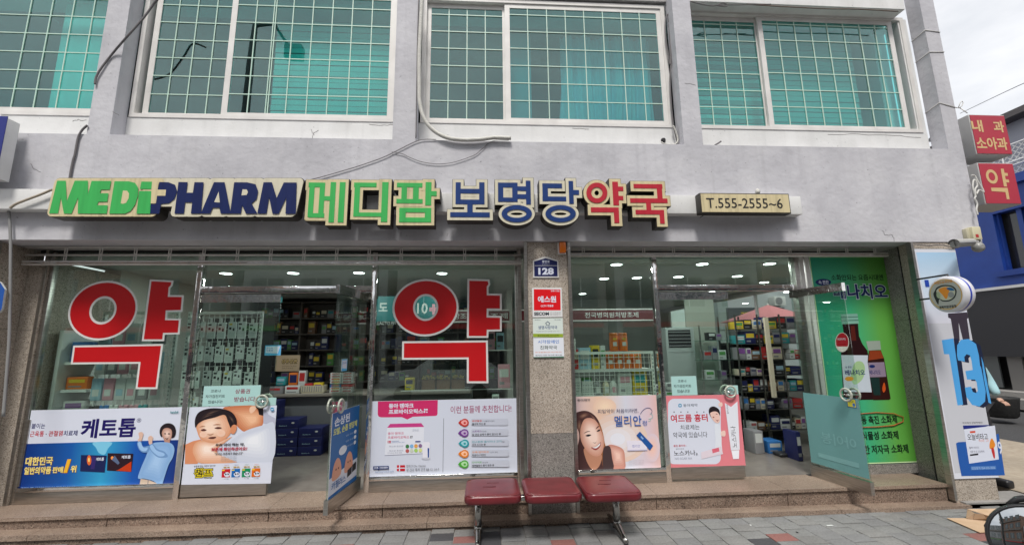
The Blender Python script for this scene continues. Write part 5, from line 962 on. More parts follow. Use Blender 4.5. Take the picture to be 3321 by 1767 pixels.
pshape(P, 'P2', 'printed_figure', [smooth([(290, 575), (322, 560), (356, 572), (325, 584)]), smooth([(446, 550), (490, 538), (530, 548), (490, 560)]), smooth([(375, 662), (420, 650), (468, 652), (425, 672)])], INK('#5b2c28'), t)
pshape(P, 'P2', 'printed_figure', [smooth([(275, 540), (310, 525), (345, 530), (310, 534)]), smooth([(430, 515), (480, 503), (520, 512), (480, 514)]), smooth([(360, 615), (400, 622), (442, 612), (400, 632)])], INK('#b77f62'), t)
pshape(P, 'P2', 'white_field', [[(106, 962), (1105, 938), (1086, 1180), (70, 1195)]], W, t)
ptext(P, 'P2', '우리 아이 먹는 약,', 458, 722, 788, 760, K, t, bold=.03); ptext(P, 'P2', '보존제 확인하셨어요?', 412, 768, 820, 810, INK('#b3163c'), t, bold=.03); ptext(P, 'P2', '"모르는 보존제가 많습니다"', 450, 826, 770, 856, K, t, bold=.015)
for y in (872, 893, 914): ptext(P, 'P2', '국내 어린이 감기약 보존제', 520, y, 695, y+12, INK('#7d8290'), t, bold=0)
ptext(P, 'P2', '보존제 없는 어린이 감기약', 215, 972, 458, 994, K, t, bold=.01)
ptext(P, 'P2', '챔프', 206, 1000, 438, 1118, K, t, bold=.11); ptext(P, 'P2', '챔프', 214, 1008, 430, 1110, INK('#f5df1c'), t, bold=.07); ptext(P, 'P2', '챔프', 222, 1015, 422, 1103, K, t, bold=.01)
ptext(P, 'P2', 'Champ', 325, 1106, 420, 1128, INK('#5b5a14'), t, bold=.03)
for i, (x, c) in enumerate(((528, '#c3202c'), (640, '#1668b4'), (758, '#188a5b'), (870, '#dc6b17'))):
    pshape(P, 'P2', 'pack_picture', [[(x+6, 1018-i*3), (x+100, 1014-i*3), (x+94, 1108-i*3), (x, 1112-i*3)]], INK(c), t); pshape(P, 'P2', 'pack_picture', [ellip(x+62, 1078-i*3, 34, 27)], W, t)
    pshape(P, 'P2', 'pack_picture', [ellip(x+50, 1076-i*3, 9, 9), ellip(x+76, 1073-i*3, 9, 9), ellip(x+38, 1060-i*3, 8, 7)], K, t); ptext(P, 'P2', '챔프', x+22, 988-i*3, x+96, 1006-i*3, INK('#b58f10'), t, bold=.03); pshape(P, 'P2', 'pack_picture', [[(x+8, 1024-i*3), (x+38, 1023-i*3), (x+37, 1036-i*3), (x+7, 1037-i*3)]], INK('#f0d23a'), t)
    ptext(P, 'P2', '어린이', x+35, 966-i*3, x+80, 976-i*3, INK(c), t, bold=0); ptext(P, 'P2', '시럽', x+25, 1122-i*3, x+80, 1132-i*3, INK('#6a6e7c'), t, bold=0)
pshape(P, 'P2', 'round_mark', [rrect(1086, 318, 1126, 356, 12)], INK('#1d8fc0'), t); pshape(P, 'P2', 'round_mark', [smooth([(1092, 328), (1106, 336), (1120, 328), (1114, 348), (1106, 342), (1098, 348)])], W, t)
# mint paper notes on the left door
MT = ink('#abd2cf')
P, t, q = poster('paper_note', 'wide mint paper notice with black and red Korean lines on the left door', 'P2', 312, 70, 962, 300, MT, cat='notice')
RB = INK('#8d2f4c')
ptext(P, 'P2', '코로나', 400, 114, 515, 148, K, t); ptext(P, 'P2', '자가검진키트', 340, 174, 562, 210, K, t); ptext(P, 'P2', '있습니다!', 370, 236, 532, 272, K, t); ptext(P, 'P2', '상품권', 678, 108, 848, 160, RB, t); ptext(P, 'P2', '받습니다!', 668, 196, 920, 252, RB, t)
P, t, q = poster('paper_note', 'small blank mint paper behind the round handle of the left door', 'P2', 958, 208, 1143, 294, MT, cat='notice')
P, t, q = poster('card_notice', 'blue and white card hanging in the open left doorway', 'D2', 888, 752, 1066, 864, ink('#5fb6e6'), Y=.02, cat='notice')
shape(P, 'white_field', [[(q[0]+.01, q[2]+.03), (q[1]-.03, q[2]+.02), (q[1]-.01, q[3]-.01), (q[0]+.01, q[3]-.012)]], W, t); ptext(P, 'D2', '온누리', 905, 776, 975, 795, INK('#1c6cb8'), t); ptext(P, 'D2', '상품권', 905, 800, 975, 820, INK('#1c6cb8'), t)
# --- poster 3: probiotics
P, t, q = poster('probiotics_poster', 'white probiotics poster with a magenta tab and a column of coloured drops', 'P3', 40, 118, 2222, 1255, ink('#cfd5e4'))
MG = INK('#c92e67')
pshape(P, 'P3', 'magenta_tab', [[(163, 142), (1050, 122), (1047, 320)]+[(1040, 345), (1015, 355)]+[(680, 368), (598, 408), (520, 374), (210, 377), (175, 365), (160, 335)]], MG, t)
ptext(P, 'P3', '동아 덴마크', 325, 170, 692, 240, W, t, bold=.04); ptext(P, 'P3', '프로바이오틱스', 322, 254, 832, 326, W, t, bold=.04)
pshape(P, 'P3', 'dots', [ellip(858, 262, 15, 13), ellip(888, 262, 15, 13), ellip(853, 295, 15, 15), ellip(888, 298, 11, 11)], W, t)
ptext(P, 'P3', '이런 분들께 추천합니다!', 1240, 200, 2140, 310, INK('#9b2b5e'), t, bold=.004)
pshape(P, 'P3', 'divider', [[(1135, 390), (1141, 390), (1129, 1188), (1123, 1188)]], INK('#5c5f6a'), t)
pshape(P, 'P3', 'pack_picture', [[(300, 530), (850, 518), (835, 912), (262, 940)]], INK('#dfe3ee'), t); pshape(P, 'P3', 'pack_picture', [[(345, 473), (805, 462), (850, 518), (300, 530)]], INK('#c63f86'), t)
pshape(P, 'P3', 'pack_picture', [[(262, 936), (835, 908), (835, 916), (264, 944)]], INK('#8c8fa6'), t)
ptext(P, 'P3', '동아 덴마크', 312, 594, 545, 634, MG, t, bold=.01); ptext(P, 'P3', '프로바이오틱스', 310, 650, 630, 692, MG, t, bold=.01); pshape(P, 'P3', 'dots', [ellip(650, 660, 9, 8), ellip(670, 655, 8, 7), ellip(652, 678, 9, 8), ellip(672, 676, 6, 6)], K, t)
def flag(x, y, w_, h_):
    pshape(P, 'P3', 'printed_flag', [[(x, y), (x+w_, y), (x+w_, y+h_), (x, y+h_)]], INK('#c01f2c'), t); a, c = x+w_*.33, y+h_*.5
    pshape(P, 'P3', 'printed_flag', [[(a-w_*.06, y), (a+w_*.06, y), (a+w_*.06, y+h_), (a-w_*.06, y+h_)]], W, t); pshape(P, 'P3', 'printed_flag', [[(x, c-h_*.08), (x+w_, c-h_*.1), (x+w_, c+h_*.06), (x, c+h_*.08)]], W, t)
flag(308, 722, 48, 36); flag(445, 1083, 120, 88)
ptext(P, 'P3', 'DENMARK', 365, 722, 480, 734, INK('#3a6ca8'), t, bold=0); ptext(P, 'P3', '프로바이오틱스 균주', 365, 740, 560, 753, INK('#3a6ca8'), t, bold=0)
for i, c in enumerate(('#3f7a4a', '#7fb2dd', '#e0a052', '#8a6c94', '#b8615e', '#c9d2c0', '#a4cf6a', '#d4dc90')): pshape(P, 'P3', 'dots', [ellip(600+64*(i % 4), 806+66*(i//4)-(i % 4)*3, 27, 29)], INK(c), t)
pshape(P, 'P3', 'pack_picture', [[(718, 726), (796, 724), (796, 740), (718, 742)]], INK('#1d2f80'), t)
pshape(P, 'P3', 'pack_picture', [rrect(828, 740, 935, 1000, 24)], INK('#e4e4ee'), t); pshape(P, 'P3', 'pack_picture', [[(900, 830), (925, 830), (922, 970), (902, 970)]], INK('#2a4e94'), t); pshape(P, 'P3', 'pack_picture', [ellip(876, 985, 65, 16)], INK('#c6c9d6'), t)
for y in (790, 855): ptext(P, 'P3', '유산균  장건강', 330, y, 540, y+22, INK('#9aa0b0'), t, bold=0)
ptext(P, 'P3', '식이섬유 함유 제품', 305, 892, 520, 905, INK('#8990a4'), t, bold=0); ptext(P, 'P3', '건강기능식품', 675, 548, 765, 582, INK('#a9b0c0'), t, bold=0)
for i, (c, a, a2, b2) in enumerate((('#c0362e', '배변활동', '이 원활하지 않고', '불규칙 하신 분'), ('#713a8f', '스트레스', '등으로', '장 건강 상태가 좋지 않으신 분'), ('#1b97a4', '인스턴트 음식이나 고기', '등을', '자주 드시는 분'), ('#df7f1f', '오래 앉아있는', '시간이 많은', '학생이나 직장인'), ('#4da637', '다이어트', '로 인해', '배변활동이 좋지 않은 분'))):
    y = 455+i*153; dx = (3, 0, 6, 2, 0)[i]
    pshape(P, 'P3', 'grey_band', [rrect(1545, y-62, 2090+i*4, y+40, 22)], ink('#c3c9d8'), t)
    pshape(P, 'P3', 'drop_mark', [[(1350+dx, y), (1385+dx, y-38)]+[(1447+60*math.cos(math.radians(k))+dx, y+60*math.sin(math.radians(k))) for k in range(-140, 141, 14)]+[(1385+dx, y+38)]], INK(c), t)
    cc = tuple(min(1, x*1.0+.35) for x in lin(c)); nm = mat('print_light_%d' % i, cc, .45)
    pshape(P, 'P3', 'drop_mark', [smooth([(1395, y-5), (1430, y-38), (1475, y-32), (1490, y+8), (1465, y+34), (1425, y+30)])], nm, t); pshape(P, 'P3', 'drop_mark', [ellip(1450, y+3, 18, 16)], INK(c), t)
    w1 = len(a)*36; ptext(P, 'P3', a, 1560, y-42, 1560+w1, y-12, INK(c), t, bold=.01); ptext(P, 'P3', a2, 1566+w1, y-36, 1566+w1+len(a2)*20, y-14, INK('#555b6a'), t, bold=0); ptext(P, 'P3', b2, 1560, y+2, 1560+len(b2)*25, y+34, K, t, bold=.015)
pshape(P, 'P3', 'name_plate', [[(97, 1097), (328, 1091), (326, 1138), (95, 1143)]], INK('#16306c'), t); ptext(P, 'P3', 'CHR  HANSEN', 110, 1104, 314, 1130, W, t, bold=.03); pshape(P, 'P3', 'name_plate', [[(160, 1140), (190, 1140), (176, 1158)]], INK('#16306c'), t)
ptext(P, 'P3', 'Improving food & health', 128, 1162, 402, 1196, INK('#5a7fae'), t, bold=0, shear=.2); ptext(P, 'P3', '덴마크 Chr. Hansen', 588, 1072, 872, 1108, INK('#3c3f4a'), t, bold=0); ptext(P, 'P3', '장 건강 특허 균주 BB-12, LA-5', 588, 1124, 1070, 1168, INK('#3c3f4a'), t, bold=0)
# --- poster 4: smiling woman
P, t, q = poster('smiling_woman_poster', 'peach poster of a laughing long haired woman right of the granite column', 'P4', 100, 98, 1270, 1110, ink('#e2d3d6'))
shape(P, 'peach_field', [[(q[0], q[2]), (q[1], q[2]), (q[1], q[3]), (q[0], q[3])]], gradient_mat('print_peach', [(0, '#dcc6cb'), (.3, '#ecc9b0'), (.62, '#d9dbe8'), (.88, '#dfc9d2'), (1, '#e3bdb8')], 0, q[0], q[1]), t)
for bb__ in ((700, 700, 420, 330, '#e6cdbf', '#e8eaf4'), (520, 250, 160, 120, '#ecccb6', '#f6dcc0'), (1180, 820, 110, 200, '#dfcbd4', '#f0c6b8')): soft(P, 'P4', ellip(*bb__[:4], 26), bb__[4], bb__[5], t, 5)
pshape(P, 'P4', 'printed_figure', [smooth([(110, 360), (180, 312), (280, 310), (380, 370), (450, 480), (500, 640), (530, 800), (600, 900), (640, 1105), (120, 1112), (112, 800), (100, 560)], 4)], INK('#4c3232'), t)
for hs_ in ([(150, 380), (250, 330), (300, 360), (200, 420)], [(300, 340), (380, 400), (430, 500), (350, 400)], [(130, 500), (170, 420), (200, 500), (160, 640)]): soft(P, 'P4', smooth(hs_), '#5a3c38', '#94705e', t, 4)
pshape(P, 'P4', 'printed_figure', [smooth([(430, 460), (490, 600), (520, 760), (560, 900), (570, 1100), (500, 1100), (470, 900), (490, 720)], 3)], INK('#a2673c'), t)
pshape(P, 'P4', 'printed_figure', [smooth([(95, 520), (140, 560), (165, 650), (150, 760), (110, 860), (98, 700)])], INK('#e2bfb6'), t)
soft(P, 'P4', smooth([(560, 790), (680, 790), (780, 850), (800, 980), (795, 1102), (630, 1106), (610, 980)], 4), '#cc8f80', '#f3cbbd', t, 6, (.1, .1))
pshape(P, 'P4', 'printed_figure', [smooth([(240, 820), (460, 900), (470, 1000), (420, 1100), (330, 1108), (250, 960)])], INK('#c08a70'), t)
pshape(P, 'P4', 'printed_figure', [smooth([(500, 830), (590, 800), (620, 960), (640, 1105), (500, 1106)], 3)], INK('#4a3a3c'), t)
soft(P, 'P4', smooth([(180, 560), (230, 430), (320, 405), (400, 450), (460, 560), (505, 700), (495, 850), (440, 930), (340, 920), (240, 820), (185, 700)], 5), '#d09a86', '#f6dacd', t, 8, (.0, .15), .4)
pshape(P, 'P4', 'printed_figure', [smooth([(330, 812), (390, 800), (460, 740), (455, 800), (400, 850), (350, 835)])], INK('#9c4040'), t); pshape(P, 'P4', 'printed_figure', [smooth([(345, 812), (395, 802), (455, 752), (445, 790), (395, 825)])], INK('#f0f0f0'), t)
pshape(P, 'P4', 'printed_figure', [smooth([(250, 650), (290, 632), (330, 640), (290, 662)]), smooth([(405, 590), (435, 565), (460, 568), (435, 590)])], K, t)
pshape(P, 'P4', 'printed_figure', [smooth([(225, 620), (270, 588), (320, 590), (270, 600)]), smooth([(390, 560), (420, 520), (445, 515), (420, 540)]), smooth([(350, 740), (385, 748), (405, 730), (385, 755)])], INK('#5c3a34'), t)
ptext(P, 'P4', '피임약이 처음이라면,', 420, 278, 985, 338, INK('#43436a'), t, bold=0)
ptext(P, 'P4', '멜리안', 655, 372, 1030, 520, INK('#2c5fae'), t, bold=.008); ptext(P, 'P4', '정', 1042, 440, 1105, 508, INK('#2c5fae'), t, bold=0)
for pts, c in (([(1015, 350), (1050, 300), (1100, 268), (1150, 270), (1178, 310), (1165, 345)], '#3c4c84'), ([(1150, 345), (1182, 362), (1185, 400), (1150, 415)], '#8fc4c8'), ([(1128, 412), (1155, 425), (1150, 445), (1125, 446)], '#a9d6cf')):
    b = MB(); b.tube([P.w(*P.hit('P4', *p_), .004) for p_ in smooth(pts+pts[::-1][1:-1], 3)[:len(pts)*3-2]], .0025, INK(c), 5); b.build('swirl_mark', t)
pshape(P, 'P4', 'pack_picture', [[(825, 722), (1090, 716), (1110, 852), (835, 862)]], INK('#e6e2f0'), t); ptext(P, 'P4', '멜리안', 900, 775, 1010, 815, INK('#7f86c4'), t, bold=0); pshape(P, 'P4', 'pack_picture', [[(832, 848), (1108, 840), (1112, 854), (836, 863)]], INK('#c4c0da'), t)
pshape(P, 'P4', 'pack_picture', [[(1005, 592), (1190, 790), (1145, 855), (958, 645)]], INK('#23569e'), t); pshape(P, 'P4', 'pack_picture', [[(1022, 650), (1060, 690), (1045, 705), (1015, 670)]], INK('#8fb0e0'), t)
pshape(P, 'P4', 'round_mark', [rrect(82, 138, 118, 172, 10)], INK('#2a8fb8'), t); ptext(P, 'P4', '동아제약', 135, 138, 316, 170, INK('#3a3a44'), t, bold=.015)
for y in (985, 1015, 1035): ptext(P, 'P4', '전문가와 상담하세요 의약품 안내문', 850, y, 1060, y+11, INK('#b9a9b4'), t, bold=0)
# --- poster 5: pink scar poster
PK = ink('#e0828c')
P, t, q = poster('pink_poster', 'pink poster with a white panel and a tall ointment tube on the right door', 'P4', 1365, 88, 2435, 1088, PK)
pshape(P, 'P4', 'white_panel', [rrect(1400, 138, 2135, 1048, 85)], W, t)
ptext(P, 'P4', '동아제약', 1612, 208, 1812, 250, INK('#4a5868'), t, bold=.01); pshape(P, 'P4', 'round_mark', [rrect(1545, 208, 1592, 256, 14)], INK('#2a8fb8'), t); pshape(P, 'P4', 'round_mark', [smooth([(1554, 218), (1568, 228), (1584, 218), (1578, 245), (1568, 238), (1560, 245)])], W, t)
ptext(P, 'P4', '여드름 흉터', 1438, 352, 1952, 462, INK('#c01a34'), t, bold=.022); ptext(P, 'P4', '치료제는', 1572, 500, 1838, 568, K, t, bold=0); ptext(P, 'P4', '약국에 있습니다', 1472, 600, 1948, 680, K, t, bold=0)
ptext(P, 'P4', '붉은 흉터엔~', 1478, 776, 1662, 806, INK('#c8505c'), t, bold=.01); ptext(P, 'P4', '흉터치료제', 1510, 826, 1620, 844, INK('#777788'), t, bold=0); ptext(P, 'P4', '노스카나', 1482, 856, 1780, 928, K, t, bold=.004); ptext(P, 'P4', '겔', 1786, 892, 1812, 922, K, t, bold=0); ptext(P, 'P4', 'NO SCAR NA', 1496, 952, 1735, 984, INK('#9a9fb0'), t, bold=0)
for x in (1484, 1580, 1675, 1802, 1898): pshape(P, 'P4', 'dots', [ellip(x, 322, 8, 8, 10)], K, t)
pshape(P, 'P4', 'printed_figure', [smooth([(1968, 330), (1980, 265), (2040, 245), (2110, 290), (2120, 380), (2060, 420), (2010, 410)])], INK('#241a20'), t)
pshape(P, 'P4', 'printed_figure', [smooth([(1985, 350), (2020, 318), (2080, 320), (2118, 370), (2120, 450), (2085, 478), (2030, 440)])], INK('#e9c4b8'), t)
pshape(P, 'P4', 'printed_figure', [smooth([(2050, 490), (2120, 510), (2140, 620), (2145, 760), (2150, 900), (2060, 880), (2060, 700)], 3)], INK('#dfe4ee'), t)
pshape(P, 'P4', 'printed_figure', [smooth([(2020, 392), (2035, 385), (2045, 398), (2030, 402)]), smooth([(2060, 350), (2080, 345), (2090, 356)]), smooth([(2060, 425), (2085, 438), (2105, 425), (2088, 452)])], INK('#8a3c40'), t)
pshape(P, 'P4', 'printed_figure', [smooth([(2135, 600), (2190, 580), (2200, 640), (2180, 662), (2140, 650)]), smooth([(2105, 200), (2150, 190), (2155, 240), (2110, 245)])], INK('#eecdc2'), t)
pshape(P, 'P4', 'pack_picture', [[(1860, 880), (2140, 800), (2165, 905), (1865, 975)]], INK('#dfd3de'), t); pshape(P, 'P4', 'pack_picture', [[(2010, 838), (2105, 815), (2115, 868), (2020, 895)]], INK('#d96a7c'), t)
pshape(P, 'P4', 'tube_picture', [[(2188, 195), (2275, 252), (2365, 175), (2398, 845), (2275, 855)]], INK('#e4e6f0'), t); pshape(P, 'P4', 'tube_picture', [[(2280, 858), (2390, 850), (2385, 972), (2305, 975)]], INK('#f0f2fa'), t)
ptext(P, 'P4', '노스카나', 2280, 520, 2350, 815, K, t, bold=0, rot=1); ptext(P, 'P4', '흉터치료', 2215, 215, 2240, 350, INK('#5a5a6c'), t, bold=0, rot=1)
P, t, q = poster('paper_note', 'square mint paper notice above the pink poster on the right door', 'D5', 1022, 1140, 1256, 1316, MT, cat='notice')
ptext(P, 'D5', '코로나', 1080, 1172, 1160, 1198, K, t); ptext(P, 'D5', '자가검진키트', 1042, 1218, 1204, 1246, K, t); ptext(P, 'D5', '있습니다!', 1074, 1264, 1190, 1294, K, t)
P, t, q = poster('paper_note', 'small blank mint paper behind the round handle of the right door', 'D5', 1540, 1226, 1638, 1308, MT, cat='notice')
# --- green poster on the fixed panel at the right
u0, u1, v0, v1 = 4.045, 5.045, .315, 2.762
Mg = gradient_mat('print_green', [(0, '#2ba485'), (.45, '#3fae7c'), (.78, '#62ab4c'), (1, '#5ba23c')], 0, u0, u1)
P, t, q = poster('green_poster', 'tall green digestive tonic poster with two brown bottles right of the door', 'L7', 0, 0, 0, 0, ink('#c9e6b0'), Y=.006, rc=(u0, u1, v0, v1))
shape(P, 'green_field', [[(u0+.012, v0+.012), (u1-.012, v0+.012), (u1-.012, v1-.012), (u0+.012, v1-.012)]], Mg, t)
GN = INK('#12291c'); NV = INK('#152a66')
ptext(P, 'R8', '소화안되는 요즘시대엔', 752, 1070, 1215, 1122, GN, t, bold=.02)
pshape(P, 'R8', 'oval_mark', [ellip(682, 1138, 70, 30)], NV, t); ptext(P, 'R8', '속 편한', 640, 1122, 730, 1155, W, t, bold=.02)
ptext(P, 'R8', '베나치오', 765, 1150, 1255, 1292, W, t, bold=.06); ptext(P, 'R8', '베나치오', 770, 1155, 1250, 1287, NV, t, bold=.03)
BR, BR2 = INK('#260a10'), INK('#541a14')
pshape(P, 'L7', 'bottle_picture', [[(852, 412), (990, 408), (1000, 520), (1030, 590), (1075, 650), (1090, 760), (1140, 1070), (1120, 1085), (900, 1088), (860, 1070), (838, 680), (850, 620), (870, 540)]], BR, t)
pshape(P, 'L7', 'bottle_picture', [[(838, 325), (985, 320), (998, 408), (845, 414)]], INK('#7fb0a0'), t); pshape(P, 'L7', 'bottle_picture', [[(836, 350), (990, 345), (990, 352), (837, 358)], [(840, 380), (995, 374), (995, 382), (841, 388)]], INK('#3f6e60'), t)
pshape(P, 'L7', 'bottle_picture', [[(925, 430), (960, 430), (975, 560), (930, 560)]], BR2, t)
pshape(P, 'L7', 'bottle_picture', [[(840, 688), (1078, 690), (1112, 1018), (868, 1015)]], INK('#c3cdd8'), t); pshape(P, 'L7', 'bottle_picture', [smooth([(960, 760), (1020, 745), (1052, 800), (1030, 900), (960, 950), (925, 880)])], INK('#9fc08e'), t)
ptext(P, 'L7', '베나치오', 875, 818, 1052, 868, NV, t, bold=.03); pshape(P, 'L7', 'oval_mark', [ellip(912, 898, 38, 20)], INK('#e0992a'), t); ptext(P, 'L7', '속 편한', 876, 785, 935, 806, NV, t, bold=.01)
pshape(P, 'L7', 'bottle_picture', [[(1088, 648), (1192, 645), (1222, 720), (1280, 1075), (1265, 1085), (1125, 1088), (1110, 1000), (1075, 750), (1078, 700)]], INK('#30100e'), t); pshape(P, 'L7', 'bottle_picture', [[(1092, 650), (1190, 648), (1218, 715), (1082, 735)]], INK('#8e3a1c'), t)
pshape(P, 'L7', 'bottle_picture', [[(1062, 565), (1185, 560), (1194, 640), (1082, 648)]], INK('#98a49a'), t); pshape(P, 'L7', 'bottle_picture', [[(1078, 755), (1222, 750), (1240, 880), (1094, 885)]], INK('#8f7f94'), t); pshape(P, 'L7', 'bottle_picture', [[(1096, 888), (1180, 886), (1190, 1045), (1130, 1045)]], INK('#16302e'), t)
ptext(P, 'L7', '베나치오', 1092, 820, 1190, 862, NV, t, bold=.01); pshape(P, 'L7', 'oval_mark', [ellip(1114, 788, 26, 14)], NV, t); pshape(P, 'L7', 'bottle_picture', [smooth([(1205, 980), (1222, 930), (1235, 990), (1215, 1020)])], INK('#c8531e'), t)
pshape(P, 'L7', 'round_label', [ellip(848, 575, 62, 87)], INK('#e4d8d4'), t); pshape(P, 'L7', 'round_label', [[p_ for p_ in ellip(848, 572, 55, 80)]], INK('#b01f2c'), t); pshape(P, 'L7', 'round_label', [[(800, 612), (898, 612), (885, 640), (848, 654), (815, 640)]], INK('#e9e0dc'), t)
ptext(P, 'L7', '위장운동 촉진', 806, 536, 878, 556, W, t, bold=.01)
ptext(P, 'L8', '위장운동 촉진 소화제', 870, 218, 1335, 292, GN, t, bold=.02); ptext(P, 'L8', '순수 식물성 소화제', 900, 358, 1348, 432, GN, t, bold=.02); ptext(P, 'L8', '속편한 저자극 소화제', 935, 478, 1436, 556, GN, t, bold=.02)
b = MB(); cpt = [(960, 205), (1150, 190), (1300, 200), (1385, 230), (1385, 270), (1300, 305), (1150, 318), (980, 322)]; b.tube([P.w(*P.hit('L8', *p_), .012) for p_ in cpt], .005, INK('#b2502e'), 5); b.build('red_loop', t)
# --- banner on the right column
u0, u1, v0, v1 = 4.968, 5.475, .262, 2.755
P, t, q = poster('tall_banner', 'tall pale blue printed banner with large blue numerals on the right granite column', 'S', 0, 0, 0, 0, ink('#d9dce6'), Y=-.452, rc=(u0, u1, v0, v1), cat='banner')
shape(P, 'sky_field', [[(u0+.015, 1.9), (u1-.004, 1.9), (u1-.004, v1-.04), (u0+.015, v1-.04)]], gradient_mat('print_sky', [(0, '#d5d6e2'), (.6, '#c9dcee'), (1, '#a9cfee')], 2, 1.9, 2.75), t)
shape(P, 'floor_field', [[(u0+.015, .32), (u1-.004, .32), (u1-.004, 1.9), (u0+.015, 1.9)]], ink('#c4c6ce'), t)
ZB, Zb2 = INK('#4ea2e2'), INK('#1b2440')
hx = lambda x, y: P.hit('L7', x, y)
pshape(P, 'L7', 'printed_figure', [[(1790, 318), (1960, 308), (1972, 360), (1960, 365), (1985, 545), (1925, 560), (1885, 400), (1895, 560), (1850, 575), (1815, 365), (1792, 355)]], INK('#3b3440'), t)
pshape(P, 'L7', 'numeral_shade', [[(1840, 540), (1885, 545), (1965, 1130), (1915, 1135)]], Zb2, t); pshape(P, 'L7', 'numeral', [[(1735, 555), (1838, 540), (1925, 1128), (1875, 1135), (1800, 680), (1755, 680)]], ZB, t)
M3o = [(1870, 690), (1872, 600), (1905, 552), (1975, 545), (2040, 590), (2065, 690), (2075, 780), (2085, 800), (2100, 880), (2125, 1010), (2120, 1100), (2070, 1145), (2005, 1130), (1955, 1060), (1940, 975), (1995, 968), (2010, 1015), (2040, 1025), (2055, 1005), (2045, 930), (2030, 905), (1960, 905), (1945, 830), (2010, 820), (2000, 740), (1985, 690), (1955, 680), (1935, 705), (1940, 745), (1880, 735)]
pshape(P, 'L7', 'numeral_shade', [[(x+38, y+12) for x, y in M3o]], Zb2, t); pshape(P, 'L7', 'numeral', [M3o], ZB, t)
pshape(P, 'L7', 'numeral', [[(2085, 700), (2105, 760), (2175, 1120), (2150, 1110), (2110, 900)]], ZB, t)
ptext(P, 'Q3', '약국에서 상담하세요!', 890, 55, 1105, 75, INK('#3c3c44'), t, bold=0)
pshape(P, 'Q3', 'navy_wedge', [[(895, 95), (1190, 88), (1070, 130), (902, 138)]], INK('#1c2a7c'), t)
pshape(P, 'Q3', 'blue_field', [[(822, 285), (845, 272), (1010, 262), (1240, 195), (1275, 180), (1342, 625), (880, 632), (850, 480)]], INK('#1f58a8'), t)
pshape(P, 'Q3', 'white_card', [[(905, 135), (1235, 95), (1278, 455), (962, 500)]], W, t)
ptext(P, 'Q3', '오늘비타고', 942, 180, 1160, 250, K, t, bold=.012); ptext(P, 'Q3', '비타 고!', 1065, 240, 1170, 272, INK('#dc8a7a'), t, bold=0); pshape(P, 'Q3', 'red_tag', [[(968, 155), (1025, 150), (1027, 172), (970, 176)]], INK('#d0523c'), t)
pshape(P, 'Q3', 'printed_figure', [smooth([(1195, 235), (1215, 245), (1238, 300), (1222, 350), (1235, 430), (1222, 440), (1205, 350), (1180, 340), (1178, 290)])], INK('#e08a2c'), t); pshape(P, 'Q3', 'printed_figure', [smooth([(1195, 340), (1225, 345), (1236, 430), (1222, 440)])], INK('#c02c2c'), t)
ptext(P, 'Q3', '활력 비타민', 960, 318, 1065, 342, INK('#8a8a98'), t, bold=0); ptext(P, 'Q3', '하루 한 포 건강하게', 972, 360, 1120, 385, INK('#8a8a98'), t, bold=0); pshape(P, 'Q3', 'black_tag', [[(968, 402), (1055, 390), (1058, 408), (970, 418)]], K, t)
pshape(P, 'Q3', 'outline_box', [[(975, 528), (1245, 522), (1248, 560), (978, 570)]], INK('#4a7abc'), t); ptext(P, 'Q3', '상담문의 054-555-2555', 985, 532, 1236, 560, INK('#a9c4e8'), t, bold=0)
ptext(P, 'Q3', '9', 1268, 262, 1310, 400, W, t, bold=.02)
for pt in ((1584, 1118, 1620, 1180), (1628, 1238, 1662, 1292)):
    a = P.rect('R8', *pt); shape(P, 'blue_clip', [[(a[0], a[2]), (a[1], a[2]), (a[1], a[3]), (a[0], a[3])]], INK('#2447a8'), t, thick=.0)
# --- poster on the open left door
HL = Vector((-1.36, .06, 0)); ul = Vector((.085, .74, 0)).normalized(); OL = HL-ul*.75
PD = Plane(OL+ul.cross(Vector((0, 0, 1)))*.0075, ul, (0, 0, 1)); rr_ = [PD.hit('P5', *q_) for q_ in ((122, 325), (342, 250), (300, 1000), (66, 1200))]
P, t, q = poster('door_poster', 'blue nail and hair tonic poster with two cartoon fingers on the open left door', 'P5', 0, 0, 0, 0, ink('#1f66a8'), rc=(.02, .66, (rr_[2][1]+rr_[3][1])/2, (rr_[0][1]+rr_[1][1])/2), pl=PD)
du, dv0, dv1 = q[1]-q[0], q[2], q[3]
def uv(a, b_): return (q[0]+a*du, dv1-b_*(dv1-dv0))
def dp(nm, pts, c_): return shape(P, nm, [[uv(*p_) for p_ in pts]], INK(c_), t)
def dt(s_, a, b_, c2, d2, c_, **k): x_, y_ = uv(a, b_); x2, y2 = uv(c2, d2); return text(P, s_, (x_, x2, y2, y_), INK(c_), t, **k)
dp('white_foot', [(0, .76), (1, .70), (1, .93), (0, .96)], '#d9dde8'); dt('손상된', .08, .06, .62, .17, '#e4ecf4', bold=.03); dt('모발, 손톱 영양제', .06, .19, .92, .28, '#dfe27c', bold=.03)
dp('oval_mark', ellip(.42, .50, .14, .055), '#e3e8ee')
for x_ in (.24, .66): dp('printed_figure', smooth([(x_-.14, .80), (x_-.12, .64), (x_, .56), (x_+.12, .63), (x_+.14, .78)]), '#dfa083'); dp('printed_figure', ellip(x_-.03, .69, .02, .012), '#6b3328'); dp('printed_figure', ellip(x_+.05, .69, .02, .012), '#6b3328')
for y_ in (.34, .41, .48): dp('round_mark', ellip(.86, y_, .05, .025), '#e3e8ee'); dt('영양 공급', .50, y_-.01, .78, y_+.012, '#b9d0e6', bold=0)
dp('pack_picture', [(.62, .79), (.78, .77), (.78, .86), (.62, .88)], '#23242c'); dp('pack_picture', [(.80, .76), (.95, .745), (.95, .84), (.80, .855)], '#23242c'); dt('카필러스', .08, .82, .56, .91, '#1f66a8', bold=.01)
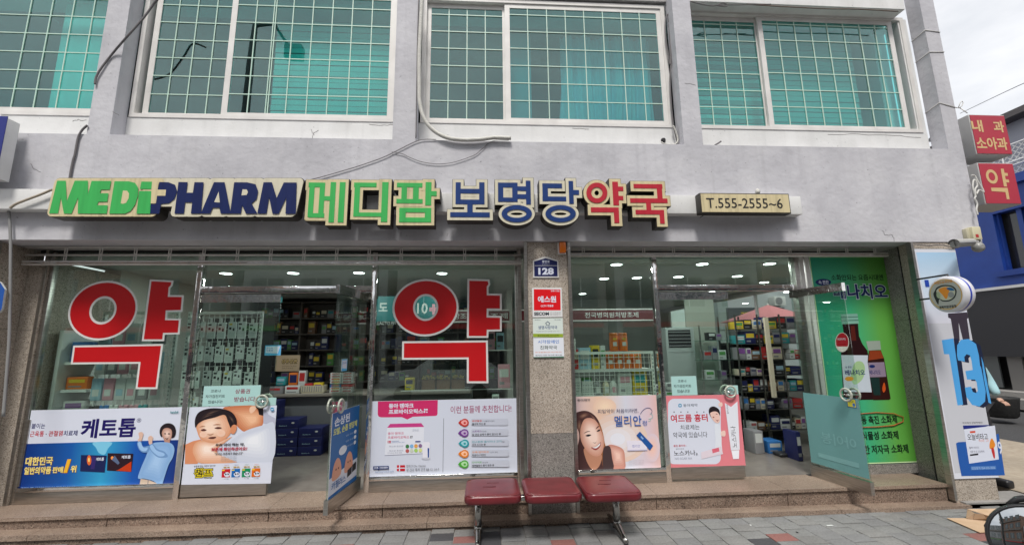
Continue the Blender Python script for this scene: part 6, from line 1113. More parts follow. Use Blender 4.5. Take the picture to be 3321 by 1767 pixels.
P, t, q = poster('card_notice', 'small blue and white card hanging on the open left door', 'D2', 0, 0, 0, 0, ink('#5fb6e6'), rc=(PD.hit('D2', 1742, 965)[0], PD.hit('D2', 1802, 965)[0], PD.hit('D2', 1770, 1036)[1], PD.hit('D2', 1770, 905)[1]), pl=PD, cat='notice')
shape(P, 'white_field', [[(q[0]+.01, q[2]+.03), (q[1]-.01, q[2]+.02), (q[1]-.01, q[3]-.01), (q[0]+.01, q[3]-.012)]], W, t); text(P, '온누리', (q[0]+.015, q[1]-.02, q[3]-.05, q[3]-.025), INK('#1c6cb8'), t)
# --- print and sticker on the open right door
ur = Vector((.085, -.68, 0)).normalized(); HR_ = Vector((3.765, .03, 0)); nr = -Vector((ur.y, -ur.x, 0)); PR = Plane(HR_-nr*0+Vector((ur.y, -ur.x, 0))*.0085, ur, (0, 0, 1))
t = empty('door_film_lettering', PR.w(.3, .6, 0), 'faint mirrored lettering on the frosted film of the open right door', 'window sticker'); tl = mat('film_lettering', (.20, .42, .42), .6)
rq = [PR.hit('D3', *q_) for q_ in ((650, 1060), (880, 1060))]; text(PR, '아이봉', (rq[0][0], rq[1][0], .60, .72), tl, t, bold=.02, mirror=True); shape(PR, 'film_band', [[(.12, .43), (.60, .43), (.60, .48), (.12, .48)]], tl, t)
qq = [PR.hit('D3', *q_) for q_ in ((820, 810), (893, 880))]; P, t, q = poster('yellow_sticker', 'yellow and blue square sticker by the handle of the open right door', 'D3', 0, 0, 0, 0, ink('#2c5a96'), rc=(qq[0][0], qq[1][0], qq[1][1], qq[0][1]), pl=PR, cat='sticker', th=.001)
shape(P, 'yellow_field', [[(q[0]+.008, q[2]+.008), (q[1]-.008, q[2]+.008), (q[1]-.008, q[3]-.008), (q[0]+.008, q[3]-.008)]], INK('#dcd44a'), t); text(P, '온누리', (q[0]+.02, q[1]-.03, q[3]-.045, q[3]-.02), INK('#2c6a56'), t); shape(P, 'round_mark', [ellip(q[1]-.03, q[2]+.03, .016, .018)], INK('#4a7ab8'), t)
# ================================================================ SMALL SIGNS ON THE CENTRE COLUMN
YC = -.412
P, t, q = poster('house_number_plaque', 'navy house number plaque 128 on the centre granite column', 'P6', 0, 0, 0, 0, M_ws, Y=YC, rc=Ypl(YC).rect('P6', 34, 110, 348, 306), cat='plaque', th=.008)
a = q; cx_ = (a[0]+a[1])/2; top = Ypl(YC).hit('P6', 188, 48)[1]
shape(P, 'gable_top', [[(a[0], a[3]-.001), (a[1], a[3]-.001), (a[1], a[3]+.012), (cx_+.03, top-.004), (cx_, top), (cx_-.03, top-.004), (a[0], a[3]+.012)]], M_ws, t, thick=.008)
NVp = ink('#1b2255')
shape(P, 'navy_field', [[(a[0]+.012, a[2]+.013), (a[1]-.012, a[2]+.013), (a[1]-.012, a[3]+.004), (cx_, top-.016), (a[0]+.012, a[3]+.004)]], NVp, t)
ptext(P, 'P6', '중앙로', 145, 92, 238, 124, W, t, bold=.02); ptext(P, 'P6', 'Jungang-ro', 145, 136, 238, 148, W, t, bold=0); pshape(P, 'P6', 'white_line', [[(50, 156), (334, 156), (334, 160), (50, 160)]], M_ws, t); ptext(P, 'P6', '128', 98, 184, 290, 270, W, t, bold=.045)
P, t, q = poster('security_sign', 'red and white security company sign under the number plaque', 'P6', 24, 430, 392, 792, ink('#dcdcdc'), Y=YC, cat='sign', th=.008)
pshape(P, 'P6', 'red_field', [[(42, 448), (370, 452), (374, 708), (44, 710)]], ink('#d8101c'), t)
ptext(P, 'P6', '에스원', 92, 532, 318, 612, W, t, bold=.035); ptext(P, 'P6', 'CCTV 작동중', 128, 640, 285, 668, W, t, bold=.025); ptext(P, 'P6', '언제나 안심', 252, 458, 358, 480, W, t, bold=.02)
ptext(P, 'P6', 'SECOM', 46, 730, 230, 772, INK('#24303c'), t, bold=.045)
for y in (728, 740, 752, 764): ptext(P, 'P6', '보안 시스템 작동 구역', 244, y, 372, y+8, INK('#6c6c74'), t, bold=0)
P, t, q = poster('pharmacy_plate', 'pale plate with a small house drawing and a green foot band', 'P6', 32, 804, 403, 1040, ink('#d2dcd6'), Y=YC, cat='sign', th=.007)
pshape(P, 'P6', 'green_band', [[(34, 996), (403, 998), (405, 1040), (36, 1038)]], ink('#93a834'), t); ptext(P, 'P6', '생명사랑약국', 96, 898, 332, 942, INK('#2c4a80'), t, bold=.01); ptext(P, 'P6', '정신건강상담 1577-0199', 88, 1010, 350, 1028, K, t, bold=.02)
pshape(P, 'P6', 'house_mark', [[(182, 868), (214, 842), (246, 868), (240, 874), (214, 852), (188, 874)], [(192, 872), (200, 872), (200, 886), (230, 886), (230, 872), (238, 872), (238, 892), (192, 892)]], INK('#4a5a70'), t)
ptext(P, 'P6', '자살예방 협력 약국 생명을 지키는 약국', 72, 962, 358, 973, INK('#7c868c'), t, bold=0); ptext(P, 'P6', '보건소', 54, 818, 128, 832, INK('#5c6670'), t, bold=0); ptext(P, 'P6', '약사회', 296, 818, 372, 832, INK('#5c6670'), t, bold=0)
P, t, q = poster('friendly_pharmacy_plate', 'white plate with blue and green lettering, lowest sign on the centre column', 'P6', 38, 1046, 414, 1290, ink('#dfe3ea'), Y=YC, cat='sign', th=.007)
ptext(P, 'P6', '시각장애인', 92, 1074, 354, 1118, INK('#1f6cc0'), t, bold=.01); ptext(P, 'P6', '친화약국', 120, 1144, 330, 1190, INK('#2c4438'), t, bold=.01)
ptext(P, 'P6', '점자 및 음성 복약 안내 서비스 제공 약국', 62, 1218, 386, 1232, INK('#e0805a'), t, bold=.01); ptext(P, 'P6', '점자도서관  약사회  복지관', 62, 1254, 392, 1270, INK('#5c6670'), t, bold=.01); pshape(P, 'P6', 'foot_band', [[(40, 1284), (414, 1276), (414, 1290), (40, 1292)]], INK('#4a7a64'), t)
# orange alarm lamp
al = empty('alarm_lamp', onY('R7', 615, 880, -.40), 'orange siren lamp at the top right of the centre column', 'alarm lamp')
q = rectY('R7', 588, 782, 645, 876, -.46); bx('base', q[0]-.012, q[1]+.008, -.42, -.402, q[2]-.01, q[3]+.004, M_frame, al, r=.003); bx('lamp_cover', q[0], q[1], -.475, -.421, q[2], q[3], mat('orange_lens', (.75, .17, .01), .25), al, r=.012)
MB().tube([onY('R7', 650, 858, -.43), onY('R7', 678, 830, -.44)], .008, M_frame, 8).build('bracket', al)
# ================================================================ INTERIOR
def lamp(x, y, lab):
    t = empty('ceiling_lamp', (x, y, 2.75), lab, 'ceiling lamp', 'round ceiling lamps inside the shop')
    MB().lathe((x, y, 2.742), [(.001, 0), (.072, 0), (.072, .006), (.001, .006)], mat('lamp_glow', (.92, 1, .97), .5, emit=7), 20).build('diffuser', t)
    MB().lathe((x, y, 2.745), [(.072, 0), (.088, .0), (.088, .015), (.072, .015)], M_frame, 20).build('rim', t)
    ld = bpy.data.lights.new('lamp_light', 'AREA'); ld.shape = 'DISK'; ld.size = .14; ld.energy = LAMP_W*(3.2 if y < 1.2 else 1.0); ld.color = (.93, 1, .97); lo = bpy.data.objects.new('lamp_light', ld); COL.objects.link(lo); lo.location = (x, y, 2.735); put(lo, t)
LAMP_W = 2.0
pts = [(1.736, .45), (1.90, 1.632), (2.40, 1.549), (2.882, .42), (3.037, 1.471), (3.968, 1.427), (3.80, .40), (4.855, 2.103), (-3.541, 1.063), (-2.639, 1.05), (-1.744, 1.037), (-.6, 1.1), (2.0, 3.6), (3.6, 3.6), (4.6, 3.4), (4.0, 5.8), (-2.6, 4.2), (-1.0, 4.2)]
lb_ = ['first front lamp right of the column', 'lamp over the canister rack', 'lamp over the right transom end', 'front lamp over the closed right door', 'lamp above the air conditioner', 'lamp above the wire shelving', 'front lamp above the open right doorway', 'lamp nearest the side window',
       'lamp over the grey pack rack', 'lamp over the left doorway', 'lamp by the top of the open left door', 'lamp over the centre window', 'deep lamp left of the wire shelving', 'deep lamp behind the wire shelving', 'deep lamp by the side window', 'farthest lamp on the right side', 'deep lamp over the left cubby shelves', 'deep lamp over the right cubby shelves']
for i, (x, y) in enumerate(pts): lamp(x, y, 'round glowing ceiling %s' % lb_[i] if i < len(lb_) else 'round ceiling lamp glowing deep inside the shop')
C_ = {'white': (.62, .64, .62), 'pink': (.62, .30, .36), 'blue': (.04, .19, .50), 'pale blue': (.32, .50, .60), 'teal': (.03, .30, .32), 'green': (.10, .32, .08), 'yellow': (.68, .50, .03), 'orange': (.70, .17, .02),
      'red': (.48, .03, .03), 'grey': (.25, .25, .26), 'navy': (.015, .02, .10), 'black': (.02, .02, .022), 'brown': (.16, .08, .04), 'cream': (.60, .54, .40), 'purple': (.22, .08, .30)}
CM = {k: mat('carton_'+k.replace(' ', '_'), v, .4) for k, v in C_.items()}
RIM = CM['white']
def carton(x0, x1, y, d, z0, z1, col, label, group=None, name='carton', lab2=None, band=True):
    """a product carton with a label panel and a printed band on its front"""
    t = empty(name, ((x0+x1)/2, y+d/2, z0), label, 'box', group); w_, h = x1-x0, z1-z0
    bx('box', x0, x1, y, y+d, z0, z1, CM[col], t, r=min(.003, w_*.08))
    if w_ > .035 and h > .035:
        l = lab2 or random.choice(['white', 'cream', 'yellow', 'pale blue', 'red', 'navy'] if col in ('blue', 'teal', 'green', 'red', 'navy', 'black', 'brown', 'purple', 'orange') else ['navy', 'red', 'green', 'teal', 'blue', 'purple', 'grey'])
        bx('label_panel', x0+w_*.12, x1-w_*.12, y-.0015, y-.0004, z0+h*random.uniform(.45, .55), z0+h*random.uniform(.8, .9), CM[l], t)
        if band: bx('label_band', x0+w_*.12, x0+w_*random.uniform(.5, .8), y-.0015, y-.0004, z0+h*.15, z0+h*.27, CM['grey' if l != 'grey' else 'white'], t)
    return t
SEEN = {}
def row(x0, x1, y, z, hmin, hmax, wmin, wmax, cols, where, dep=.12, gap=.006, group=None, fill=.95):
    """cartons standing side by side; labels count the look-alikes from the left"""
    x = x0; items = []
    while x < x1-wmin:
        w_ = min(random.uniform(wmin, wmax), x1-x)
        if random.random() < fill: items.append((x, w_, random.choice(cols), random.uniform(hmin, hmax)))
        x += w_+gap
    cnt = {}
    tot = {}
    for it in items: tot[it[2]] = tot.get(it[2], 0)+1
    for (x, w_, c, h) in items:
        cnt[c] = cnt.get(c, 0)+1
        lab = '%s carton %s' % (c, where) if tot[c] == 1 else '%s %s carton %s' % (ORD[min(cnt[c], 12)-1], c, where)
        carton(x, x+w_, y+random.uniform(0, .015), dep, z, z+h, c, lab, group)
# ---- grid racks behind the left window
M_rack = mat('rack_white', (.76, .79, .76), .4)
def grid_rack(x0, x1, y, z0, z1, label, zs=(), step=.062, dx=0, cat='display rack'):
    t = empty('grid_rack', ((x0+x1)/2, y, z0), label, cat)
    f = MB()
    for x in (x0, x1-.03): f.box(x, x+.03, y, y+.03, z0, z1, M_rack)
    f.build('upright', t); bx('top_rail', x0+.03, x1-.03, y, y+.025, z1-.03, z1, M_rack, t)
    n = int((x1-x0)/step); g = MB()
    for i in range(1, n+1): x = x0+(x1-x0)*i/(n+1); g.box(x-.0022, x+.0022, y-.004, y, z0, z1-.03, M_rack)
    k = int((z1-z0)/.068)
    for i in range(1, k): z = z0+(z1-z0)*i/k; g.box(x0+.03, x1-.03, y-.008, y-.0045, z-.0022, z+.0022, M_rack)
    g.build('wire_grid', t)
    h = MB()
    for i in range(int((z1-z0)/.045)):
        for x in (x0+.009, x0+.018): h.box(x-.002, x+.002, y-.001, y, z0+.02+i*.045, z0+.04+i*.045, M_black)
        for x in (x1-.021, x1-.012): h.box(x-.002, x+.002, y-.001, y, z0+.02+i*.045, z0+.04+i*.045, M_black)
    h.build('slot_holes', t)
    for z in zs: bx('shelf_board', x0+.03, x1-.03, y+.002, y+.30, z-.03, z, M_rack, t)
    return t
YR1 = .24
grid_rack(-3.44, -2.60, YR1, .2, 2.155, 'white wire grid rack full of grey packs behind the left glass door')
bx('back_board', -3.42, -2.62, YR1+.35, YR1+.36, .2, 2.1, CM['black'], label='black board standing behind the rack of grey packs', cat='board')
packm = [MB() for _ in range(1)]
def hang(x, y, z, w_, h, face, win, label, group=None, name='hanging_pack'):
    b = MB(); b.box(x, x+w_, y, y+.018, z-h, z, face); b.box(x+w_*.12, x+w_*.88, y-.002, y-.0003, z-h*.93, z-h*.62, M_rackc); b.box(x+w_*.15, x+w_*.42, y-.002, y-.0003, z-h*.46, z-h*.32, CM['black'])
    b.box(x+w_*.62, x+w_*.82, y-.002, y-.0003, z-h*.55, z-h*.38, CM['black']); b.box(x+w_*.12, x+w_*.5, y-.002, y-.0003, z-h*.2, z-h*.1, win); b.box(x+w_*.34, x+w_*.62, y-.012, y-.004, z+.0, z+.05, CM['white'])
    return b.build(name, label=label, cat='hanging pack', group=group)
M_rackc = mat('carton_pale', (.55, .60, .58), .5); M_pf = mat('pack_front', (.66, .70, .69), .35)
for r_ in range(5):
    for c_ in range(7):
        x = -3.41+c_*.113+(.012 if c_ == 6 else 0)+random.uniform(-.005, .005); z = 2.03-r_*.275-(.0 if c_ < 6 else .02)+random.uniform(-.012, .012)
        if c_ == 6: x -= .005
        hang(x, YR1-.03-random.uniform(0, .03), z, .088, .17+random.uniform(-.01, .03), M_pf, CM['yellow'] if c_ % 3 == 1 else CM['black'],
             '%s grey hanging pack from the left in the %s row of the grid rack' % (ORD[c_], ORD[r_]), 'grey packs hanging on the grid rack')
grid_rack(-4.36, -3.53, .22, .2, 2.16, 'white wire grid rack of pouches behind the big red letter at the far left')
rows = [(2.02, ['pale blue', 'pink', 'white', 'white', 'grey']), (1.70, ['white', 'grey', 'pink', 'white', 'white', 'pale blue']), (1.42, ['pale blue', 'pink', 'white', 'white', 'grey', 'white']), (1.13, ['black', 'blue', 'white', 'pink', 'pink', 'teal', 'white'])]
for r_, (z, cs) in enumerate(rows):
    w_ = .72/len(cs)
    for i, c in enumerate(cs):
        lb = MB(); x = -4.32+i*w_; y = .19-random.uniform(0, .02); h = .24
        lb.bbox(x+.004, x+w_-.008, y-.02, y+.01, z-h, z, CM[c], .008); lb.box(x+w_*.2, x+w_*.75, y-.0225, y-.0205, z-h*.8, z-h*.5, CM['white' if c != 'white' else 'pink' if i % 2 else 'pale blue']); lb.box(x+w_*.4, x+w_*.55, y-.03, y-.022, z-.005, z+.04, CM['white'])
        lb.build('hanging_pouch', label='%s pouch, %s from the left in the %s row, left rack' % (c, ORD[i], ORD[r_]), cat='pouch', group='pouches hanging on the left rack')
# white end shelf at the far left with boxes
es = empty('end_shelf', (-4.6, .75, .2), 'white end shelf standing at the far left inside the window', 'shelf')
bx('side_panel', -4.72, -4.68, .14, .6, .2, 1.95, M_rack, es); bx('side_panel', -4.40, -4.38, .3, .6, .2, 1.95, M_rack, es)
for z in (.72, 1.02, 1.30, 1.60): bx('shelf_board', -4.679, -4.401, .2, .6, z-.03, z, M_rack, es)
for i, (z, c, h, a) in enumerate(((1.302, 'orange', .13, 'on the third board'), (1.602, 'blue', .22, 'on the top board'), (1.022, 'white', .15, 'on the second board'), (.722, 'green', .16, 'on the lowest board'))):
    carton(-4.66, -4.44, .24, .2, z, z+h, c, '%s carton %s of the white end shelf' % (c, a))
# ---- room seen through the left doorway: cubby shelves, counter, navy boxes
M_wood = noisy('dark_shelf_wood', [(.09, .075, .065), (.13, .11, .095)], 8, .5)
cb = empty('cubby_shelves', (-2.6, 4.25, .2), 'dark wall of square shelf compartments behind the counter', 'shelf')
xs_ = [-4.6, -3.75, -2.95, -2.15, -1.35, -.55, .3]; zs_ = [1.05, 1.37, 1.69, 2.01, 2.33, 2.66]
for x in xs_: bx('divider', x-.015, x+.015, 4.1, 4.45, .2, 2.66, M_wood, cb)
for z in zs_:
    for a, c in zip(xs_[:-1], xs_[1:]): bx('shelf_board', a+.016, c-.016, 4.1, 4.45, z-.012, z+.012, M_wood, cb)
bx('back_panel', -4.6, .3, 4.451, 4.47, .2, 2.7, M_wood, cb)
for k, z in enumerate(zs_[:-1]):
    for j, (a, c) in enumerate(zip(xs_[:-1], xs_[1:])):
        row(a+.03, c-.05, 4.16, z+.013, .12, .26, .07, .16, ['black', 'navy', 'black', 'grey', 'brown', 'black', 'navy', 'green'], 'in the %s compartment of the %s shelf row behind the counter' % (ORD[j], ORD[k]), group='cartons in the wall shelves', fill=.72)
ct = empty('counter', (-2.4, 2.3, .2), 'long service counter with a pale top beyond the left doorway', 'counter')
bx('counter_top', -4.2, -.2, 2.02, 2.75, .99, 1.03, mat('counter_top', (.26, .235, .20), .4), ct, r=.004); bx('front_panel', -4.2, -.2, 2.10, 2.72, .2, .989, mat('counter_front', (.16, .165, .17), .6), ct)
M_nb = CM['navy']
nb = 0
for lvl in range(6):
    for i, (x, top) in enumerate(((-3.36, 6), (-3.02, 5), (-2.68, 4))):
        if lvl < top-(i > 0) and lvl < (6, 4, 3)[i]:
            z = .202+lvl*.128
            t = empty('navy_carton', (x+.16, 1.85, z), 'navy carton with pale oval marks, %s from the floor in the %s stack' % (ORD[lvl], ('left', 'middle', 'right')[i]), 'box', 'navy cartons stacked before the counter')
            bx('box', x, x+.325, 1.70, 2.02, z, z+.125, M_nb, t, r=.003)
            Pb = Ypl(1.699); a_ = ellip(x+.25, z+.075, .022, .012, 14); shape(Pb, 'oval_mark', [a_], CM['white'], t, h=.001); text(Pb, 'Benfos-A', (x+.06, x+.17, z+.03, z+.045), CM['pale blue'], t, bold=.02, h=.001)
Mred = CM['red']
k = 0
for i, x in enumerate((-2.42, -2.24)):
    for j in range(7):
        z = 1.031+j*.042+(.012 if j > 2 else 0)
        carton(x, x+.165, 2.12, .12, z, z+.040, 'white' if j != 2 else ('blue' if i == 0 else 'red'), '%s white and red medicine box from the counter up in the %s pile' % (ORD[j], ('left', 'right')[i]), 'piled medicine boxes on the counter', lab2='red')
carton(-3.10, -2.88, 2.12, .12, 1.031, 1.15, 'white', 'low white and red box on the counter left of the basket', lab2='red'); carton(-3.42, -3.13, 2.1, .12, 1.031, 1.14, 'grey', 'grey patterned box at the left end of the counter items', lab2='red')
carton(-2.98, -2.87, 2.30, .08, 1.031, 1.37, 'white', 'upright white and orange box standing behind the basket', lab2='red'); carton(-3.14, -3.0, 2.32, .08, 1.031, 1.34, 'orange', 'orange box standing behind the low counter boxes'); carton(-3.30, -3.16, 2.25, .1, 1.15, 1.28, 'teal', 'teal box on top of the counter items')
bk = MB(); bk.box(-2.83, -2.51, 2.08, 2.09, 1.05, 1.15, CM['cream']); bk.box(-2.83, -2.51, 2.24, 2.25, 1.05, 1.15, CM['cream']); bk.box(-2.84, -2.831, 2.08, 2.25, 1.05, 1.15, CM['cream']); bk.box(-2.509, -2.50, 2.08, 2.25, 1.05, 1.15, CM['cream']); bk.box(-2.83, -2.51, 2.08, 2.25, 1.032, 1.045, CM['cream'])
for i in range(9): bk.box(-2.82+i*.035, -2.81+i*.035, 2.074, 2.079, 1.06, 1.14, CM['grey'])
bk.build('basket', label='cream plastic basket on the counter', cat='basket')
carton(-2.80, -2.68, 2.10, .1, 1.046, 1.18, 'red', 'red packet lying in the cream basket'); carton(-2.66, -2.53, 2.10, .1, 1.046, 1.19, 'yellow', 'yellow packet lying in the cream basket')
P, t, q = poster('counter_poster', 'cream poster with heavy black outlined lettering behind the counter goods', 'D2', 1005, 862, 1275, 1040, ink('#b9a287'), Y=2.6)
ptext(P, 'D2', '성유산균', 1070, 900, 1252, 958, INK('#0c0c10'), t, bold=.07); ptext(P, 'D2', '성유산균', 1074, 905, 1248, 950, INK('#d7b878'), t, bold=.01); ptext(P, 'D2', '장까지 살아서 가는 유산균', 1080, 975, 1240, 990, INK('#4a3c34'), t, bold=0); ptext(P, 'D2', '면역 프로모션', 1080, 1000, 1200, 1014, INK('#4a3c34'), t, bold=0)
dk = MB(); dk.bbox(-2.25, -2.05, 1.75, 2.0, .202, .62, CM['brown'], .006); dk.box(-2.2, -2.1, 1.747, 1.7495, .38, .40, CM['white']); dk.build('brown_carton', label='dark brown carton beside the navy stacks', cat='box')
# ---- window displays of the centre bay
gs = empty('glass_shelves', (-.2, .3, 1.1), 'glass display shelves behind the centre window', 'shelf')
M_gsh = glass('shelf_glass', (.75, .88, .84), 1.2)
for z in (1.22, 1.66): bx('shelf_board', -.95, .33, .12, .42, z, z+.01, M_gsh, gs); bx('shelf_edge', -.95, .33, .115, .119, z, z+.01, M_frame, gs)
carton(.03, .125, .16, .07, 1.671, 1.90, 'pink', 'pink tall carton on the upper glass shelf, left of the blue one', lab2='black'); carton(.145, .235, .16, .07, 1.671, 1.87, 'pale blue', 'pale blue tall carton on the upper glass shelf', lab2='black')
carton(.16, .30, .15, .06, 1.231, 1.50, 'pink', 'pink gift pouch on the lower glass shelf', lab2='white', name='gift_pouch')
carton(-.92, -.80, .2, .1, 1.671, 1.88, 'navy', 'navy carton at the left end of the upper glass shelf'); carton(-.76, -.66, .2, .1, 1.671, 1.83, 'grey', 'grey carton beside the navy one on the upper glass shelf'); carton(-.92, -.82, .2, .1, 1.231, 1.36, 'yellow', 'yellow carton at the left end of the lower glass shelf')
wp = ((-.13, .2), (-.02, .2), (.09, .2))
for i, x in enumerate((-.18, -.09, .0, .09)): carton(x, x+.08, .14, .06, 1.02, 1.09+(.07 if i == 3 else 0), 'white', '%s small white carton from the left above the probiotics poster' % ORD[i], 'small white cartons above the probiotics poster', lab2='grey')
wl = empty('window_ledge', (-.2, .3, .9), 'dark ledge and cabinet behind the probiotics poster', 'cabinet'); bx('cabinet', -1.15, .33, .1, .5, .2, .99, M_wood, wl); bx('ledge', -1.15, .33, .08, .52, .991, 1.015, M_wood, wl)
# clear bags with yellow contents
bg_ = MB(); 
for i in range(3):
    x = -.72+i*.17; bg_.box(x, x+.15, .17, .25, 1.231, 1.34, CM['brown'])
    for k in range(26): a, c = random.uniform(x, x+.14), random.uniform(1.34, 1.37); bg_.tube([(a, .17+random.uniform(0, .06), c), (a+random.uniform(-.02, .02), .18, c+.018)], .006, CM['yellow'], 5)
bg_.build('snack_bag', label='clear bags of yellow sweets on the lower glass shelf', cat='bag', kind='stuff')
for i in range(3): bx('clear_wrap', -.73+i*.17, -.565+i*.17, .16, .26, 1.345, 1.56, glass('clear_wrap', (.8, .78, .68), 1.5), label='%s clear wrap from the left standing over the yellow sweets' % ORD[i], cat='wrapping')
# teal board with white characters and the red band above the inner counter
tb = empty('teal_board', (-.9, 2.2, 1.9), 'teal board with large white characters hung inside the centre bay', 'sign'); q = rectY('L3', 1155, 165, 1700, 385, 1.6)
bx('board', q[0], q[1], 1.6, 1.62, q[2], q[3], mat('teal_panel', (.02, .16, .17), .5), tb); Pt = Ypl(1.599)
ptext(Pt, 'L3', '도', 1175, 225, 1255, 300, CM['white'], tb, bold=.03); ptext(Pt, 'L3', '10', 1515, 225, 1610, 322, CM['white'], tb, bold=.02); pshape(Pt, 'L3', 'plus_mark', [[(1625, 265), (1650, 265), (1650, 235), (1675, 235), (1675, 265), (1700, 265), (1700, 300), (1675, 300), (1675, 330), (1650, 330), (1650, 300), (1625, 300)]], CM['pink'], tb); ptext(Pt, 'L3', 'LACTO FIT', 1165, 390, 1330, 420, CM['white'], tb, bold=0)
rb = empty('red_band_sign', (0, 1.7, 2.2), 'long dark red band sign with white Korean lettering hung inside the shop', 'sign')
M_rb = mat('dark_red_band', (.12, .012, .02), .4)
for (x0, x1) in ((-1.15, .41), (.6, 2.9)):
    bx('band', x0, x1, 2.0, 2.03, 2.12, 2.28, M_rb, rb); bx('band_trim', x0, x1, 1.99, 2.0, 2.281, 2.30, M_frame, rb); bx('band_trim', x0, x1, 1.99, 2.0, 2.10, 2.119, M_frame, rb)
Pr = Ypl(1.998)
for (x0, x1) in ((1.65, 2.55), (-1.08, -.2), (-.05, .38)): text(Pr, '전국병의원처방조제' if x1-x0 > .5 else '방조제', (x0, x1, 2.155, 2.245), CM['white'], rb, bold=.01)
# ---- right bay: low grid rack with goods
grid_rack(.995, 2.035, .15, .2, 1.63, 'low white wire rack with shelves behind the right window', zs=(1.115, 1.425), step=.062)
def itemY(z, x0, y0, x1, y1, Y): return rectY(z, x0, y0, x1, y1, Y)
def goods(kind, x0, x1, zb, zt, Y, col, label, group=None, d=.1, lab2=None):
    if kind == 'can':
        rr = (x1-x0)/2; t = empty('canister', ((x0+x1)/2, Y+rr, zb), label, 'canister', group); h = zt-zb
        MB().lathe(((x0+x1)/2, Y+rr, zb), [(rr*.96, 0), (rr, .01), (rr, h*.84), (rr*.93, h*.86), (rr*.97, h*.88), (rr*.97, h*.98), (rr*.9, h)], CM[col], 18).build('can_body', t)
        bx('label_panel', (x0+x1)/2-rr*.45, (x0+x1)/2+rr*.45, Y-.004, Y+.02, zb+h*.28, zb+h*.5, CM['white'], t); bx('label_panel', (x0+x1)/2-rr*.4, (x0+x1)/2+rr*.4, Y-.003, Y+.02, zb+h*.62, zb+h*.72, CM['yellow'], t); return t
    if kind == 'bottle':
        rr = (x1-x0)/2; t = empty('bottle', ((x0+x1)/2, Y+rr, zb), label, 'bottle', group); h = zt-zb
        MB().lathe(((x0+x1)/2, Y+rr, zb), [(rr*.9, 0), (rr, .01), (rr, h*.62), (rr*.75, h*.75), (rr*.3, h*.82), (rr*.3, h*.9)], CM[col], 14).build('bottle_body', t); MB().lathe(((x0+x1)/2, Y+rr, zb+h*.9), [(rr*.34, 0), (rr*.34, h*.1)], CM['white'], 10).build('cap', t)
        bx('label_panel', (x0+x1)/2-rr*.55, (x0+x1)/2+rr*.55, Y-.004, Y+.02, zb+h*.15, zb+h*.5, CM[lab2 or 'white'], t); return t
    return carton(x0, x1, Y, d, zb, zt, col, label, group, lab2=lab2)
def px(z, x0, x1, y, Y): return onY(z, x0, y, Y).x, onY(z, x1, y, Y).x
YG = .20; z2, z1_ = 1.427, 1.117
def zt(z, x, y): return onY(z, x, y, YG).z
for i, (a, c) in enumerate(((415, 495), (500, 580), (585, 660), (663, 755))):
    p_ = px('D5', a, c, 960, YG); goods('can', p_[0], p_[1], z2, z2+.205, YG, 'orange', '%s orange canister from the left in the lower row on the rack' % ORD[i], 'orange canisters on the low rack')
for i, (a, c) in enumerate(((460, 540), (546, 625))):
    p_ = px('D5', a, c, 830, YG); goods('can', p_[0], p_[1], z2+.207, z2+.425, YG+.005, 'orange', '%s orange canister of the pair on top of the row' % ('left', 'right')[i], 'orange canisters on the low rack')
for (a, c, yt, col, lab, l2) in ((105, 160, 895, 'red', 'red and cream carton at the left end of the upper rack shelf', 'cream'), (165, 276, 878, 'pale blue', 'pale blue carton on the upper rack shelf', 'white'), (283, 356, 856, 'yellow', 'yellow carton with black marks on the upper rack shelf', 'black'), (365, 412, 858, 'white', 'white carton on the upper rack shelf beside the canisters', 'green')):
    p_ = px('D5', a, c, 960, YG); carton(p_[0], p_[1], YG, .12, z2, zt('D5', a, yt), col, lab, lab2=l2)
def basket(x0, x1, zb, zt_, Y, col, label):
    t = empty('basket', ((x0+x1)/2, Y+.06, zb), label, 'basket'); b = MB(); b.box(x0, x1, Y, Y+.004, zb, zt_, col); b.box(x0, x1, Y+.12, Y+.124, zb, zt_, col); b.box(x0, x0+.004, Y+.004, Y+.12, zb, zt_, col); b.box(x1-.004, x1, Y+.004, Y+.12, zb, zt_, col); b.box(x0+.004, x1-.004, Y+.004, Y+.12, zb, zb+.004, col); b.build('basket_wall', t)
    h = MB()
    for i in range(6):
        for j in range(5): x = x0+(x1-x0)*(i+.8)/7; z = zb+(zt_-zb)*(j+.8)/6.5; h.box(x-.004, x+.004, Y-.001, Y-.0002, z-.005, z+.005, CM['grey'])
    h.build('slots', t)
p_ = px('D5', 105, 185, 1215, YG); basket(p_[0], p_[1], z1_, zt('D5', 150, 1158), YG, CM['white'], 'white pierced basket at the left end of the lower rack shelf')
p_ = px('D5', 195, 297, 1215, YG); basket(p_[0], p_[1], z1_, zt('D5', 250, 1188), YG, CM['white'], 'white pierced basket with a green item on the lower rack shelf'); carton(p_[0]+.01, p_[1]-.01, YG+.02, .08, z1_+.01, zt('D5', 250, 1155), 'green', 'green packet sticking out of the second basket')
for (a, c, yt, k_, col, lab) in ((308, 378, 1160, 'bottle', 'grey', 'grey hand wash bottle on the lower rack shelf'), (390, 452, 1165, 'bottle', 'cream', 'peach hand wash bottle on the lower rack shelf'), (460, 522, 1160, 'bottle', 'white', 'pale green hand wash bottle on the lower rack shelf'), (530, 655, 1108, 'box', 'white', 'white diaper style pack with a pink top on the lower rack shelf'), (665, 798, 1088, 'box', 'yellow', 'yellow bag at the right end of the lower rack shelf')):
    p_ = px('D5', a, c, 1215, YG); goods(k_, p_[0], p_[1], z1_, zt('D5', a, yt), YG, col, lab, lab2='pink' if col == 'white' else None)
bx('sensor_box', *px('D5', 100, 135, 860, .1), .1, .13, onY('D5', 118, 918, .1).z, onY('D5', 118, 795, .1).z, M_frame, r=.004, label='narrow white sensor box on the glass edge by the column', cat='sensor')
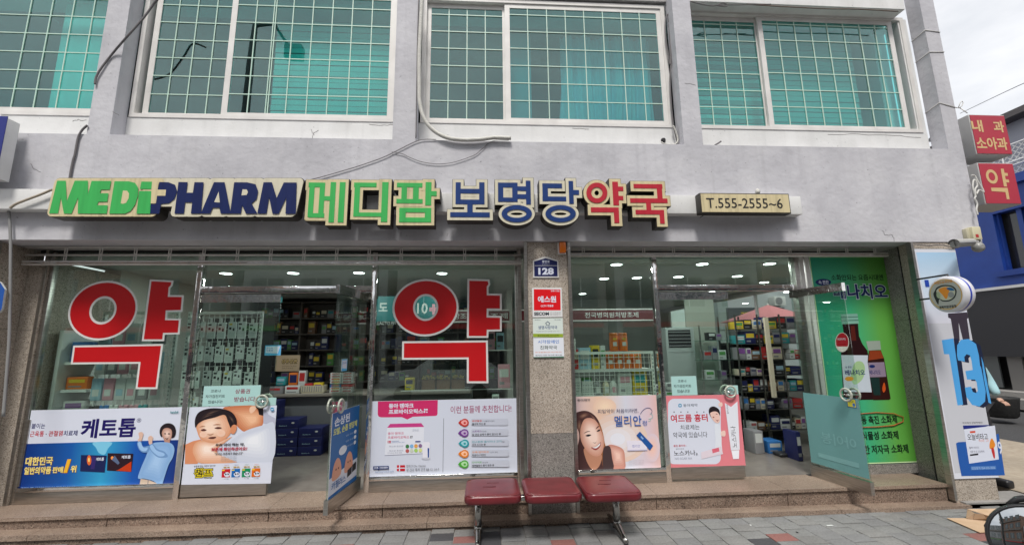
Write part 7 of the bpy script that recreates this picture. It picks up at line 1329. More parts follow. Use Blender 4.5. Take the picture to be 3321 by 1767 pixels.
# air conditioner
q = rectY('D5', 985, 690, 1250, 1300, 1.9); ac = empty('floor_air_conditioner', ((q[0]+q[1])/2, 1.9, .2), 'tall white floor standing air conditioner seen through the right door', 'air conditioner')
bx('case', q[0], q[1], 1.9, 2.25, .2, q[3], mat('ac_case', (.42, .45, .44), .4), ac, r=.012); bx('outlet', q[0]+.04, q[1]-.06, 1.894, 1.899, q[3]-.32, q[3]-.04, CM['black'], ac)
for i in range(5): bx('louvre', q[0]+.045, q[1]-.065, 1.885, 1.893, q[3]-.30+i*.055, q[3]-.285+i*.055, CM['grey'], ac)
bx('door_line', q[0]+.02, q[1]-.02, 1.896, 1.899, q[3]-.40, q[3]-.395, CM['grey'], ac)
# inner white cabinet wall with rail behind the air conditioner
bx('inner_wall', .6, 3.45, 3.3, 3.36, .2, 2.6, mat('inner_wall_paint', (.26, .27, .25), .7), B); bx('inner_rail', .6, 3.45, 3.26, 3.3, 2.18, 2.25, M_frame, B)
bx('pale_partition', 3.38, 3.88, 2.05, 2.08, .2, 2.45, mat('pale_partition', (.46, .48, .42), .7), B)
gc = empty('glass_cabinet', (3.6, 1.7, .2), 'glass shelf cabinet with grey boxes behind the closed right door', 'cabinet')
for x in (3.42, 3.86): bx('post', x-.01, x+.01, 1.69, 1.71, .2, 2.0, M_steel, gc)
for z in (.75, 1.15, 1.45, 1.75): bx('shelf_board', 3.40, 3.88, 1.6, 1.95, z, z+.012, M_gsh, gc)
for k, z in enumerate((.763, 1.163, 1.463, 1.763)): row(3.45, 3.84, 1.68, z, .10, .22, .08, .15, ['grey', 'white', 'grey', 'black', 'grey'], 'on the %s board of the glass cabinet' % ORD[k], group='cartons in the glass cabinet')
for k in range(2): row(2.47, 2.78, 1.25, .95+k*.11, .07, .10, .1, .16, ['navy', 'white', 'grey', 'blue'], 'in the %s layer of the pile before the air conditioner' % ORD[k], group='cartons piled before the air conditioner')
pl_ = MB(); pl_.box(2.45, 2.80, 1.2, 1.5, .2, .945, CM['grey']); pl_.build('display_table', label='grey display block before the air conditioner', cat='table')
# wire shelving with goods seen through the right doorway
M_wire = mat('rack_wire', (.22, .22, .21), .35, 1)
ws = empty('wire_shelving', (3.9, 1.6, .2), 'dark wire shelving crowded with products inside the right doorway', 'shelf')
X0, X1 = 3.90, 4.98
for x in (X0, 4.26, 4.62, X1): bx('post', x-.010, x+.010, 1.49, 1.51, .2, 2.15, M_wire, ws); bx('post', x-.010, x+.010, 1.99, 2.01, .2, 2.15, M_wire, ws)
bx('back_panel', X0, X1, 2.012, 2.03, .2, 1.72, mat('shade_board', (.035, .04, .04), .7), ws)  # added dark board, its colour stands in for the dim backdrop behind the goods
zs_ = [.42, .72, .98, 1.22, 1.46, 1.70, 1.93]
for i, z in enumerate(zs_):
    bx('shelf_board', X0+.012, X1-.012, 1.50, 2.0, z-.010, z, M_wire, ws); b = MB().tube([(X0, 1.475, z+.09), (X1, 1.475, z+.09)], .004, M_wire, 5); b.build('guard_wire', ws)
    row(X0+.03, X1-.03, 1.55, z+.001, .09, .20, .06, .17, ['red', 'black', 'yellow', 'navy', 'white', 'teal', 'black', 'brown', 'grey', 'cream', 'black', 'brown', 'navy', 'grey'], 'on the %s shelf of the wire shelving' % ORD[i], dep=.2, group='cartons on the wire shelving', fill=.93)
lp_ = MB(); lp_.box(4.33, 4.39, 1.42, 1.46, .9, 2.1, mat('cream_post', (.72, .64, .48), .4)); lp_.build('shelf_end_post', label='pale cream end post of the shelf inside the right doorway', cat='post')  # cream is the post's own colour
# floor goods near the open right door
for i, (x, y, w_, h, c, l) in enumerate(((3.74, 1.05, .13, .30, 'grey', 'narrow grey bin'), (3.93, 1.05, .20, .16, 'blue', 'low blue and white bottle tray'), (4.04, .62, .06, .36, 'navy', 'narrow navy packed box'))): carton(x, x+w_, y, .25, .202, .202+h, c, '%s on the floor inside the open right door' % l, lab2='white')
pq_ = onZ('D3', 430, 1195, .21); bm_ = MB().bbox(pq_.x-.16, pq_.x+.16, pq_.y-.08, pq_.y+.10, .202, .25, CM['black'], .02); bm_.build('folded_bag', label='black folded bag lying on the floor by the open right door', cat='bag')
hg = MB(); q = rectY('D3', 498, 155, 555, 268, .10); hx0, hx1, hz0, hz1 = q
hg.prism([(hx0, .10, hz0), (hx1, .10, hz0), (hx1, .10, hz1-.05), ((hx0+hx1)/2, .10, hz1), (hx0, .10, hz1-.05)], (0, .02, 0), CM['blue']); hg.build('hanging_tag', label='small blue house shaped tag hanging at the top of the right doorway', cat='tag')
fl = bx('floor_grate', 3.72, 3.95, .02, .08, .2005, .204, CM['black'], label='dark floor spring plate at the foot of the open right door', cat='floor plate')
# ================================================================ BENCH
M_vin = noisy('maroon_vinyl', [(.125, .013, .018), (.165, .018, .024)], 9, .30, .10, 70, big=(6, .85), dist=.003)
M_chr = mat('chrome_leg', (.40, .39, .37), .22, 1)
bn = empty('bench', (.6, -.82, 0), 'three-seat maroon padded bench on two chrome legs before the centre column', 'bench')
def seat(xc, yc, w_, d, z):
    bm = bmesh.new(); n = 14; b = MB(); rows_ = []
    prof = [(.90, -.072), (.97, -.066), (1.0, -.05), (1.0, -.018), (.985, -.005), (.95, .004), (.85, .008), (.6, .012), (.3, .012), (.0, .010)]
    base = rrect(-w_/2, -d/2, w_/2, d/2, .075, 6)
    for (s_, h) in prof:
        ins = (1-s_)*w_/2; rows_.append([(xc+math.copysign(max(abs(x)-ins, 0), x), yc+math.copysign(max(abs(y)-ins, 0), y), z+h) for x, y in base])
    for r_ in rows_: b.v += r_
    m = len(base)
    for i in range(len(rows_)-1):
        for k in range(m): k2 = (k+1) % m; b.face([i*m+k, i*m+k2, (i+1)*m+k2, (i+1)*m+k], M_vin, True)
    b.face(list(range(m-1, -1, -1)), M_black)
    s = b.build('seat', bn); seam = MB()
    for r_ in (.0,):
        q = rrect(-w_/2+.012, -d/2+.012, w_/2-.012, d/2-.012, .065, 6); q = [(xc+x, yc+y, z+.0035) for x, y in q]; seam.tube(q+[q[0]], .0035, M_vin, 5, cap=False)
    seam.build('piping', s)
    if xc < .3 or xc > .9:
        MB().tube([(xc-.09, yc-.02, z+.0125), (xc+.03, yc-.022, z+.0125)], .0022, mat('crease', (.07, .008, .01), .4), 5).build('crease', s); MB().tube([(xc-.05, yc+.09, z+.0125), (xc+.06, yc+.09, z+.0125)], .0018, mat('crease', (.07, .008, .01), .4), 5).build('crease', s)
seat(.073, -.765, .50, .52, .43); seat(.605, -.785, .505, .52, .43); seat(1.135, -.80, .505, .53, .43)
bx('beam', -.05, 1.26, -.80, -.74, .315, .355, M_chr, bn, r=.006)
for xl in (-.06, 1.225):
    lg = MB(); lg.lathe((xl, -.75, .055), [(.034, 0), (.034, .30)], M_chr, 18); lg.build('leg', bn)
    l2 = MB(); l2.tube([(xl, -1.02, .028), (xl, -.93, .036), (xl, -.82, .058), (xl, -.75, .066), (xl, -.66, .058), (xl, -.54, .052), (xl, -.48, .046)], [.020, .024, .030, .036, .030, .024, .02], M_chr, 12); l2.build('foot_bar', bn)
    MB().lathe((xl, -.75, .045), [(.040, 0), (.040, .05), (.036, .06)], M_chr, 18).build('leg_collar', bn); MB().lathe((xl, -1.005, 0), [(.018, 0), (.02, .02)], M_black, 12).build('rubber_foot', bn)
bx('mount_plate', -.12, 0, -.80, -.70, .35, .362, M_black, bn); bx('mount_plate', 1.16, 1.29, -.80, -.70, .35, .362, M_black, bn)
# ================================================================ CABLES AND SMALL THINGS ON THE WALL
def cable(name, pts, rad, m, label, cat='cable', n=7):
    q = []
    for i in range(len(pts)-1):
        p0 = Vector(pts[max(i-1, 0)]); p1 = Vector(pts[i]); p2 = Vector(pts[i+1]); p3 = Vector(pts[min(i+2, len(pts)-1)])
        for k in range(6): t = k/6; q.append(.5*((2*p1)+(p2-p0)*t+(2*p0-5*p1+4*p2-p3)*t*t+(3*p1-p0-3*p2+p3)*t**3))
    q.append(Vector(pts[-1])); b = MB().tube(q, rad, m, n); return b.build(name, label=label, cat=cat)
def pz(z, L_, Y): return [onY(z, x, y, Y) for x, y in L_]
cable('cable', [onY('R1', 1420, -20, -.62)]+pz('R1', [(1370, 35), (1270, 170), (1120, 340)], -.54)+pz('R1', [(1000, 480), (900, 610), (855, 690), (845, 750)], -.47), .011, M_cable, 'thick dark grey cable coming down across the left pier')
cable('cable', pz('R1', [(778, 1115), (730, 1160), (695, 1230), (668, 1371)], -.466)+pz('R5', [(650, 60), (625, 190), (610, 300)], -.466), .011, M_cable, 'dark grey cable running down from the left pier to the sign')
cable('cable', pz('R5', [(465, 315), (360, 360), (240, 405), (140, 445), (90, 480)], -.60), .012, mat('cable_tan', (.36, .31, .24), .6), 'tan conduit bending from the sign towards the left wall edge')
cable('conduit', pz('R5', [(92, 470), (78, 500), (85, 560), (95, 760), (95, 950)], -.49)+pz('L1', [(85, 620), (60, 1000), (30, 1371)], -.49), .013, mat('conduit_grey', (.24, .24, .24), .6), 'grey corrugated conduit running down the left granite wall')
M_hose = noisy('wrapped_hose', [(.50, .49, .45), (.60, .59, .55)], 12, .6, .4, 60)
cable('wrapped_hose', pz('R2', [(1560, -20), (1545, 250), (1535, 500), (1535, 760), (1540, 920), (1580, 1060), (1660, 1160), (1780, 1225), (1920, 1245), (2080, 1240), (2200, 1225), (2350, 1230)], -.49), .022, M_hose, 'thick white wrapped hose hanging from the second pier and bending right', 'hose', 10)
cable('thin_cable', pz('R2', [(1530, -10), (1518, 400), (1512, 800), (1505, 1230)], -.465), .006, M_cable, 'thin dark wire running down the second pier')
cable('wall_wire', pz('R2', [(1685, 1242), (1570, 1242), (1480, 1270), (1320, 1350)], -.465)+pz('R6', [(1200, 35), (1000, 105), (800, 165), (620, 215), (440, 255)], -.465), .0045, M_cable, 'black wire falling across the wall towards the Latin sign')
cable('wall_wire', pz('R2', [(1290, 1352), (1390, 1371)], -.465)+pz('R6', [(1450, 30), (1560, 70), (1700, 88), (1830, 75), (1960, 35), (2040, 0)], -.465)+pz('R2', [(2100, 1320), (2190, 1255), (2330, 1250)], -.465), .0035, M_cable, 'thin black wire drooping in a loop above the green letters')
cable('coiled_cable', pz('R3', [(1560, 200), (1555, 130), (1530, 180), (1535, 350), (1555, 480), (1572, 580), (1575, 420), (1565, 220), (1580, 500), (1572, 700), (1580, 900), (1600, 1100), (1630, 1250), (1620, 1285), (1540, 1285), (1500, 1270)], -.32), .009, M_cable, 'dark cable coiled in a long loop beside the third pier')
cable('wrapped_wire', pz('R3', [(1600, 1120), (1625, 1180), (1640, 1255), (1600, 1288), (1520, 1280), (1495, 1265)], -.34), .010, M_hose, 'pale wire bent round the foot of the third pier')
MB().lathe(onY('R3', 1512, 1248, -.275), [(.02, -.02), (.03, 0), (.03, .02)], M_black, 12, axis='Y').build('pipe_hole', label='black pipe hole in the white band beside the third pier', cat='pipe hole')
cable('loose_wires', pz('R3', [(1755, 15), (1850, 40), (1960, 55), (2040, 30), (2085, 50), (2060, 62), (1990, 48), (2200, 45), (2468, 40)], -.475), .006, M_cable, 'tangled black wires along the lintel over the right window')
cable('loose_wires', pz('R4', [(0, 40), (300, 60), (700, 80), (1000, 85), (1350, 105)], -.472), .007, mat('wire_brown', (.16, .12, .10), .7), 'brownish wires along the underside of the right lintel')
cable('hook', pz('R3', [(1970, 1292), (2000, 1275), (2025, 1258)], -.30), .010, M_cable, 'small grey metal hook on the white band right of the third pier', 'hook')
cr_ = mat('crack_dark', (.10, .09, .085), .9)
def crack(z, pts, Y, lab):
    q = []
    for i in range(len(pts)-1):
        a_, b_ = Vector(pts[i]), Vector(pts[i+1])
        for k in range(4): q.append(a_.lerp(b_, k/4)+Vector((random.uniform(-5, 5), random.uniform(-5, 5))))
    q.append(Vector(pts[-1])); MB().tube([onY(z, p_.x, p_.y, Y) for p_ in q], .0018, cr_, 4).build('crack', B)
for z, pts, Y in (('R1', [(645, 1080), (700, 1065), (720, 1075), (770, 1068)], YV-.001), ('R2', [(580, 1225), (600, 1180), (640, 1160)], YV-.001), ('R2', [(600, 1200), (570, 1150)], YV-.001), ('R2', [(1090, 1108), (1200, 1118), (1300, 1112)], YV-.001), ('R4', [(720, 1195), (1000, 1195), (1300, 1205), (1550, 1225)], YV-.001),
                  ('R3', [(700, 1145), (850, 1150)], YV-.001), ('R8', [(1210, 680), (1230, 720), (1300, 715), (1315, 775)], YW-.001), ('R5', [(270, 80), (300, 130), (360, 160)], YW-.001), ('R1', [(1000, 990), (1060, 1030)], YW-.001), ('R3', [(1700, 740), (1800, 760)], YW-.001), ('R6', [(1370, 690), (1372, 730)], YW-.001)): crack(z, pts, Y, '')
# white string tied round the corner pillar
M_str = mat('string_white', (.62, .61, .58), .8)
for i, (a, c, d, e, f_) in enumerate((((1480, 375), (1580, 270), (1722, 288), None, None), ((1535, 560), (1628, 465), (1758, 464), None, None), ((1610, 1010), (1715, 915), (1868, 960), (1900, 962), (1965, 1008)))):
    L_ = [Vector((onY('R4', *a, YV).x, YV, onY('R4', *a, YV).z)), onY('R4', *c, YW-.004), onY('R4', *d, YW-.004)]
    L_[0].x = 5.641; q = [L_[0], Vector((5.641, YW-.004, L_[1].z)), L_[2]+Vector((-.0, 0, 0))]
    if e: q += [onY('R4', *e, YW-.02), onY('R4', *f_, YW-.05)]
    b = MB()
    for j in range(len(q)-1): b.tube([q[j], q[j+1]], .0055, M_str, 6)
    if e: kn = [onY('R4', x, y, YW-.03) for x, y in ((1885, 955), (1900, 920), (1915, 900), (1928, 915), (1915, 945), (1890, 962))]; b.tube(kn, .005, M_str, 6)
    b.build('tied_string', label='white string tied round the corner pillar, %s knot from the top' % ORD[i], cat='string')
# pulley ball on the phone sign
MB().lathe(onY('R7', 2352, 350, -.6), [(.012, -.01), (.022, .0), (.026, .02), (.022, .04), (.008, .055)], M_hose, 12).build('cable_gland', label='small weathered cable gland on top of the telephone sign', cat='cable gland')
cable('bracket_stay', pz('R7', [(1838, 565), (1870, 545), (1905, 540)], -.60), .005, M_cable, 'thin metal stay under the left end of the telephone sign', 'bracket')
# camera, cream box and lamp at the corner
cc = empty('security_camera', onY('Q5', 600, 300, -.6), 'grey bullet security camera with a sun hood at the building corner', 'security camera')
q0, q1 = onY('Q5', 500, 310, -.80), onY('Q5', 690, 300, -.55)
MB().tube([q0, q0*.9+q1*.1, q1], [.042, .042, .036], mat('camera_grey', (.36, .36, .34), .5), 14).build('camera_body', cc); MB().tube([q0+Vector((-.002, -.004, 0)), q0+(q0-q1).normalized()*.004], .034, M_black, 14).build('lens', cc)
hd = MB(); dv = (q1-q0).normalized(); sd_ = dv.cross(Vector((0, 0, 1))).normalized()
for k in range(8):
    a, c = math.pi*k/8, math.pi*(k+1)/8
    P4 = [q0-dv*.03+sd_*math.cos(t_)*.048+Vector((0, 0, math.sin(t_)*.05)) for t_ in (a, c)]+[q1+sd_*math.cos(t_)*.048+Vector((0, 0, math.sin(t_)*.05)) for t_ in (c, a)]; hd.poly(P4, mat('camera_hood', (.42, .42, .40), .4))
hd.build('sun_hood', cc, fix=False); MB().tube([q1, q1+Vector((.05, .06, .03)), Vector((q1.x+.06, YW, q1.z+.05))], .016, mat('camera_grey', (.4, .4, .38), .5), 8).build('bracket', cc)
cb_ = empty('junction_box', onY('Q5', 740, 260, -.5), 'cream plastic junction box with a tiny red tag at the building corner', 'junction box')
q = rectY('Q5', 705, 120, 800, 262, -.53); bx('box', q[0], q[1], -.53, YW-.001, q[2], q[3], mat('cream_plastic', (.62, .58, .40), .5), cb_, r=.006); q = rectY('Q5', 738, 205, 768, 237, -.533); bx('red_tag', q[0], q[1], -.534, -.5315, q[2], q[3], CM['red'], cb_)
q = rectY('Q5', 640, 140, 700, 260, -.50); bx('junction_box', q[0], q[1]-.004, -.50, YW-.001, q[2], q[3], mat('cream_plastic2', (.50, .47, .34), .5), r=.006, label='older yellowish box behind the cream junction box at the corner', cat='junction box')
fl_ = empty('flood_lamp', onY('Q5', 760, 340, -.5), 'grey round flood lamp hanging under the corner', 'lamp')
q0 = onY('Q5', 760, 350, -.52); MB().lathe(q0, [(.02, .05), (.045, .035), (.058, .0), (.05, -.035), (.02, -.05)], mat('lamp_grey', (.28, .28, .27), .35), 16, axis='Y').build('lamp_head', fl_); MB().tube([q0+Vector((.03, 0, .03)), q0+Vector((.07, .02, .08)), q0+Vector((.03, .03, .14))], .010, mat('camera_grey', (.4, .4, .38), .5), 7).build('bracket', fl_)
cable('loose_wires', pz('Q5', [(50, 315), (200, 330), (350, 325), (480, 345), (600, 320), (700, 300)], -.47), .006, M_cable, 'dark wires running along the top edge of the blue banner')
# crime prevention drum sign on the column, faces along the street
dc = onY('Q5', 400, 872, -.80); dr_ = .19; dx0 = 5.02
sgn = empty('round_lamp_sign', (dx0+.13, -.80, dc.z), 'white drum sign with a blue stripe and an orange emblem on the corner column', 'sign')
cz = dc.z; cyy = -.80; dx0 = onY('Q5', 400, 872, cyy).x
M_dw = mat('drum_white', (.70, .70, .74), .25)
MB().lathe((dx0, cyy, cz), [(dr_*.86, .0), (dr_*.95, .008), (dr_, .018), (dr_, .055), (dr_*1.0, .075), (dr_, .11), (dr_*.95, .122), (dr_*.86, .13)], M_dw, 40, axis='X', mats=[M_dw, M_dw, M_dw, mat('drum_blue', (.02, .05, .42), .3), M_dw, M_dw, M_dw]).build('drum', sgn)
Pd = Plane((dx0-.001, cyy, cz), (0, -1, 0), (0, 0, 1))
def dsh(nm, polys, m): return shape(Pd, nm, polys, m, sgn)
dsh('face_disc', [ellip(0, 0, dr_*.85, dr_*.85, 40)], INK('#c9a458')); dsh('face_disc', [ellip(0, 0, dr_*.80, dr_*.80, 40)], ink('#a9ada6'))
dsh('emblem', [smooth([(-.10, .05), (-.07, .085), (0, .10), (.08, .08), (.115, .03), (.09, -.04), (.03, -.075), (-.04, -.07), (-.07, -.045), (-.09, -.10), (-.115, -.03), (-.12, .02)])], INK('#2c2f30'))
dsh('emblem', [smooth([(-.085, .04), (-.06, .07), (0, .085), (.07, .068), (.10, .025), (.078, -.032), (.025, -.062), (-.04, -.055), (-.075, -.02)])], ink('#b9bda8'))
dsh('emblem', [smooth([(-.06, .055), (.0, .078), (.05, .06), (.03, .0), (.0, -.05), (-.03, .0)])], INK('#d98c33')); dsh('emblem', [smooth([(.02, .062), (.07, .062), (.095, .03), (.05, .035)])], INK('#27618f')); dsh('emblem', [ellip(.055, -.01, .03, .03)], INK('#8b9190')); dsh('emblem', [ellip(-.07, .0, .02, .035)], INK('#9aa88a'))
text(Pd, '여성안심귀갓길', (-.09, .09, .115, .145), INK('#c98a3a'), sgn, bold=.03); text(Pd, '경북지방경찰청', (-.085, .085, -.145, -.115), INK('#2c2f30'), sgn, bold=.03)
MB().tube([(dx0+.065, cyy, cz+dr_-.01), (dx0+.065, cyy, cz+dr_+.02), (dx0+.065, YW-.02, cz+dr_+.02)], .010, M_black, 7).build('bracket', sgn); MB().tube([(dx0+.065, cyy+.1, cz-.02), (dx0+.065, YW-.01, cz-.02)], .010, M_black, 7).build('bracket', sgn)
# red box signs projecting from the side wall
M_rsf = noisy('red_sign_face', [(.42, .03, .055), (.47, .035, .06)], 3, .35); M_beige = mat('sign_beige', (.66, .46, .22), .45)
def boxsign(z0_, z1_, Yf, x0, x1, label):
    t = empty('box_sign', ((x0+x1)/2, Yf+.15, z0_), label, 'sign'); bx('sign_box', x0, x1, Yf, Yf+.32, z0_, z1_, mat('sign_case', (.46, .46, .46), .5), t, r=.006); bx('sign_face', x0+.012, x1-.010, Yf-.006, Yf-.001, z0_+.012, z1_-.012, M_rsf, t)
    MB().tube([(x0, Yf+.16, (z0_+z1_)/2), (5.80, Yf+.16, (z0_+z1_)/2)], .03, mat('sign_case', (.46, .46, .46), .5), 8).build('arm', t); return t
Yf = -.30
t1 = boxsign(4.01, 4.555, Yf, 6.195, 6.69, 'upper red box sign with four syllables and a gap, past the corner'); Ps = Ypl(Yf-.0065)
ptext(Ps, 'Q4', '내', 345, 308, 468, 440, M_beige, t1, bold=.03); ptext(Ps, 'Q4', '과', 588, 318, 706, 445, M_beige, t1, bold=.03); ptext(Ps, 'Q4', '소아과', 400, 500, 742, 638, M_beige, t1, bold=.03)
t2 = boxsign(3.355, 3.90, Yf, 6.175, 6.66, 'lower red box sign with one large beige syllable, past the corner'); Ps2 = Ypl(Yf-.0065)
ro = Ps2.hit('Q4', 570, 936); ring(Ps2, ro, ro, (.077, .094), (.043, .056), M_beige, 'letter_stroke', t2)
pshape(Ps2, 'Q4', 'letter_stroke', [[(668, 848), (702, 850), (710, 895), (745, 897), (750, 928), (716, 928), (724, 968), (758, 970), (764, 1002), (730, 1000), (740, 1048), (704, 1045)]], M_beige, t2); pshape(Ps2, 'Q4', 'letter_stroke', [[(560, 1060), (745, 1062), (768, 1188), (736, 1188), (720, 1108), (568, 1098)]], M_beige, t2)
cable('tangled_cord', pz('Q4', [(345, 920), (380, 930), (420, 1000), (460, 1060), (480, 1110), (430, 1085), (400, 1130), (385, 1080), (410, 1030), (375, 970), (360, 1050), (390, 1150), (380, 1180), (410, 1240), (400, 1300), (415, 1360)], -.52), .009, M_str, 'tangled white cord hanging at the corner beside the lower red sign', 'cord')
bl_ = empty('edge_sign', onY('R1', 10, 1250, -.75), 'edge of a navy and white box sign at the far left', 'sign')
q = rectY('R1', -260, 1100, 42, 1900, -.72); bx('sign_box', q[0]-.6, onY('R1', 85, 1240, -.60).x, -.715, YW-.08, 3.42, 4.06, M_white, bl_, r=.004); bx('sign_face', q[0]-.6, onY('R1', 30, 1240, -.72).x, -.722, -.716, 3.45, 4.04, mat('navy_face', (.01, .02, .20), .4), bl_)
hexs = MB(); q = [onY('L1', x, y, -.55) for x, y in ((-90, 130), (0, 178), (42, 240), (15, 415), (-10, 450), (-120, 440))]; hexs.prism(q, (0, .02, 0), mat('blue_plate', (.01, .08, .35), .4), CM['white'])
hexs.build('blue_plaque', label='blue plaque with a pale rim at the left edge of the picture', cat='plaque')
# ================================================================ CARDBOARD, BITS ON THE GROUND
M_card = noisy('cardboard', [(.46, .31, .19), (.56, .40, .27)], 7, .85, .1, 60); M_cardd = noisy('cardboard_inside', [(.30, .20, .12), (.38, .26, .17)], 7, .85)
cbx = empty('flattened_box', onZ('Q3', 950, 1180, 0), 'flattened open cardboard box lying at the foot of the right steps', 'cardboard box')
def gz(x, y, z=.006): return onZ('Q3', x, y, z)
b = MB(); b.prism([gz(725, 1080, .012), gz(1075, 1232, .012), gz(1400, 1215, .012), gz(1450, 1082, .012)], (0, 0, -.006), M_card); b.build('flap', cbx)
pt = [gz(930, 1085, .014), gz(945, 980, .10), gz(1500, 975, .12), gz(1500, 1090, .10), gz(1190, 1065, .075)]
b = MB(); b.prism([gz(945, 985, .085), gz(1240, 980, .10), gz(1450, 985, .10), gz(1450, 1075, .075), gz(1195, 1062, .07)], (0, 0, -.005), M_card); b.build('flap', cbx)
b = MB(); b.prism([gz(930, 1085, .015), gz(1010, 1095, .015), gz(1025, 1030, .07), gz(945, 985, .082)], (.004, .004, 0), M_cardd); b.build('side', cbx)
b = MB(); b.prism([gz(1010, 1095, .016), gz(1400, 1120, .016), gz(1400, 1070, .072), gz(1025, 1032, .072)], (.002, .005, 0), M_cardd); b.build('side', cbx)
for i, (zz, x, y, a) in enumerate((('L8', 740, 1193, .03), ('L8', 35, 1190, .008), ('L8', 450, 1252, .006), ('L6', 1180, 1020, .006))):
    p_ = onZ(zz, x, y, .008); bx('litter', p_.x-a, p_.x+a, p_.y-.008, p_.y+.008, .004, .009, CM['white'] if i < 2 else CM['black'], label='%s scrap of litter on the grey pavers, from the right' % ORD[i], cat='litter')
# ================================================================ SCOOTER with its round mirror at the lower right corner
sc_ = empty('scooter', (1.75, -3.5, 0), 'scooter whose round black rimmed mirror fills the lower right corner', 'scooter')
mc = CAM+ray('S', 3366, 1764)*1.62; mr_ = .133
fdir = (CAM-mc).normalized(); fdir = (fdir+Vector((.10, -.05, -.10))).normalized(); uu = fdir.cross(Vector((0, 0, 1))).normalized(); vv = uu.cross(fdir)
Mmir = mat('mirror_glass', (.55, .57, .58), .02, 1)
b = MB(); n = 40; rings = [(0, .014), (.3, .0128), (.55, .010), (.75, .006), (.93, .001)]
for (rr, h) in rings: b.v += [tuple(mc+(uu*math.cos(2*math.pi*k/n)*1.0+vv*math.sin(2*math.pi*k/n))*rr*mr_+fdir*(h+.008)) for k in range(n)]
for i in range(len(rings)-1):
    for k in range(n): k2 = (k+1) % n; b.face([i*n+k, i*n+k2, (i+1)*n+k2, (i+1)*n+k], Mmir, True)
mo = b.build('mirror', sc_); b = MB()
prof = [(.92, .008), (.96, .018), (1.0, .014), (1.02, -.002), (.9, -.03), (.5, -.045), (.02, -.05)]
for (rr, h) in prof: b.v += [tuple(mc+(uu*math.cos(2*math.pi*k/n)+vv*math.sin(2*math.pi*k/n))*rr*mr_+fdir*h) for k in range(n)]
for i in range(len(prof)-1):
    for k in range(n): k2 = (k+1) % n; b.face([i*n+k, i*n+k2, (i+1)*n+k2, (i+1)*n+k], M_black, True)
b.build('mirror_shell', mo)
lp = [mc+uu*a*mr_+vv*c*mr_-fdir*.02 for a, c in ((-.42, .80), (-.60, .96), (-.66, 1.12), (-.58, 1.24), (-.42, 1.28), (-.1, 1.20), (.2, 1.1), (.4, .9))]
MB().tube(lp, [.010, .012, .013, .013, .013, .013, .012, .010], M_black, 10).build('mirror_loop', mo)
st0 = mc-fdir*.05; MB().tube([st0, st0+Vector((.06, .06, -.14)), Vector((st0.x+.10, st0.y+.10, .98))], .007, M_chr, 8).build('mirror_stem', sc_)
hb_ = Vector((st0.x+.10, st0.y+.10, .97)); MB().tube([hb_+Vector((-.20, -.04, .0)), hb_, hb_+Vector((.30, .05, .02)), hb_+Vector((.60, .04, 0))], .012, M_chr, 8).build('handlebar', sc_); MB().tube([hb_+Vector((-.21, -.042, .0)), hb_+Vector((-.08, -.016, .0))], .018, M_black, 10).build('grip', sc_)
fx, fy = hb_.x+.28, hb_.y+.05
bx('front_shield', fx-.17, fx+.17, fy-.05, fy+.02, .28, .92, mat('scooter_paint', (.35, .36, .38), .3), sc_, r=.04); MB().tube([(fx, fy, .95), (fx, fy+.16, .25)], .022, M_chr, 8).build('fork', sc_)
MB().lathe((fx-.05, fy+.18, .25-.0), [(.10, 0), (.17, .01), (.22, .03), (.22, .07), (.17, .09), (.10, .10)], M_black, 24, axis='X').build('wheel', sc_).location.z += 0
bx('foot_board', fx-.15, fx+.15, fy-.65, fy-.05, .26, .32, M_black, sc_, r=.02); bx('seat', fx-.13, fx+.13, fy-1.25, fy-.62, .70, .80, M_black, sc_, r=.03); bx('rear_body', fx-.15, fx+.15, fy-1.3, fy-.66, .35, .699, mat('scooter_paint', (.35, .36, .38), .3), sc_, r=.04)
MB().lathe((fx-.05, fy-1.1, .25), [(.10, 0), (.17, .01), (.22, .03), (.22, .07), (.17, .09), (.10, .10)], M_black, 24, axis='X').build('wheel', sc_)
# ================================================================ THE SIDE STREET
XB = 15.0
M_blue = noisy('blue_cladding', [(.012, .05, .28), (.016, .065, .34)], 2, .5, big=(.8, .85)); M_dpan = mat('dark_fascia', (.035, .035, .04), .6)
bb_ = empty('blue_building', (XB, 3, 0), 'bright blue two-storey shop building across the side street', 'building')
def xb(y0, y1, z0, z1, m, nm, x0=XB, x1=XB+.3, p=None): return bx(nm, x0, x1, y0, y1, z0, z1, m, p or bb_)
zs1 = onX('S', 3240, 931, XB).z
yw0, yw1 = onX('Q5', 900, 100, XB).y, onX('Q5', 1400, 100, XB).y
wz0, wz1 = onX('Q5', 1100, 605, XB).z, onX('S', 3240, 690, XB).z
yA, yB_ = -6, 13; top = onX('S', 3300, 565, XB).z
wy1, wy0 = onX('S', 3240, 800, XB).y, onX('S', 3390, 800, XB).y
xb(wy1, yB_, zs1, top, M_blue, 'wall'); xb(yA, wy0, zs1, top, M_blue, 'wall'); xb(wy0, wy1, zs1, wz0, M_blue, 'wall'); xb(wy0, wy1, wz1, top, M_blue, 'wall')
xb(yA, yB_, top-.25, top, M_blue, 'parapet', XB-.14, XB-.001)
wn = empty('window', (XB, (wy0+wy1)/2, wz0), parent=bb_)
xb(wy0, wy1, wz0, wz1, mat('dark_glass', (.03, .03, .03), .06, spec=.8), 'pane', XB+.28, XB+.29, wn)
for y in (wy0+.0, (wy0+wy1)/2-.1, wy1-.06): xb(y, y+.12, wz0, wz1, M_blue, 'mullion', XB+.1, XB+.2, wn)
xb(wy0-.15, wy1+.15, wz0-.16, wz0, M_blue, 'sill', XB-.12, XB-.001, wn)
bx('flower_pot', XB+.02, XB+.09, wy1-1.0, wy1-.7, wz0+.002, wz0+.3, CM['brown'], label='brown pot on the sill of the blue building window', cat='pot')
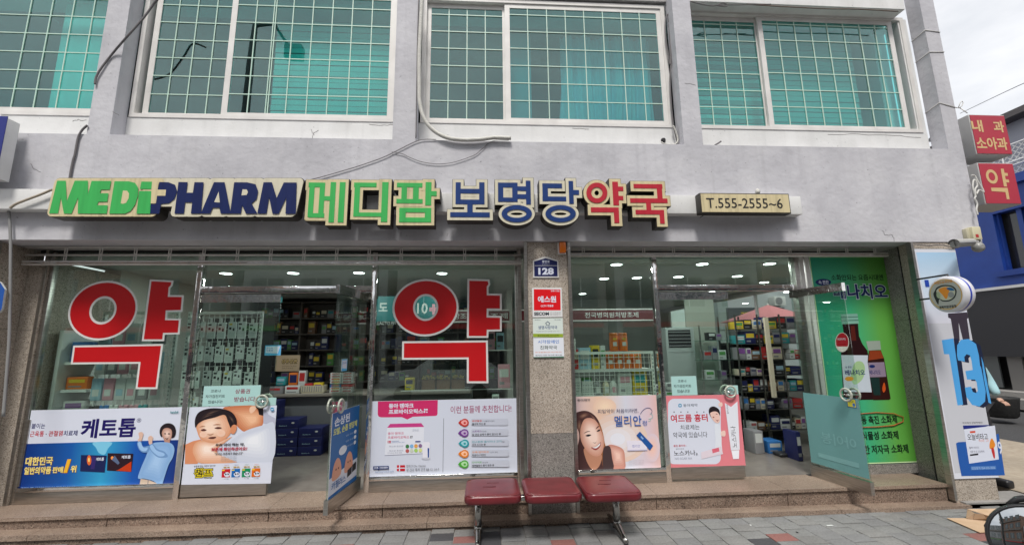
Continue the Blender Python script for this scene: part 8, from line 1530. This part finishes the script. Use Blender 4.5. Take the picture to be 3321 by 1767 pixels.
xb(yA, yB_, zs1-.08, zs1-.001, M_white, 'white_stripe', XB-.18, XB); zd = onX('S', 3240, 1155, XB).z
xb(yA, yB_, zd, zs1-.082, M_dpan, 'fascia', XB-.15, XB+.1)
xb(yA, yB_, .3, zd-.001, mat('dark_shopfront', (.018, .017, .018), .4), 'shopfront', XB+.25, XB+.32)
yp = onX('S', 3262, 1160, XB).y; py_ = onX('S', 3262, 1150, XB)
xb(py_.y-.35, py_.y, .3, onX('S', 3245, 1075, XB).z, mat('door_frame_grey', (.22, .21, .20), .5), 'door_panel', XB+.0, XB+.05)
yc0 = onX('S', 3228, 1150, XB).y; xb(yc0, yB_, .35, onX('S', 3190, 1040, XB).z, mat('shop_window', (.10, .11, .11), .08, spec=1), 'shop_window', XB+.05, XB+.1)
xb(yA, yB_, -.1, .3, M_slab, 'step', XB-.5, XB+.3); xb(yA, yB_, -.1, .15, M_slab, 'step', XB-.9, XB-.501)
tg = empty('open_plate', onX('S', 3188, 1128, XB-.02), 'small orange OPEN plate in the far shop window', 'sign'); pp_ = Plane((XB-.02, 0, 0), (0, -1, 0), (0, 0, 1)); r4 = pp_.rect('R8', 0, 0, 1, 1)
q = pp_.rect('L7', 2095, 638, 2180, 690); shape(pp_, 'plate', [[(q[0], q[2]), (q[1], q[2]), (q[1], q[3]), (q[0], q[3])]], ink('#e0a060'), tg, thick=.02); text(pp_, 'OPEN', (q[0]+.04, q[1]-.04, q[2]+.05, q[3]-.05), CM['brown'], tg, bold=.03)
# lattice balcony and grey building behind
gb = empty('grey_rear_building', (XB+3, 4, 5), 'pale grey building with a dark flat roof behind the blue one', 'building')
XG = XB+2.5; zr_ = onX('Q4', 800, 330, XG).z
bx('wall', XG, XG+6, -8, 20, .0, onX('Q4', 820, 325, XG).z, mat('pale_grey_wall', (.36, .37, .42), .8), gb); bx('roof_edge', XG-.5, XG+6.3, -8.2, 20.2, onX('Q4', 820, 325, XG).z+.002, onX('Q4', 760, 282, XG).z, mat('roof_dark', (.10, .09, .09), .7), gb)
lt = empty('lattice_fence', (XB+.3, 3, top), 'white diamond lattice fence on the roof terrace of the blue building', 'fence')
zl0, zl1 = top+.02, onX('Q4', 860, 560, XB+.3).z; b = MB(); ys = [i*.16 for i in range(-30, 82)]
for y in ys:
    for sg_ in (1, -1): h = (zl1-zl0); b.box(0, 0, 0, 0, 0, 0, M_white) if False else b.prism([(XB+.3+(.012 if sg_ > 0 else 0), y, zl0), (XB+.3+(.012 if sg_ > 0 else 0), y+.035, zl0), (XB+.3+(.012 if sg_ > 0 else 0), y+.035+sg_*h, zl1), (XB+.3+(.012 if sg_ > 0 else 0), y+sg_*h, zl1)], (.01, 0, 0), M_white)
b.build('lattice', lt, kind='stuff')
for z in (zl0+.35, zl1, zl1-.5): MB().tube([(XB+.25, -5, z), (XB+.25, 12.8, z)], .025, M_white, 6).build('rail', lt)
for y in range(-4, 13, 2): MB().tube([(XB+.25, y, zl0), (XB+.25, y, zl1)], .02, M_white, 6).build('post', lt)
cable('overhead_wire', [onX('R4', 2700, 640, 14), onX('R4', 2340, 800, 16), onX('R4', 1900, 1010, 20)], .012, mat('wire_far', (.3, .3, .32), .6), 'thin overhead wire crossing the sky above the red signs', 'wire')
# parasol, outdoor unit and yellow sign seen through the side window
ps = empty('parasol', (7.9, 5.2, 0), 'pink parasol standing outside the side window', 'parasol'); pc = CAM+ray('D3', 300, 250)*(CAM-Vector((CAM.x, -5.02, CAM.z))).length if False else None
pq = onY('D3', 300, 262, 5.6)
b = MB(); n = 8; cvx = pq
b.v.append((pq.x, pq.y, pq.z+.30))
for k in range(n): b.v.append((pq.x+1.15*math.cos(2*math.pi*k/n+.3), pq.y+1.15*math.sin(2*math.pi*k/n+.3), pq.z-.12))
for k in range(n): b.face([0, 1+k, 1+(k+1) % n], mat('parasol_pink', (.62, .22, .24), .7))
ps.location = (pq.x, pq.y, 0); bo = b.build('canopy', ps, fix=False); MB().tube([(pq.x, pq.y, -.15), (pq.x, pq.y, pq.z+.34)], .02, M_frame, 8).build('pole', ps)
far = empty('side_shop', (13.2, 9, 0), 'pale shop wall with a yellow lettered board seen through the doorway', 'building')
bx('wall', 8.5, 14.7, 10.2, 10.6, -.1, 4.5, mat('far_wall', (.42, .44, .46), .8), far); bx('window', 8.8, 11.0, 10.15, 10.199, 1.2, 3.0, mat('shop_window', (.1, .11, .11), .08), far)
Pf = Ypl(10.14); ptext(Pf, 'D3', '금광', 108, 232, 165, 272, CM['yellow'], far, bold=.05); ptext(Pf, 'D3', '비', 285, 205, 312, 232, CM['red'], far, bold=.05)
for i, dx in enumerate((0,)):
    q = rectY('D3', 325, 128, 400, 190, 9.9); ou = empty('outdoor_unit', (q[0], 10, q[2]), 'white outdoor air conditioning unit on the far shop wall', 'air conditioner'); bx('case', q[0], q[1], 9.8, 10.14, q[2], q[3], M_white, ou, r=.01); MB().lathe(((q[0]*.62+q[1]*.38), 9.79, (q[2]+q[3])/2), [((q[3]-q[2])*.4, 0), ((q[3]-q[2])*.4, .008)], CM['grey'], 20, axis='Y').build('fan_grille', ou)
# ================================================================ PERSON behind the corner, planter
def skin_body(name, joints, edges, radii, m, parent, sub=2):
    me = bpy.data.meshes.new(name); me.from_pydata(joints, edges, []); o = bpy.data.objects.new(name, me); COL.objects.link(o)
    md = o.modifiers.new('skin', 'SKIN'); sv = me.skin_vertices[0].data
    for i, rr in enumerate(radii): sv[i].radius = rr if isinstance(rr, tuple) else (rr, rr)
    sv[0].use_root = True; o.modifiers.new('sub', 'SUBSURF').levels = sub; md.use_smooth_shade = True; me.materials.append(m); put(o, parent); return o
px_, py2 = 6.10, .24
pe = empty('person', (px_, py2, -.02), 'person in a pale blue shirt with a dark backpack strap walking past the corner', 'person')
def pj(x, y, z): return (px_+x, py2+y, z)
shirt = mat('shirt_pale_blue', (.34, .55, .60), .8); trou = mat('trousers_black', (.02, .02, .025), .8); skin = mat('skin_tone', (.50, .30, .22), .55)
skin_body('shirt', [pj(0, 0, .98), pj(0, 0, 1.15), pj(-.01, 0, 1.34), pj(0, .0, 1.45), pj(.16, -.02, 1.42), pj(.25, -.05, 1.20), pj(.20, -.16, 1.03), pj(-.16, .02, 1.42), pj(-.24, .0, 1.18), pj(-.20, -.12, 1.0)],
          [(0, 1), (1, 2), (2, 3), (3, 4), (4, 5), (5, 6), (3, 7), (7, 8), (8, 9)], [(.16, .11), (.15, .10), (.17, .11), (.12, .09), .075, .06, .05, .075, .06, .05], shirt, pe)
skin_body('trousers', [pj(0, 0, .98), pj(.09, 0, .88), pj(.10, -.05, .50), pj(.12, .02, .10), pj(-.09, 0, .88), pj(-.10, .12, .52), pj(-.09, .20, .14)], [(0, 1), (1, 2), (2, 3), (0, 4), (4, 5), (5, 6)], [(.15, .11), .10, .07, .055, .10, .07, .055], trou, pe)
skin_body('head', [pj(0, 0, 1.45), pj(0, -.01, 1.54), pj(0, -.02, 1.62), pj(0, -.02, 1.72)], [(0, 1), (1, 2), (2, 3)], [.055, .052, (.075, .085), (.07, .085)], skin, pe)
skin_body('hair', [pj(0, .02, 1.64), pj(0, .0, 1.74)], [(0, 1)], [(.082, .09), (.07, .08)], trou, pe)
for sgx, hx_, hy_, hz_ in ((1, .19, -.17, 1.0), (-1, -.19, -.15, .95)):
    skin_body('hand', [pj(hx_, hy_, hz_), pj(hx_-.01*sgx, hy_-.05, hz_-.03)], [(0, 1)], [(.035, .022), (.032, .018)], skin, pe)
    for k in range(4): skin_body('finger', [pj(hx_-.01*sgx+(k-1.5)*.016, hy_-.05, hz_-.03), pj(hx_-.01*sgx+(k-1.5)*.017, hy_-.085, hz_-.05), pj(hx_-.01*sgx+(k-1.5)*.017, hy_-.10, hz_-.075)], [(0, 1), (1, 2)], [.009, .008, .007], skin, pe, 1)
    skin_body('thumb', [pj(hx_-.03*sgx, hy_-.02, hz_-.01), pj(hx_-.05*sgx, hy_-.055, hz_-.03)], [(0, 1)], [.011, .009], skin, pe, 1)
for sx, y_ in ((.12, -.03), (-.09, .17)): bx('shoe', px_+sx-.05, px_+sx+.05, py2+y_-.16, py2+y_+.10, -.028, .06, M_black, pe, r=.025)
MB().tube([pj(.12, -.13, 1.42), pj(.11, -.14, 1.25), pj(.14, -.10, 1.05), pj(.13, .10, 1.0)], .022, M_black, 8).build('strap', pe); bp_ = MB().bbox(px_-.15, px_+.15, py2+.12, py2+.28, 1.0, 1.42, M_black, .04); bp_.build('backpack', pe)
c0 = onZ('L7', 2280, 1240, -.03)
pt_ = empty('black_planter', (c0.x, c0.y, -.03), 'round black tub standing on the side pavement', 'tub'); MB().lathe((c0.x, c0.y, -.03), [(.22, 0), (.27, .05), (.32, .42), (.33, .45), (.29, .45), (.26, .08)], noisy('black_rubber', [(.02, .02, .02), (.04, .04, .04)], 20, .7, .3), 24).build('tub', pt_)
# ================================================================ BEHIND THE CAMERA: the other side of the street (seen in the glass)
def opp(x0, x1, h, m, label, nw, ns, yb=-17.5, dep=7):
    t = empty('opposite_building', ((x0+x1)/2, yb, 0), label, 'building'); bx('wall', x0, x1, yb-dep, yb, -.1, h, m, t); ww = (x1-x0)/nw
    for s_ in range(1, ns):
        for i in range(nw):
            a = x0+ww*(i+.18); f = bx('window', a, a+ww*.64, yb, yb+.04, s_*3.1+.6, s_*3.1+2.2, mat('opp_glass', (.03, .05, .05), .1, spec=.8), t); bx('window_frame', a+ww*.31, a+ww*.33, yb+.041, yb+.06, s_*3.1+.6, s_*3.1+2.2, M_white, f)
        bx('balcony_band', x0+.2, x1-.2, yb+.001, yb+.35, s_*3.1-.2, s_*3.1+.25, mat('band_tile', (.18, .16, .14), .7), t)
    bx('shopfront', x0+.3, x1-.3, yb+.001, yb+.06, 0, 2.6, mat('opp_shop', (.04, .04, .045), .2), t); bx('sign_board', x0+.3, x1-.3, yb+.001, yb+.3, 2.65, 3.15, random.choice([CM['red'], CM['teal'], CM['navy'], CM['green']]), t)
M_t1 = mat('opp_tile', (.30, .275, .25), .6); M_t2 = mat('opp_render', (.36, .36, .36), .8); M_t3 = mat('opp_brick', (.24, .15, .11), .8)
opp(-34, -22.3, 8.5, M_t2, 'low grey building across the road at the far left', 4, 3); opp(-22, -12.5, 11, M_t3, 'brown brick building across the road', 4, 4); opp(-12.2, -5, 7.0, M_t2, 'low grey rendered shop across the road', 3, 2)
opp(-4.5, 6.5, 12.5, M_t1, 'tiled building with balcony bands directly across the road', 4, 4); opp(7, 15, 9, M_t2, 'grey three-storey building across the road', 3, 3); opp(15.3, 26, 12, M_t3, 'brick building across the road at the right', 4, 4)
lpst = empty('street_lamp', (-8.1, -9.6, -.1), 'tall street lamp with a curved arm standing behind the viewer', 'street lamp')
MB().tube([(-8.1, -9.6, -.1), (-8.1, -9.6, 11.5), (-8.05, -9.6, 13.0), (-7.4, -9.6, 13.1), (-6.9, -9.6, 12.3)], [.15, .12, .09, .06, .05], mat('lamp_pole', (.10, .11, .11), .5), 10).build('pole', lpst); bx('lamp_head', -6.95, -6.35, -9.75, -9.45, 11.75, 12.25, mat('lamp_pole', (.1, .1, .1), .5), lpst, r=.05)
vn = empty('parked_van', (3.2, -8.2, -.16), 'dark grey van parked across the road behind the viewer', 'van')
b = MB(); prof = [(-2.2, .25), (-2.2, 1.1), (-2.0, 1.25), (-1.1, 1.4), (-.5, 1.95), (1.9, 2.0), (2.2, 1.8), (2.25, .3)]; b.prism([(3.2+x, -9.0, z-.1) for x, z in prof], (0, 1.7, 0), mat('van_paint', (.05, .055, .06), .2)); b.build('body', vn)
for x in (-1.4, 1.5): MB().lathe((3.2+x, -7.36, .17), [(.10, 0), (.33, .02), (.33, .2), (.1, .22)], M_black, 20, axis='Y').build('wheel', vn).location.y -= .18
bx('side_window', 2.9, 5.1, -7.298, -7.285, 1.2, 1.75, mat('opp_glass', (.03, .05, .05), .1), vn)

v2 = empty('parked_car', (-1.5, -11.3, -.16), 'white parked hatchback behind the viewer, seen only in the scooter mirror', 'car')
b = MB(); prof = [(-2.1, .3), (-2.1, .8), (-1.9, .95), (-1.0, 1.05), (-.3, 1.5), (1.2, 1.52), (1.9, 1.1), (2.1, .95), (2.1, .3)]; b.prism([(-1.5+x, -12.1, z-.1) for x, z in prof], (0, 1.6, 0), mat('white_car_paint', (.72, .72, .72), .2)); b.build('body', v2)
for x in (-1.3, 1.3): MB().lathe((-1.5+x, -10.6, .15), [(.10, 0), (.30, .02), (.30, .18), (.1, .2)], M_black, 20, axis='Y').build('wheel', v2)
bx('side_window', -1.8, -.5, -10.5, -10.49, .95, 1.33, mat('opp_glass', (.03, .05, .05), .1), v2)
